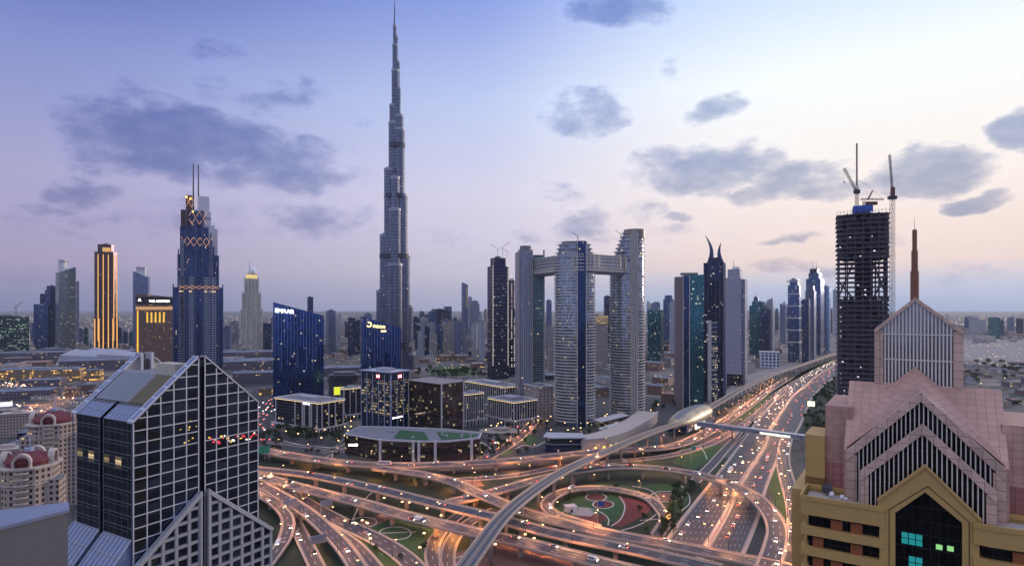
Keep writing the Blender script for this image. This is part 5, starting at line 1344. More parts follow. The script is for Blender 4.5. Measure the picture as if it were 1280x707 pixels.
for px_ in (478,520,527,547,590):
    p = Vector((XX(px_,592)-pod.location.x,0)); yy = min((abs(((a[0]+(b[0]-a[0])*k/20)-p.x)),(a[1]+(b[1]-a[1])*k/20)) for a, b in zip(Pq, Pq[1:]+Pq[:1]) for k in range(21) if a[1]+(b[1]-a[1])*k/20 < 12)[1]; m.box(p.x-1.3,p.x+1.3,yy-1.2,yy+1.5,0,21.5)
m.build('white_pylon', COLS, pod); p = W(437,556,16.5); marks(MB(), p.x-pod.location.x, p.y-592-1.0, 17, 4, 2.4, 2.4).build('sign_lettering', WHITEGLOW, pod)
# white-column offices
office2('narrow office with white vertical columns right of the bronze block', 575, 583, 604, 493, 752, R(40), LOWDG, colsp=3.2, base=8)
office2('wide office with white vertical columns and lit roof edge', 610.5, 642.5, 671, 503, 751, R(42), LOWDG, colsp=4.4, base=8)
office2('dark office with white cornice behind the wide white-columned office', 582, 631, 652, 484, 850, R(40), LOWDG, colsp=4.6, base=8)
r = office2('beige low block at the foot of the furthest curved tower', 655, 672, 692, 484, 795, R(30), facade('beige_block', 6,4,(.05,.05,.07),(.42,.36,.34),.6,.6,.1), lit=False)
# small round pavilion, wedge building
r = T('pavilion', 'low grey roundish pavilion on the roundabout between offices and flyover', 'pavilion', (*W(624,545,0).xy,0)); MB().prism(ell(0,0,22,15,24),0,6).build('pavilion_wall', facade('pavilion_wall', 3,3,(.1,.1,.12),(.42,.42,.45),.5,.3,.1), r); MB().prism(ell(0,0,23.5,16.5,24),6.01,7.2,bottom=True).build('roof', CONC, r); MB().prism(ell(3,1,10,7,16),7.21,10).build('upper_storey', CONC, r)
r = T('pavilion', 'dark two-storey pavilion with pale flat wedge roof beside the tall curved tower', 'pavilion', (*W(705,563,0).xy,0)); Pw = [(-20,-3),(-14,-9),(20,-8),(19,10),(-16,14)]; MB().prism(Pw,0,8.5).build('lower_storey', NAVYG, r); MB().prism(grow(Pw,1.5),8.51,9.3,bottom=True).build('floor_slab', SLABD, r); MB().prism(grow(Pw,-.5),9.31,15).build('upper_storey', LOWDG, r); MB().prism(grow(Pw,2),15.01,16.2,bottom=True).build('roof', plain('pale_metal_roof', (.45,.46,.50), .5), r)
# curved white podium wall right of the wedge pavilion
wallp = [W(728,566,0),W(760,562,0),W(785,553,0),W(806,541,0),W(822,527,0)]; cw_ = T('podium_wall', 'long pale curved podium wall of the curved towers', 'podium wall', (wallp[0].x,wallp[0].y,0)); Fw = [(p-wallp[0], t, s_, s) for p, t, s_, s in frames(catmull(wallp, 5))]
m = MB(); sweep(m, Fw, [(0,0),(0,13),(-26,13),(-26,0)][::-1]); m.build('wall', plain('pale_pink_stone', (.50,.42,.38), .7, 0, .2, .1), cw_)
m = MB(); sweep(m, Fw, [(.5,13.01),(.5,14.2),(-.6,14.2),(-.6,13.01)][::-1]); m.build('coping', COLS, cw_)
m = MB()
for p, t, s_, s in Fw[3:12:2]:
    q = p+s_*.08; m.beam((q.x-t.x*1.6,q.y-t.y*1.6,3.5),(q.x+t.x*1.6,q.y+t.y*1.6,3.5),.1,3.0)
m.build('lit_opening', glow('yellow_shopfront', (1.0,.75,.2), 1.5), cw_)

# ------------------------------------------------ three curved hotel towers linked by a sky bridge
SKYG = facade('curved_tower_glass', 2.4, 3.9, (.19,.235,.32), (.10,.12,.17), .06, .05, .05, (1,.75,.36), 1.6, .1, .8, .06, 1.0)
SLW = plain('champagne_slab', (.56,.53,.50), .45, .15, .15, .3)
def curved(lab, pl, pr, pt, D, dr, core, step_, n0=10):
    x, w_, rot = site(pl, pr, D); h = ZZ(pt, D); r = T('hotel_tower', lab, 'hotel tower', (x,D,0), rot); dd = w_*dr
    P = ell(0,dd/2,w_/2-1.2,dd/2-1.2,40)
    ht = h-step_[1]; MB().prism(P,0,ht).build('glass_shaft', SKYG, r)
    rr = random.Random(5); m = MB(); z = 6
    while z < ht+.1: m.prism(ell(0,dd/2,w_/2,dd/2,36), z, z+1.15, bottom=True); z += 3.9
    m.build('floor_slabs', SLW, r)
    z = ht; k = 0; m = MB(); g_ = MB(); n = int(step_[1]/5.2)
    while k < n:
        f = 1-step_[0]*(k+1)/n; ox = step_[2]*(1-f)*w_/2
        g_.prism(ell(ox,dd/2,(w_/2-1.5)*f,(dd/2-1.5)*f,30), z+.01, z+5.19); m.prism(ell(ox,dd/2,w_/2*f+1.0,dd/2*f+1.0,30), z+3.9, z+4.7, bottom=True); z += 5.2; k += 1
    c_ = g_.build('crown', SKYG, r); m.build('crown_slabs', SLW, c_)
    m = MB(); m.prism(ell(ox,dd/2,(w_/2)*f*.8,(dd/2)*f*.8,24), z+.01, z+3); m.build('roof_plant', ROOF, c_)
    return r, w_, dd, h
CORE = facade('dark_blue_core', 1.5, 3.9, (.02,.045,.13), (.02,.035,.08), .06, .04, .02, (1,.8,.5), 1.5)
r, w_, dd, h = curved('middle curved glass tower of the linked trio, with dark blue core strip', 692, 745, 302, 745, .72, None, (.22,22,-.1))
MB().box(w_*.07,w_*.26,-.9,dd*.4,0,h+1).build('core', CORE, r); m = MB()
for x_ in (.06,.27): m.box(w_*x_-.45,w_*x_+.45,-1.3,dd*.3,0,h+.5)
m.build('core_edge', SLW, r)
m = MB()
for k in range(9): z_ = h-28-k*6.2; m.prism(ell(-w_*.42,dd*.5,5.2,7,14), z_, z_+.7, bottom=True)
m.build('side_balconies', SLW, r)
r, w_, dd, h = curved('right-hand curved glass tower of the linked trio, stepped terraces on top', 761, 807, 286, 795, .85, None, (.42,44,.75))
MB().box(w_*.12,w_*.27,-1.0,dd*.4,0,h-2).build('core', facade('champagne_core', 3, 3.9, (.1,.13,.2), (.48,.43,.38), .5,.3, .0, rough=.3), r); m = MB()
for x_ in (.10,.29): m.box(w_*x_-.5,w_*x_+.5,-1.4,dd*.3,0,h-6)
m.build('core_edge', SLW, r)
m = MB(); m.prism(ell(w_*.2,dd/2,w_*.3,dd*.34,26), h-11, h+1); m.build('roof_drum', plain('bronze_drum', (.22,.20,.18), .4, .3), r)
x, w_, rot = site(648,684,830); h = ZZ(311,830); r = T('apartment_tower', 'left tower of the linked trio, grey slab with teal side', 'apartment tower', (x,830,0), rot+R(12))
MB().prism([(-w_*.5,2),(-w_*.3,0),(0,0),(0,w_*.7),(-w_*.5,w_*.7)],0,lambda a,b: h-2-abs(a+w_*.2)*.12).build('grey_slab', facade('grey_slab_wall', 3.2, 3.6, (.15,.18,.26), (.30,.31,.38), .45,.12,.04,(1,.75,.4),1.3,rough=.3), r)
P = [(.01,3),(w_*.38,1),(w_*.42,w_*.6),(.01,w_*.6)]; MB().prism(P,0,h-8).build('teal_side', facade('muted_teal_wall', 2.2,3.6,(.05,.12,.15),(.10,.14,.17),.1,.2,.05,(1,.8,.5),1.3), r); slabs(P,8,h-8,3.6,.7,.7).build('balconies', SLABD, r)
m = MB()
for x_ in (-.49,-.02,.40): m.box(w_*x_-.8,w_*x_+.8,-1.0,3,0,h-1)
m.build('vertical_pier', plain('warm_grey_pier', (.36,.32,.31), .6), r)
MB().prism(ell(-w_*.2,w_*.3,w_*.2,w_*.2,16),h-3,h+5).build('roof_plant', ROOF, r)
# bridge
def zbr(py, D): return ZZ(py, D)
br = T('sky_bridge', 'long curved sky bridge joining the curved towers near their tops', 'sky bridge', (XX(725,745),745,0)); 
pts = [(XX(668,850),850),(XX(692,792),792),(XX(722,752),752),(XX(752,772),772),(XX(785,812),812)]
bp = [Vector((a-br.location.x, b-745, 0)) for a, b in pts]; Fb = frames(catmull(bp, 6)); zb0_, zb1_ = 194.0, 218.0
m = MB(); sweep(m, Fb, [(-8,zb0_+4),(8,zb0_+4),(8,zb1_),(-8,zb1_)]); m.build('bridge_body', facade('bridge_wall', 5.0, 4.0, (.16,.2,.28), (.5,.47,.43), .25,.4,.12,(1,.8,.5),1.2,rough=.3), br)
for dz in (4,8,12.5,17,21,24): m = MB(); sweep(m, Fb, [(-9,zb0_+dz-.6),(9,zb0_+dz-.6),(9,zb0_+dz+.5),(-9,zb0_+dz+.5)]); m.build('bridge_slab', SLW, br)
m = MB(); sweep(m, Fb, [(-7,zb0_+3.3),(-5,zb0_),(5,zb0_),(7,zb0_+3.3)]); m.build('underside', SLABD, br)
for (lab, pl, pr, z_, D) in (('slanted white entrance canopy between the curved towers', 745, 785, 10, 745),('smaller flat entrance canopy in front of the slanted white one', 752, 780, 7, 700)):
    a, b = XX(pl,D), XX(pr,D); r = T('canopy', lab, 'canopy', ((a+b)/2,D,0), R(20)); w_ = b-a
    MB().hull8([(-w_/2,-8,z_-1),(w_/2,-8,z_+5),(w_/2,12,z_+5),(-w_/2,12,z_-1)],[(-w_/2,-8,z_-.3),(w_/2,-8,z_+5.7),(w_/2,12,z_+5.7),(-w_/2,12,z_-.3)]).build('roof', COLS, r)
    m = MB()
    for q in (-.35,.35):
        for y_ in (-5,9): m.tube((q*w_,y_,0),(q*w_,y_,z_+q*4+1),.4,.4,8)
    m.build('columns', METAL, r); MB().box(-w_*.4,w_*.4,-4,8,0,z_-2.2).build('lit_lobby', facade('lobby_glass', 2,3,(.05,.05,.06),(.1,.08,.07),.08,.1,.6,(1,.7,.35),1.2), r)
r = T('kiosk', 'small round lit kiosk at the foot of the middle curved tower', 'kiosk', (*W(737,552,0).xy,0)); MB().prism(ell(0,0,6,6,16),0,4).build('kiosk_wall', facade('lobby_glass',1,1,(0,0,0),(0,0,0)), r); MB().prism(ell(0,0,8.5,8.5,20),4.01,5.2,bottom=True).build('roof', COLS, r)

# ================================================================== RIGHT-HAND TOWERS
# teal and brown leaning slab
x, w_, rot = site(845,880,880); h = ZZ(343,880); r = T('skyscraper', 'tall slab tower, brown stone edge and teal glass front, beside the golden station', 'skyscraper', (x,880,0), rot+R(8))
MB().box(-w_*.5,-w_*.24,0,24,0,h-3).build('brown_slab', plain('brown_stone', (.20,.155,.165), .6, 0, .15, .05), r); MB().box(-w_*.24,-w_*.02,2,22,0,h-1).build('dark_slot', NAVYG, r)
MB().prism([(-w_*.02,0),(w_*.5,2),(w_*.5,24),(-w_*.02,24)],0,lambda a,b: h-1+a*.05).build('teal_front', TEALG, r)
m = MB()
for q in (-.25,-.02): m.box(w_*q-.5,w_*q+.5,-.9,.5,0,h)
m.build('edge_fin', COLS, r); MB().box(-w_*.3,w_*.3,4,18,h,h+3).build('roof_plant', ROOF, r)
# crescent-topped dark blue tower
D = 1000; x, w_, rot = site(880,904,D); h = ZZ(328,D); r = T('skyscraper', 'dark navy tower crowned by two curved horn-like crescents', 'skyscraper', (x,D,0), rot+R(-8))
MB().prism([(-w_/2,3),(-w_*.3,0),(w_*.3,0),(w_/2,3),(w_/2,26),(-w_/2,26)],0,h).build('tower_shaft', DARKT, r); vfins(rect(-w_/2,w_/2,0,26),0,h,w_/5,1.0,.8).build('fins', plain('navy_fin', (.06,.09,.22), .4, .3), r)
for (xb, xt, zt_, lean, nm) in ((-.30,-.48,293,.32,'crescent'),(.42,.34,303,-.25,'crescent')):
    m = MB(); H0, H1 = h-4, ZZ(zt_,D); pr = None
    for k in range(13):
        f = k/12; z_ = H0+(H1-H0)*f; xc = w_*(xb+(xt-xb)*f*f+lean*.6*math.sin(f*math.pi)*1.0); ww = w_*.30*(1-f)**.8+.3
        if pr: m.hull8([(pr[0]-pr[1]/2,8,pr[2]),(pr[0]+pr[1]/2,8,pr[2]),(pr[0]+pr[1]/2,12,pr[2]),(pr[0]-pr[1]/2,12,pr[2])],[(xc-ww/2,8,z_),(xc+ww/2,8,z_),(xc+ww/2,12,z_),(xc-ww/2,12,z_)])
        pr = (xc, ww, z_)
    m.build('crescent', plain('navy_crescent', (.05,.07,.16), .4, .4), r)
MB().box(-w_*.3,w_*.3,5,20,h,h+9).build('upper_crown', DARKT, r)
D = 950; x, w_, rot = site(877,897,D); h = ZZ(401,D); r = T('office_tower', 'lower dark tower with a column of lit curved balconies in front of the crescent tower', 'office tower', (x,D,0), rot); MB().box(-w_/2,w_*.0,2,22,0,h).build('dark_half', DARKT, r); MB().box(w_*.05,w_/2,0,22,0,h-2).build('teal_half', facade('lit_balcony_wall', 3.0,3.8,(.03,.06,.14),(.08,.10,.18),.2,.3,.5,(1,.85,.6),1.3), r); MB().box(-w_*.12,w_*.12,-1.2,4,0,h+1).build('stone_pier', COLS, r)
m = MB(); z_ = 20
while z_ < h-5: m.prism(ell(w_*.27,0,w_*.2,2.2,10), z_, z_+1.0, bottom=True); z_ += 7.6
m.build('balconies', SLAB, r)
# grey punched tower
D = 1150; x, w_, rot = site(905,931,D); h = ZZ(347,D); r = T('skyscraper', 'pale grey tower with a grid of small square windows and a short mast', 'skyscraper', (x,D,0), rot+R(-12))
MB().prism(rect(-w_/2,w_*.32,0,30),0,h).build('tower_shaft', PUNCH, r); MB().prism(rect(w_*.325,w_*.5,3,27),0,h-3).build('side_bay', facade('bay_glass', 3,3.3,(.10,.13,.25),(.30,.31,.42),.2,.4,.05), r)
c_ = MB().prism(rect(-w_*.36,w_*.24,4,26),h,ZZ(336,D)).build('upper_crown', PUNCH, r); MB().prism(ell(0,15,7,7,16),ZZ(336,D),ZZ(333,D)).build('drum', WHITE, c_); MB().tube((-w_*.12,15,ZZ(335,D)),(-w_*.12,15,ZZ(323,D)),.8,.4,6).build('mast', METAL, c_); MB().box(-w_*.35,w_*.4,-3,6,0,22).build('base_block', LOWDG, r)
# right cluster down the highway
T1 = [('dark teal angular tower, left of the white folded tower', 934, 958, 377, 1800, TEALG, 'box', 'step'), ('small stepped blue block on top of the teal cluster', 940, 949, 371, 1900, BLUEG, 'box', 'step'),
 ('white folded-facet tower with slanted top', 957, 967, 372, 1850, WHITET, 'box', 'slantl'), ('second teal block between the teal tower and white folded tower', 948, 962, 386, 1780, NAVYG, 'box', 'plant'),
 ('narrow far blue slab left of the banded blue tower', 975, 982, 382, 2500, STEEL, 'box', 'plant'),
 ('blue glass tower with pale horizontal bands and cut corners', 982, 1000, 349, 1650, BLUEG, 'cham', 'step'), ('very dark blue tower right of the banded blue tower', 1001, 1012, 374, 1600, NAVYG, 'box', 'plant'),
 ('grey-violet stepped tower in the highway cluster', 1005, 1019, 357, 1700, STEEL, 'box', 'step'), ('tallest blue tower of the highway cluster with flat cap and two masts', 1005, 1028, 341, 1900, BLUEG, 'box', 'step'),
 ('pale blue tower at right end of the highway cluster', 1022, 1037, 358, 1950, facade('pale_blue_wall', 2,3.8,(.12,.22,.42),(.2,.27,.4),.1,.15,.02), 'bow', 'plant'), ('far pale tower beside the construction tower', 1041, 1048, 362, 3200, WHITET, 'box', 'plant'),
 ('dark blue office block between the curved towers and teal slab', 807, 828, 387, 1500, TEALG, 'box', 'plant'), ('far small blue tower with flat top above the dark blue office', 829, 842, 369, 2300, BLUEG, 'box', 'step'), ('far slim grey tower above the dark blue office', 815, 825, 378, 2600, STEEL, 'box', 'plant'),
 ('white-edged slab close behind the teal slab tower', 836, 846, 377, 1700, WHITET, 'box', 'plant'), ('slim dark tower between crescent tower and teal slab', 874, 881, 372, 1500, DARKT, 'box', 'plant')]
for lab, a, b, t_, D, mt, shp, tp in T1:
    r = tower('skyscraper', lab, 'skyscraper', a, b, t_, D, mt, .8, R(-18) if D < 2200 else 0, shp, top=tp)
    if 'bands' in lab:
        m = MB(); P = grow(rect(-r['_w']/2,r['_w']/2,0,r['_w']*.8), 1.0)
        for py in (352,368,383,398,413,428): m.prism(P, ZZ(py,D), ZZ(py,D)+3, bottom=True)
        m.build('pale_bands', SLAB, r)
    if 'masts' in lab:
        w_ = r['_w']; c_ = MB().prism(rect(-w_*.25,w_*.25,2,w_*.5),r['_h'],r['_h']+14).build('flat_cap', DARKT, r)
        for q in (-.12,.12): MB().tube((w_*q,w_*.3,r['_h']+14),(w_*q,w_*.3,r['_h']+42),1,.4,5).build('mast', METAL, c_)
r = T('office_building', 'low white office block with big blue window squares below the highway cluster', 'office building', (XX(962,1500),1500,0), R(-20)); MB().box(-22,22,0,30,0,38).build('office_block', facade('white_frame_office', 9, 8, (.08,.14,.3), (.6,.6,.66), .35,.3,.03), r); MB().box(-24,24,-2,32,38.01,39.5).build('roof', COLS, r)

# dark balcony tower (behind, left of the curved trio) and neighbours
r = tower('apartment_tower', 'near-black apartment tower with rows of tiny lights and rooftop cranes', 'apartment tower', 612, 639, 330, 1250, DARKT, .8, R(20), 'box', top='step', z_top=ZZ(322,1250), slab=(7.0,.5,plain('violet_slab', (.12,.11,.17), .6)))
w_ = r['_w']; m = MB(); rr = random.Random(4)
for k in range(46):
    z_ = 30+k*4.6
    for q in (-.46,.44): m.box(w_*q,w_*q+1.1,-1.2,-.5,z_,z_+1.2)
m.build('balcony_lights', glow('tiny_white_light', (1.0,.85,.75), 2.2), r)
r = tower('apartment_tower', 'second near-black tower with lit balcony edge, tucked behind the first', 'apartment tower', 634, 649, 349, 1300, DARKT, .9, R(20), 'box', top='step')
w_ = r['_w']; m = MB()
for k in range(46):
    z_ = 22+k*4.4
    for q in (-.2,.1,.38):
        if rr.random() < .8: m.box(w_*q,w_*q+1.1,-1.2,-.5,z_,z_+1.2)
m.build('balcony_lights', glow('tiny_white_light', (1.0,.85,.75), 2.2), r)
for lab, a, b, t_, D, mt, tp in (('two-part gold-topped tower, tallest of the far centre cluster', 578, 586, 353, 2300, STEEL, 'slant'), ('stepped pale tower right beside the gold-topped far tower', 585, 592, 371, 2350, WHITET, 'step'), ('blue-grey tower with three-step crown, right of the gold-topped far tower', 590, 601, 376, 2300, GREYT, 'step'), ('dark under-construction cluster tower with a crane in the far centre', 539, 567, 386, 2700, DARKT, 'step'), ('pale blue glass tower flanking the dark construction cluster', 537, 548, 389, 2650, BLUEG, 'plant'), ('blue glass tower on the right flank of the dark construction cluster', 556, 566, 383, 2750, BLUEG, 'plant')):
    r = tower('skyscraper', lab, 'skyscraper', a, b, t_, D, mt, .8, R(25), 'box', top=tp)
    if 'two-part' in lab: MB().box(r['_w']*.0,r['_w']*.42,-1.5,-.02,r['_h']*.6,r['_h']-18).build('gold_panel', plain('gold_bronze_panel', (.45,.33,.22), .5, .2), r)
# warm-lit tower seen through the gap of the curved trio
r = tower('apartment_tower', 'apartment tower with yellow floodlit crown, seen between the curved towers', 'apartment tower', 744, 762, 405, 1500, BEIGET, .9, R(20), 'box', top='plant'); MB().prism(grow(rect(-r['_w']/2,r['_w']/2,0,r['_w']*.9), 1.0), r['_h'], r['_h']+22).build('lit_crown', facade('lit_crown_wall', 4, 5, (.5,.35,.15), (.6,.45,.25), .3,.3,.8,(1,.7,.3),1.0,metal=0), r)
tower('skyscraper', 'distant dark slab behind the floodlit crown, between the curved towers', 'skyscraper', 755, 764, 370, 2200, DARKT, .8, R(10)); tower('apartment_tower', 'slim tower between left and middle curved towers', 'apartment tower', 683, 690, 375, 1700, STEEL, .8, R(10)); tower('apartment_tower', 'shorter pale tower between left and middle curved towers', 'apartment tower', 685, 692, 408, 1400, BEIGET, .8, R(10))
# towers between the striped glass pair
for lab, a, b, t_, D, mt in (('grey tower pair, left half, between the two cobalt towers', 409, 421, 388, 1900, STEEL), ('grey tower pair, right half, between the two cobalt towers', 420, 428, 393, 1930, WHITET), ('dark twin-topped block left of the gold-lettered cobalt tower', 436, 446, 397, 1850, NAVYG), ('wider dark block behind the gold-lettered cobalt tower', 443, 458, 400, 1900, NAVYG), ('thin dark blue tower rising behind the white-lettered cobalt tower', 385, 392.5, 371, 1700, NAVYG), ('small domed tower behind the gold-lettered cobalt tower', 456, 466, 392, 2200, STEEL),
   ('dark tower right of the white-gold hotel', 330, 341, 404, 1900, NAVYG), ('shorter dark tower left of the white-gold hotel', 280, 288, 408, 1900, STEEL), ('second dark tower left of the white-gold hotel', 288, 300, 402, 1950, GREYT), ('beige small block left of the white-gold hotel base', 291, 303, 430, 1800, BEIGET)):
    tower('office_tower', lab, 'office tower', a, b, t_, D, mt, .8, R(22))
# round louvred building
p = W(432,487,0); r = T('round_building', 'squat dark round building wrapped in wavy louvres', 'round building', (XX(427,980),980,0)); m = MB(); MB().prism(ell(0,20,26,20,28),0,38).build('drum', LOWDG, r)
for k in range(11): m.prism(ell(math.sin(k*.7)*1.2,20,28+math.sin(k*.9)*1.5,22,32), 2+k*3.5, 3.6+k*3.5, bottom=True)
m.build('louvres', plain('dark_louvre', (.13,.12,.16), .5, .2), r); MB().prism(ell(0,20,20,15,24),38.01,43).build('roof_dome', ROOF, r)

# ------------------------------------------------ far skyline: two rows of individual towers
rr = random.Random(21)
mats = [STEEL, GREYT, BEIGET, BLUEG, WHITET, NAVYG, TEALG]; n = 0
def row(x0, x1, tmin, tmax, D0, D1, wmin, wmax, where, tops=('plant','step','slant','crown','plant')):
    x = x0; n = 0
    while x < x1:
        w_ = rr.uniform(wmin, wmax); D = rr.uniform(D0, D1); mt = rr.choice(mats); tp = rr.choice(tops)
        cn = {'steel_blue_wall':'steel blue','grey_residential':'grey','beige_residential':'beige','blue_curtain_wall':'blue glass','white_residential':'pale','navy_curtain_wall':'navy','teal_curtain_wall':'teal'}[mt.name]
        tower('skyscraper', f'{cn} tower, {ordn(n)} from left {where}', 'skyscraper', x, x+w_, rr.uniform(tmin, tmax), D, mt, .8, R(rr.uniform(-30,30)), rr.choice(['box','box','cham']), top=tp, group='towers '+where, seed=n+1)
        x += w_*rr.uniform(.75,1.3); n += 1
row(518, 612, 396, 412, 1900, 2300, 7, 12, 'in the front row of the far centre cluster')
row(516, 614, 388, 400, 2600, 3200, 5, 9, 'in the back row of the far centre cluster')
row(526, 612, 392, 404, 3300, 4200, 4, 8, 'in the haziest row of the far centre cluster')
row(522, 612, 400, 418, 1700, 1850, 6, 10, 'in the low row at the park')
row(590, 614, 384, 398, 2500, 2900, 5, 8, 'beside the near-black towers')
row(808, 846, 376, 392, 3000, 3600, 4, 8, 'far behind the teal slab')
row(930, 1042, 376, 388, 3400, 4400, 3, 7, 'far down the highway')
row(278, 345, 396, 410, 2400, 2900, 5, 9, 'behind the white-gold hotel')
row(395, 470, 398, 412, 2600, 3400, 5, 9, 'behind the cobalt towers')
row(0, 46, 396, 408, 2600, 3200, 6, 10, 'behind the green-lit office at left')
row(655, 760, 392, 405, 2400, 3200, 6, 10, 'behind the curved trio')
row(1206, 1280, 396, 401, 2900, 3300, 6, 16, 'on the hazy plain at right', ('plant',))
row(98, 120, 408, 414, 2300, 2500, 6, 9, 'left of the gold-striped tower'); row(146, 166, 408, 414, 2300, 2500, 6, 10, 'right of the gold-striped tower')

# ------------------------------------------------ tower under construction and its cranes
D = 500; x, w_, rot = site(1046,1112,D); h = ZZ(264,D); ct = T('construction_tower', 'dark unfinished concrete tower with open floors, beside the pink tower', 'construction tower', (x,D,0), rot+R(4)); dd = 34; K = D/FPX*math.cos(rot)
DCON = plain('dark_raw_concrete', (.07,.06,.09), .85, 0, .4, .12); zz_ = lambda p: ZZ(p, D)
P = [(-w_/2,5),(-w_*.3,1),(0,0),(w_*.3,1),(w_/2,5),(w_/2,dd-4),(w_*.3,dd),(-w_*.3,dd),(-w_/2,dd-4)]
m = MB(); z_ = 4; fl = []
while z_ < h: j = rr.uniform(-.5,.5); m.prism(grow(P, .3+abs(j)), z_, z_+.55, bottom=True); fl.append(z_); z_ += 4.1
m.build('floor_slabs', plain('raw_slab_edge', (.13,.115,.165), .8, 0, .4, .3), ct)
for a, b in ((-w_*.17,w_*.17),): MB().box(a-w_*.22,b+w_*.22,9,dd-9,0,zz_(374)).build('lift_core', DCON, ct); MB().box(a-w_*.2,b+w_*.22,9,dd-9,zz_(324),h-2).build('lift_core', DCON, ct); MB().box(a*.6,b*1.2,9,dd-9,zz_(374),zz_(324)).build('lift_core', DCON, ct)
m = MB()
for px_ in [(-.46,6),(-.3,2.2),(-.15,1.6),(0,1.5),(.15,1.6),(.3,2.2),(.46,6),(.46,16),(.46,28),(-.46,16),(-.46,28),(-.3,32),(0,32),(.3,32)]: m.box(w_*px_[0]-.55,w_*px_[0]+.55,px_[1]-.55,px_[1]+.55,0,h-1)
m.build('columns', DCON, ct)
m = MB(); z_ = 4
for k, f in enumerate(fl[:-1]):
    if zz_(372) < f < zz_(322): continue
    for q in range(9):
        if rr.random() < (.95 if f < zz_(372) else .80):
            a = -w_*.5+w_*q/9; m.box(a+.3,a+w_/9-.2,4.2 if abs(q-4) > 2 else 2.6,4.6 if abs(q-4) > 2 else 3.0,f+.56,f+4.09-(0 if rr.random() < .6 else 1.6))
m.build('infill_panels', plain('blackish_infill', (.045,.035,.05), .6, 0, .5, .4), ct)
m = MB()
for a, b, c, d_ in ((-.48,-.2,372,330),(-.2,-.48,372,350),(.2,.46,372,340),(.46,.2,372,330)): m.beam((w_*a,3.5,zz_(c)),(w_*b,3.5,zz_(d_)),1.4,1.4)
m.build('raking_strut', DCON, ct)
m = MB(); rr2 = random.Random(9)
for k in range(34): a = rr2.uniform(-.46,.42)*w_; f = rr2.choice(fl); m.box(a,a+rr2.uniform(.5,1.6),2.4,2.55,f+1.2,f+2.0)
m.build('work_lights', glow('violet_white_worklight', (.9,.8,1.0), 1.2), ct)
MB().box(-w_*.18,w_*.2,6,24,h,h+6).build('blue_formwork', plain('blue_formwork', (.02,.09,.40), .5), ct); m = MB()
for k in range(16): a = -w_*.5+w_*k/15; m.tube((a,4,h-4),(a,4,h+1.8),.12,.12,4)
for z_ in (0.4,1.6): m.beam((-w_*.5,4,h+z_),(w_*.5,4,h+z_),.1,.1)
m.build('edge_rail', DARK, ct)
RCR = plain('red_brown_crane', (.16,.06,.045), .5, .2); YCR = plain('pale_crane_lattice', (.09,.065,.07), .5, .2)
def lattice(m, p, q, s, n):
    p = Vector(p); q = Vector(q); dv = (q-p).normalized(); a = dv.cross(Vector((0,1,0))); a = (a if a.length > .1 else Vector((1,0,0))).normalized(); b = dv.cross(a)
    C_ = [a*s/2+b*s/2, a*s/2-b*s/2, -a*s/2-b*s/2, -a*s/2+b*s/2]
    for c in C_: m.beam(p+c, q+c, .18, .18)
    for k in range(n):
        u0 = p.lerp(q, k/n); u1 = p.lerp(q, (k+1)/n)
        for i in range(4): j = (i+1) % 4; (m.beam(u0+C_[i], u1+C_[j], .13, .13) if k % 2 else m.beam(u0+C_[j], u1+C_[i], .13, .13)); m.beam(u0+C_[i], u0+C_[j], .13, .13)
def P5(px, py, D): return (XX(px, D), D, ZZ(py, D))
cr = T('tower_crane', 'red luffing crane on the blue formwork atop the unfinished tower', 'tower crane', (0,0,0)); Dc = 512
m = MB(); lattice(m, P5(1071,266,Dc), P5(1071,232,Dc), 2.0, 12); m.build('mast', YCR, cr)
m = MB(); lattice(m, P5(1070,238,Dc), P5(1055,210,Dc), 1.5, 12); m.build('jib', RCR, cr); MB().box(XX(1068,Dc),XX(1074,Dc),Dc-1.6,Dc+1.6,ZZ(242,Dc),ZZ(237,Dc)).build('machine_deck', DARK, cr)
m = MB(); m.tube(P5(1055,210,Dc),P5(1055,226,Dc),.08,.08,4); m.tube(P5(1072,224,Dc),P5(1094,238,Dc),.08,.08,4); m.build('cable', DARK, cr)
MB().box(XX(1054.6,Dc),XX(1055.4,Dc),Dc-.3,Dc+.3,ZZ(229,Dc),ZZ(226,Dc)).build('hook_block', DARK, cr)
m = MB(); lattice(m, P5(1071,232,Dc), P5(1071,179,Dc), .8, 26); m.build('mast_top', YCR, cr)
cr = T('tower_crane', 'short crane with flat counter-jib right of the red crane on the tower roof', 'tower crane', (0,0,0))
m = MB(); lattice(m, P5(1080,264,Dc), P5(1080,251,Dc), 1.6, 6); m.build('mast', RCR, cr); m = MB(); lattice(m, P5(1076,249,Dc), P5(1105,249,Dc), 1.2, 10); m.build('jib', RCR, cr)
m = MB(); lattice(m, P5(1085,249,Dc), P5(1091,238,Dc), .8, 5); m.tube(P5(1091,238,Dc),P5(1104,249,Dc),.08,.08,4); m.build('back_stay', DARK, cr); MB().box(XX(1083,Dc),XX(1096,Dc),Dc-1.2,Dc+1.2,ZZ(256,Dc),ZZ(252,Dc)).build('counterweight', RCR, cr)
cr = T('tower_crane', 'tall slim tower crane climbing the right side of the unfinished tower', 'tower crane', (0,0,0)); Dd = 500
m = MB(); a = P5(1115.5,240,Dd); lattice(m, (a[0],a[1],0), a, 2.6, 70); m.build('mast', YCR, cr); m = MB(); lattice(m, P5(1115.5,240,Dd), P5(1112,193,Dd), 1.3, 18); m.build('jib', YCR, cr)
MB().box(XX(1111,Dd),XX(1120,Dd),Dd-1.8,Dd+1.8,ZZ(249,Dd),ZZ(245,Dd)).build('machine_deck', DARK, cr); MB().box(XX(1114,Dd),XX(1118,Dd),Dd-1,Dd+1,ZZ(245,Dd),ZZ(234,Dd)).build('operator_cab', RCR, cr)
m = MB()
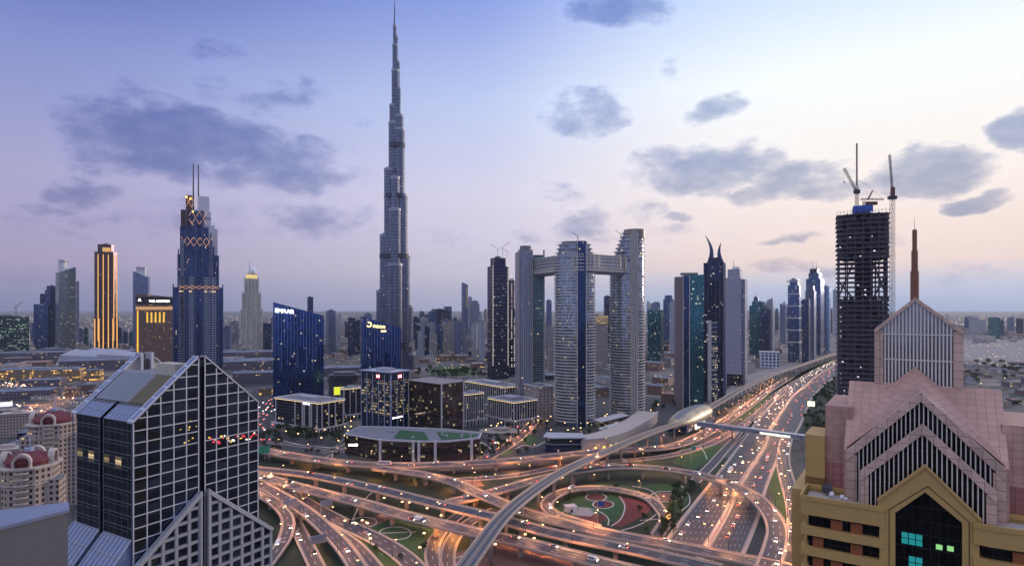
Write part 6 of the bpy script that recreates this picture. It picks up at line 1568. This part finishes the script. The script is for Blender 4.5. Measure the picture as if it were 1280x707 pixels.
for py in (285,320,360,400): m.beam(P5(1115,py,Dd),P5(1108,py,Dd+6),.5,.5)
m.build('tie_frame', DARK, cr)
def smallcrane(px, py, D, lab, s, fl_=1):
    c = T('tower_crane', lab, 'tower crane', (XX(px,D),D,ZZ(py,D))); m = MB(); lattice(m,(0,0,0),(0,0,s),s*.06,6); m.build('mast', DARK, c); m = MB(); lattice(m,(-fl_*s*.25,0,s*.9),(fl_*s*.8,0,s*1.6),s*.05,6); m.build('jib', RCR, c)
smallcrane(622,322,1265,'first small crane on the near-black tower',18,-1); smallcrane(628,322,1268,'second small crane on the near-black tower',22,1); smallcrane(634,323,1260,'third small crane on the near-black tower',14,-1); smallcrane(20,395,1700,'small red-brown crane on the green-lit office at left',26,1); smallcrane(553,386,2700,'small crane above the dark far construction cluster',20,1)
smallcrane(776,301,812,'small crane on stepped terrace of the right curved tower',9,-1); smallcrane(722,303,760,'small maintenance crane on the middle curved tower roof',8,-1)

# ================================================================== METRO STATION AND FOOTBRIDGE
a = W(842,531,14); b = W(884,512,14); ax = (b-a); rotS = math.atan2(ax.y, ax.x); c0 = (a+b)/2
st = T('metro_station', 'golden shell-shaped metro station over the track', 'metro station', (c0.x,c0.y,0), rotS); L = ax.length*.52
m = MB(); rings = []
for k in range(15):
    f = -1+2*k/14; q = math.sqrt(max(0,1-(abs(f)**2.4)))*.82+.18; rings.append([(f*L, 15*q*math.cos(t_), 14+12.5*q*math.sin(t_)*(1.0 if f > -.2 else 1+.3*(f+.2))) for t_ in [R(-18+216*i/20) for i in range(21)]])
for r0, r1 in zip(rings, rings[1:]):
    for i in range(20): m.face([r0[i], r1[i], r1[i+1], r0[i+1]], [(r0[i][0],i*2.5),(r1[i][0],i*2.5),(r1[i+1][0],i*2.5+2.5),(r0[i+1][0],i*2.5+2.5)], False)
m.build('golden_shell', facade('golden_shell_panels', 5.2, 2.5, (.50,.40,.25), (.26,.21,.14), .05,.07,0, rough=.38, metal=.35, gvar=.25, tilt=.02), st)
MB().prism(rect(-L*.8,L*.8,-12,12), 3, 14, bottom=True).build('concourse', NAVYG, st); MB().box(-L*1.0,L*.9,-5,5,10.5,16).build('platform', CONC, st)
m = MB(); 
for s in (-1,1):
    for k in range(4): m.hull8([(-L*.4+k*10,s*13,4),(-L*.4+k*10+8,s*13,4),(-L*.4+k*10+8,s*14,4),(-L*.4+k*10,s*14,4)],[(-L*.4+k*10,s*9,18),(-L*.4+k*10+8,s*9,18),(-L*.4+k*10+8,s*10,18),(-L*.4+k*10,s*10,18)])
m.build('side_leaf', SILVER, st); m = MB()
for k in (-.6,0,.6): m.box(L*k-1.5,L*k+1.5,-6,6,0,3)
m.build('support_pier', CONC, st)
p, q = W(872,529,13), W(1010,547,13)
fb = T('footbridge', 'enclosed grey footbridge crossing the highway from the golden station', 'footbridge', (0,0,0))
m = MB(); m.beam(p,q,5.5,4.4); m.build('enclosed_walkway', facade('footbridge_wall', 3, 4.6, (.22,.27,.36), (.30,.33,.40), .1,.12,.0, rough=.35, metal=.5), fb); up = Vector((0,0,1)); m = MB(); m.beam(p+up*2.5,q+up*2.5,6.6,.5); m.beam(p-up*2.4,q-up*2.4,6.0,.35); m.build('roof', SILVER, fb)
dv = (q-p).normalized(); sd_ = Vector((dv.y,-dv.x,0)); 
e0, e1 = p.lerp(q,.60), p.lerp(q,.86); m = MB(); m.beam(e0+sd_*3.0-up*.7,e1+sd_*3.0-up*.7,.3,2.2); m.build('lit_advert_panel', glow('white_advert_light', (.95,1.0,.85), 1.3), fb)
for f in (.06,.34,.62,.95): c = p.lerp(q,f); m = MB(); m.tube((c.x,c.y,0),(c.x,c.y,c.z-2.3),1.0,1.0,10); m.build('pier', CONC, fb)
# signs
def gantry(px, py, wd, hh, rot, lab, mat, z=7, back=False):
    p = W(px,py,0); g_ = T('road_sign', lab, 'road sign', (p.x,p.y,0), rot); m = MB(); m.tube((-wd/2,0,0),(-wd/2,0,z+hh),.25,.2,6); m.tube((wd/2,0,0),(wd/2,0,z+hh),.25,.2,6) if wd > 9 else None; m.beam((-wd/2,0,z+hh*.5),(wd/2,0,z+hh*.5),.3,.3); m.build('post', METAL, g_); MB().box(-wd/2,wd/2,-.35,-.2,z,z+hh).build('sign_panel', mat, g_)
    m = MB()
    if back:
        for k in range(6): m.box(-wd/2,wd/2,-.55,-.36,z+hh*(k+.3)/6,z+hh*(k+.3)/6+.12)
        for k in range(9): m.box(-wd/2+wd*k/8-.08,-wd/2+wd*k/8+.08,-.6,-.56,z,z+hh)
        m.build('sign_brace', METAL, g_)
gantry(363,648,9,5,R(28),'lattice back of a road sign gantry, left one over the ramps',SILVER,9,True); gantry(408,648,8,4.5,R(28),'lattice back of a road sign, right one beside the dark road',SILVER,9,True); gantry(398,697,9,5,R(30),'lattice back of a road sign at the bottom edge by the ramps',SILVER,9,True)
r_ = gantry(330,582,10,7,R(25),'green and white billboard at the start of the long flat flyover',plain('green_billboard', (.05,.30,.16), .5),12)
gantry(1014,520,9,7,R(-33),'bright white and yellow roadside billboard in the green belt',glow('billboard_light', (1.0,.95,.6), 1.6),14)
gantry(8,520,13,6,R(35),'white advertising board beside the left boulevard',glow('billboard_white', (.9,.95,1.0), 1.2),14)
gantry(424,520,14,11,R(20),'yellow-green lit advertising screen behind the white-columned office',glow('screen_light', (.75,.80,.05), 1.0),30); gantry(434,520,8,9,R(20),'small framed screen right of the yellow-green screen',glow('screen_light_blue', (.2,.25,.4), 1.0),31)
# flags and small lights in the garden
for px, py, lab, col in ((747,655,'blue flag on a tall white pole in the round garden',(.03,.08,.35)),(864,578,'green flag on a white pole on the lawn behind the curved flyover',(.03,.3,.2))):
    p = W(px,py,0); f_ = T('flagpole', lab, 'flagpole', (p.x,p.y,0)); MB().tube((0,0,0),(0,0,16),.15,.08,6).build('pole', WHITE, f_); m = MB(); N_ = 8
    for k in range(N_): a0 = k/N_; a1 = (k+1)/N_; m.hull8([(.1+a0*4.5,math.sin(a0*7)*.4,13),(.1+a1*4.5,math.sin(a1*7)*.4,13),(.1+a1*4.5,.06+math.sin(a1*7)*.4,13),(.1+a0*4.5,.06+math.sin(a0*7)*.4,13)],[(.1+a0*4.5,math.sin(a0*7)*.4,15.8),(.1+a1*4.5,math.sin(a1*7)*.4,15.8),(.1+a1*4.5,.06+math.sin(a1*7)*.4,15.8),(.1+a0*4.5,.06+math.sin(a0*7)*.4,15.8)])
    m.build('flag', plain('flag_'+lab[:4], col, .7), f_)
p = W(713,638,0); k_ = T('service_hut', 'small white service hut on the round garden plaza', 'hut', (p.x,p.y,0), R(15)); MB().box(-4,4,-3,3,0,3.6).build('hut_wall', WHITE, k_); MB().box(-4.4,4.4,-3.4,3.4,3.61,4.1).build('roof', COLS, k_); MB().box(-1,1,-3.1,-3.02,0,2.2).build('door', DARK, k_)

# ================================================================== DOMED APARTMENT TOWERS (left)
CREAM = facade('cream_apartment_wall', 3.0, 3.4, (.035,.035,.05), (.44,.35,.29), .52, .46, .05, (1,.7,.35), 1.4, rough=.3, metal=.3); CREAMP = plain('cream_render_plain', (.52,.44,.38), .7, 0, .15, .3); RED = plain('maroon_roof_tiles', (.14,.016,.022), .6, 0, .3, .5)
def domed(px, D, ptop, lab, s=1.0):
    h = ZZ(ptop, D); r = T('apartment_tower', lab, 'apartment tower', (XX(px,D+16),D+16,0), R(22)); w_ = 13*s
    P = [(-w_,-w_*.5),(-w_*.5,-w_),(w_*.5,-w_),(w_,-w_*.5),(w_,w_*.5),(w_*.5,w_),(-w_*.5,w_),(-w_,w_*.5)]; hb = h-12*s; MB().prism(P,0,hb).build('apartment_block', CREAM, r)
    for sx in (-1,1):
        MB().prism([(sx*w_*1.05-3,-w_*.7),(sx*w_*1.05+3,-w_*.7),(sx*w_*1.05+3,w_*.3),(sx*w_*1.05-3,w_*.3)],0,hb-8).build('side_wing', CREAM, r)
    m = MB(); m.prism(grow(P,1.2),hb,hb+1.0,bottom=True); m.prism(grow(P,.8),hb-9,hb-8.3,bottom=True)
    for k in range(int(hb/3.4)): m.prism(ell(0,-w_,3.8,2.4,12,0),k*3.4+2,k*3.4+2.9,bottom=True); m.prism(ell(-w_,-w_*.0,2.4,3.6,12,0),k*3.4+2,k*3.4+2.9,bottom=True)
    m.build('balconies', CREAMP, r)
    rg = []; 
    for q, z_ in ((1.02,0),(.98,1.2),(.82,4.0),(.58,6.2),(.32,7.6),(.16,8.2)): rg.append([(a*q,b*q,hb+3.2+z_*s*.62) for a, b in ell(0,0,w_*.92,w_*.92,24)])
    m = MB(); m.prism(ell(0,0,w_*.85,w_*.85,24),hb+1,hb+3.2); m.loft(rg, sm=False); rf = m.build('dome_roof', RED, r)
    m = MB(); m.prism(ell(0,0,2.2,2.2,12),hb+8*s,hb+10*s); m.tube((0,0,hb+10*s),(0,0,hb+17*s),.5,.1,6); m.build('finial', plain('blue_white_finial', (.35,.42,.55), .4), rf)
    for an in (-90,0,180,90):     # arched dormers
        m = MB(); A = []
        for k in range(9): t_ = R(180*k/8); A.append((3.6*math.cos(t_), 4.6*math.sin(t_)))
        for (a, b), (c, d_) in zip(A, A[1:]): m.hull8([(a,0,b),(c,0,d_),(c,3,d_),(a,3,b)],[(a*1.3,0,b*1.3),(c*1.3,0,d_*1.3),(c*1.3,3,d_*1.3),(a*1.3,3,b*1.3)])
        m.box(-4.4,-3.4,0,3,-5,0); m.box(3.4,4.4,0,3,-5,0)
        m.xf(Matrix.Rotation(R(an+90),4,'Z') @ Matrix.Translation((0,-w_*.98,hb+3))); m.build('arched_dormer', CREAMP, r)
domed(37, 330, 563, 'cream apartment tower with maroon dome, nearer of the two domed towers'); domed(68, 440, 510, 'cream apartment tower with maroon dome, further of the two domed towers', 1.15)
for px, py, lab in ((20,545,'first low beige apartment wing behind the domed towers'),(105,560,'second low beige apartment wing behind the domed towers'),(5,600,'third low beige wing at the left edge'),(90,600,'fourth low beige wing beside the green pool')):
    p = W(px,py,0); r = T('apartment_wing', lab, 'apartment wing', (p.x,p.y,0), R(22)); MB().box(-16,16,0,16,0,26).build('wing_wall', CREAM, r); MB().box(-17,17,-1,17,26.01,27).build('roof', CREAMP, r); MB().box(-5,5,4,10,27.01,30).build('stair_head', CREAMP, r)
pc = W(88,610,0); po = T('swimming_pool', 'turquoise pool on a green deck beside the domed towers', 'swimming pool', (pc.x,pc.y,0), R(20)); MB().box(-22,22,-16,30,0,30).build('pool_deck', GDECK, po); MB().prism(ell(0,0,14,9,20),30.01,30.2).build('water', glow('pool_light', (.02,.42,.38), .7), po)

# ================================================================== SHOPPING MALL AND LEFT DISTRICT
def block(lab, px, py, w_, d_, h, mat, rot=None, name='low_building', cat='low building', plant=True, roofm=None, group=None, seed=0):
    p = W(px,py,0); r = T(name, lab, cat, (p.x,p.y,0), rot if rot is not None else R(22), group); q = random.Random(seed+int(px*3+py)); MB().prism(rect(-w_/2,w_/2,0,d_),0,h).build('walls', mat, r)
    m = MB(); P = rect(-w_/2,w_/2,0,d_)
    for i in range(4): a, b = P[i], P[(i+1)%4]; m.beam((a[0],a[1],h+.45),(b[0],b[1],h+.45),.6,.9)
    m.prism(grow(P,-.31),h+.01,h+.1); rf = m.build('roof', roofm or ROOF, r)
    if plant:
        m = MB()
        for k in range(q.randint(2,6)): m.cbox(q.uniform(-.36,.36)*w_, d_*q.uniform(.15,.85), h+.1+.01*k, w_*q.uniform(.05,.16), d_*q.uniform(.06,.2), q.uniform(1,3.5))
        m.build('roof_plant', plain('pale_roof_plant', (.36,.37,.42), .6), rf)
    return r
MALLW = facade('mall_lit_wall', 4, 5, (.25,.16,.05), (.30,.22,.18), .2, .35, .5, (1,.52,.10), 3.0, metal=0, rough=.6, cluster=.8); MALLD = facade('mall_dark_wall', 5, 5, (.06,.05,.07), (.16,.14,.18), .3, .5, .12, (1,.7,.3), 1.5, metal=.2, rough=.5)
BROOF = plain('bluish_mall_roof', (.17,.19,.25), .7, 0, .3, .03); TROOF = plain('terracotta_render', (.34,.20,.15), .8, 0, .3, .05)
specs = [('mall block with yellow lit wall, far left of the mall',28,474,105,60,20,MALLW),('mall block with yellow lit wall at centre of the mall',70,477,75,50,24,MALLW),('mall block with a dark front between the lit walls',50,486,60,40,16,MALLD),('mall hall with greenish roof lights behind the lit walls',120,462,150,90,22,MALLD),('big plain grey mall warehouse at far left',45,455,200,90,30,MALLD),('orange-lit portal block right of the mall',115,476,28,26,22,MALLW),('second orange-lit portal block near the glass gable',88,474,20,26,24,MALLW),('dark parking deck in front of the mall',20,500,90,50,14,MALLD),('long grey shed beyond the mall',130,449,160,70,24,MALLD),
 ('pale flat mall roof left of the cobalt tower',310,462,150,110,20,MALLD),('pale long mall hall behind the cobalt tower',300,450,190,90,22,MALLD),('brown curved mall wing left of the cobalt tower',322,480,90,46,22,MALLD),('low pale hall between the two cobalt towers',430,470,110,60,18,MALLD),('yellow-lit low shop beside the cobalt tower',332,494,22,14,12,MALLW),
 ('flat parking structure beneath the grey office street',590,487,50,30,9,MALLD)]
for lab, px, py, w_, d_, h, mt in specs: block(lab, px, py, w_, d_, h, mt, R(20), 'mall_building', 'mall building', roofm=BROOF)
# folded pale mall roofs
for px, py, lab in ((128,452,'first folded pale mall roof left of the gold hotel'),(150,454,'second folded pale mall roof near the gold hotel'),(104,455,'third folded pale roof, leftmost')):
    p = W(px,py,0); r = T('mall_building', lab, 'mall building', (p.x,p.y,0), R(25)); m = MB(); m.hull8([(-60,0,0),(60,0,0),(60,70,0),(-60,70,0)],[(-52,6,26),(50,4,16),(40,60,24),(-30,64,38)]); m.build('folded_roof', plain('pale_folded_roof', (.36,.37,.44), .6, 0, .2, .02), r)
rr = random.Random(77); CNT = {}
WALLS = [(facade('beige_low_wall', 4,3.6,(.05,.05,.06),(.40,.33,.29),.5,.5,.10,(1,.68,.3),1.6,metal=.1,rough=.5),'beige'),(facade('white_low_wall', 4,3.6,(.05,.06,.08),(.52,.50,.50),.5,.5,.08,(1,.75,.4),1.5,metal=.1,rough=.5),'white'),(facade('brown_low_wall', 4,3.6,(.05,.04,.05),(.24,.15,.12),.45,.5,.12,(1,.62,.25),1.8,metal=.1,rough=.5),'brown'),(MALLD,'dark'),(LOWDG,'glassy')]
def district(poly, n, where, wr=(14,40), hr=(7,20), rot=R(20), clear=()):
    P = [W(a,b,0) for a, b in poly]; x0, x1 = min(p.x for p in P), max(p.x for p in P); y0, y1 = min(p.y for p in P), max(p.y for p in P); S = []; tries = 0
    while len(S) < n and tries < 6000:
        tries += 1; x, y = rr.uniform(x0,x1), rr.uniform(y0,y1); c = False
        for i in range(len(P)):
            a, b = P[i], P[i-1]
            if (a.y > y) != (b.y > y) and x < (b.x-a.x)*(y-a.y)/(b.y-a.y)+a.x: c = not c
        w_, d_ = rr.uniform(*wr), rr.uniform(*wr); rad = math.hypot(w_,d_)/2
        if c and all(math.hypot(x-q[0],y-q[1]) > (rad+q[4])*.8 for q in S): S.append((x,y,w_,d_,rad))
    S.sort(key=lambda q: q[0]/q[1])
    for x, y, w_, d_, _ in S:
        mt, cn = rr.choice(WALLS); k = CNT.get((cn,where),0); CNT[(cn,where)] = k+1
        px = CX+x/y*FPX; py = HY+H/y*FPX
        block(f'{cn} low building, {ordn(k)} from left {where}', px, py, w_, d_, rr.uniform(*hr), mt, rot+R(rr.choice([0,0,90,5])), group='low buildings '+where, roofm=rr.choice([ROOF,BROOF,TROOF,CONCP,CONC]))
district([(810,440),(845,428),(850,510),(812,500)], 20, 'between the curved towers and teal slab', (18,48), (10,26), R(-30))
district([(1195,456),(1290,456),(1300,540),(1240,540),(1195,500)], 34, 'among the villas at right', (12,30), (5,10), R(-20))
district([(1195,424),(1300,424),(1300,408),(1195,408)], 18, 'beyond the sand lot at right', (50,140), (8,18), R(-10))
district([(280,436),(350,436),(345,452),(290,460)], 16, 'around the white-gold hotel', (30,70), (8,25))
district([(395,430),(470,428),(470,456),(405,462)], 34, 'in the old town between the cobalt towers', (16,38), (9,18))
district([(515,430),(612,430),(612,462),(530,458)], 36, 'at the foot of the far centre cluster', (18,42), (8,20))
district([(655,440),(770,440),(765,500),(690,515),(660,480)], 26, 'behind the curved trio', (18,50), (8,22))
district([(905,440),(980,430),(975,448),(920,465)], 20, 'below the teal cluster by the highway', (16,45), (6,18), R(-30))
district([(0,440),(100,440),(100,470),(0,470)], 20, 'at the foot of the left blue towers', (30,70), (8,22))
district([(120,436),(300,436),(300,448),(120,448)], 16, 'at the foot of the gold hotel', (30,70), (8,22))
district([(0,492),(120,488),(160,470),(215,470),(215,530),(130,514),(60,502),(0,498)], 22, 'by the left boulevards', (14,34), (6,14))
district([(0,530),(70,540),(60,575),(0,575)], 8, 'beyond the domed towers', (16,30), (8,18))
district([(415,485),(455,482),(450,540),(425,545)], 5, 'between the low office and the red-logo tower', (14,24), (6,12))

# ------------------------------------------------ distant low city: a mass nobody could count
rr = random.Random(5); m = MB()
for k in range(5200):
    y = 2300+9500*rr.random()**1.6; x = rr.uniform(-1.05,1.05)*y
    if .50*y < x < .62*y and y < 3500: continue
    c = math.sin(x*.0021+1)+math.sin(y*.0017+x*.0006); 
    if rr.random() > .6+.3*c: continue
    s = rr.uniform(12,46); h_ = rr.uniform(5,18)*(1+(rr.random() < .06)*rr.uniform(1,4)); m.box(x-s/2,x+s/2,y-s*.4,y+s*.4,0,h_)
tag(m.build('distant_city', facade('distant_city_wall', 5,4,(.08,.09,.12),(.38,.34,.33),.4,.45,.12,(1,.75,.45),3.0,metal=.1,rough=.6)), 'hazy mass of low distant houses on the plain', 'distant city', kind='stuff')
m = MB()
for k in range(1500):
    y = 1500+9000*rr.random()**1.8; x = rr.uniform(-1.0,1.0)*y; s = y*.0003; m.box(x-s,x+s,y-s,y+s,6,6+2*s)
tag(m.build('distant_lights', glow('far_light', (1.0,.72,.40), 2.2)), 'countless far street lights on the plain', 'distant lights', kind='stuff')
# parking-lot lamps and garden lamps
rr = random.Random(8)
def lampfield(poly, n, where, proto=LP1):
    P = [W(a,b,0) for a, b in poly]; x0, x1 = min(p.x for p in P), max(p.x for p in P); y0, y1 = min(p.y for p in P), max(p.y for p in P); S = []
    while len(S) < n:
        x, y = rr.uniform(x0,x1), rr.uniform(y0,y1); c = False
        for i in range(len(P)):
            a, b = P[i], P[i-1]
            if (a.y > y) != (b.y > y) and x < (b.x-a.x)*(y-a.y)/(b.y-a.y)+a.x: c = not c
        if c: S.append((x,y))
    S.sort(key=lambda q: q[0]/q[1])
    for i, (x, y) in enumerate(S): lampat(proto, (x,y,0), rr.uniform(0,6.28), where, 14000 if i % 4 == 0 else 0, od='from left')
lampfield([(0,470),(90,480),(200,500),(200,530),(110,520),(0,500)], 60, 'in the mall car park'); lampfield([(345,545),(430,560),(470,545),(440,520),(425,545),(350,540)], 22, 'around the low white-columned office')
lampfield([(600,540),(700,500),(830,510),(790,548),(700,556),(620,570)], 50, 'around the curved towers'); lampfield([(520,436),(612,436),(612,470),(540,464)], 45, 'in the park by the far centre cluster')
lampfield([(430,600),(640,660),(800,690),(760,705),(430,700)], 26, 'under the flyovers'); lampfield([(810,440),(845,430),(850,510),(812,505)], 20, 'between the curved trio and the teal slab'); lampfield([(1200,420),(1280,420),(1280,520),(1230,520)], 26, 'among the villas at right')
lampfield([(300,440),(345,440),(345,520),(325,500)], 20, 'left of the cobalt tower')
ro = REST.build('street_lamps', DARK); ro.data.materials.append(LAMPGLOW)
for i_, pl_ in enumerate(ro.data.polygons): pl_.material_index = (i_//6) % 2
tag(ro, 'the many remaining small street lamps of the far streets', 'street lamps', kind='stuff')
# sodium light under the decks
rr = random.Random(3)
for px, py in ((365,622),(345,612),(548,662),(566,666),(545,676),(572,676),(888,612),(905,610),(925,618),(595,640),(615,640),(640,590),(700,585),(470,600),(560,612),(520,602),(740,578),(600,606),(800,577),(830,590),(420,592),(385,582)):
    p = W(px,py,0); ld = bpy.data.lights.new('underpass_light', 'POINT'); ld.energy = 3800; ld.color = (1.0,.36,.08); ld.shadow_soft_size = .5; lo = bpy.data.objects.new('underpass_light', ld); COL.objects.link(lo); lo.location = (p.x,p.y,5.0)

def parked(poly, n, where):
    P = [W(a,b,0) for a, b in poly]; rr = random.Random(n); x0, x1 = min(p.x for p in P), max(p.x for p in P); y0, y1 = min(p.y for p in P), max(p.y for p in P); S = []; t_ = 0
    while len(S) < n and t_ < 4000:
        t_ += 1; x = x0+round(rr.uniform(0,(x1-x0)/3.2))*3.2; y = y0+round(rr.uniform(0,(y1-y0)/11))*11; c = False
        for i in range(len(P)):
            a, b = P[i], P[i-1]
            if (a.y > y) != (b.y > y) and x < (b.x-a.x)*(y-a.y)/(b.y-a.y)+a.x: c = not c
        if c and (x,y) not in S: S.append((x,y))
    S.sort(key=lambda q: q[0]/q[1])
    for x, y in S: put_car(Vector((x,y,.05)), rr.choice([0,math.pi]), where, od='from left')
parked([(322,505),(343,498),(346,538),(336,552),(322,552)], 26, 'parked left of the low white-columned office')
parked([(606,548),(640,528),(652,528),(650,545),(612,562)], 18, 'parked by the roundabout pavilion')
flat('lawn', [(575,553),(592,548),(606,556),(588,562)], LAWN, .03); flat('lawn', [(612,562),(632,558),(645,566),(622,570)], LAWN, .03); flat('lawn', [(650,548),(664,542),(676,550),(660,557)], LAWN, .03); flat('lawn', [(600,566),(612,570),(596,575),(586,570)], LAWN, .03)
for p in [[(590,546),(608,556),(622,570)],[(645,560),(655,556),(668,558),(680,552)],[(566,566),(586,562),(600,564)],[(344,548),(380,556),(420,558),(440,548)]]: ring_path(p, 1.6, KERB)

fc = FARC.build('distant_traffic', plain('car_paint_white', (.75,.75,.76))); n1 = len(FARC.f)
tag(fc, 'the many small distant cars on the highway and boulevards', 'traffic', kind='stuff')
tag(FARH.build('distant_headlights', HEADL), 'headlights of the small distant cars', 'headlights', kind='stuff'); tag(FART.build('distant_taillights', TAILL), 'tail lights of the small distant cars', 'tail lights', kind='stuff')

trees_px([(574,556),(612,548),(660,566),(640,572),(580,570)], 26, 'between the podium and the roundabout pavilion', None, .9, 31)
trees_px([(655,500),(690,486),(694,520),(662,540),(650,530)], 22, 'by the street left of the middle curved tower', None, .9, 32)
trees_px([(745,545),(790,525),(812,520),(770,552),(748,556)], 24, 'on the podium garden of the curved towers', 2, .9, 33)
trees_px([(322,545),(345,540),(350,558),(325,560)], 10, 'at the corner by the lattice glass building', None, 1.0, 34)
trees_px([(812,505),(848,500),(848,512),(815,515)], 10, 'behind the golden station', 1, 1.0, 35)

# ================================================================== HAZE
m = MB(); m.box(-29900,29900,-2400,29900,-1,1050)
hz = m.build('haze', MATS['pale_concrete']); hz.data.materials.clear()
hm = bpy.data.materials.new('haze_air'); hm.use_nodes = True; nt = hm.node_tree; nt.nodes.clear()
pv = nt.nodes.new('ShaderNodeVolumePrincipled'); pv.inputs['Color'].default_value = (.84,.92,1.0,1); pv.inputs['Density'].default_value = HAZE; pv.inputs['Anisotropy'].default_value = 0.3
oo = nt.nodes.new('ShaderNodeOutputMaterial'); nt.links.new(pv.outputs[0], oo.inputs['Volume']); hz.data.materials.append(hm); tag(hz, kind='stuff')
hz['label'] = 'thin blue evening haze over the city'
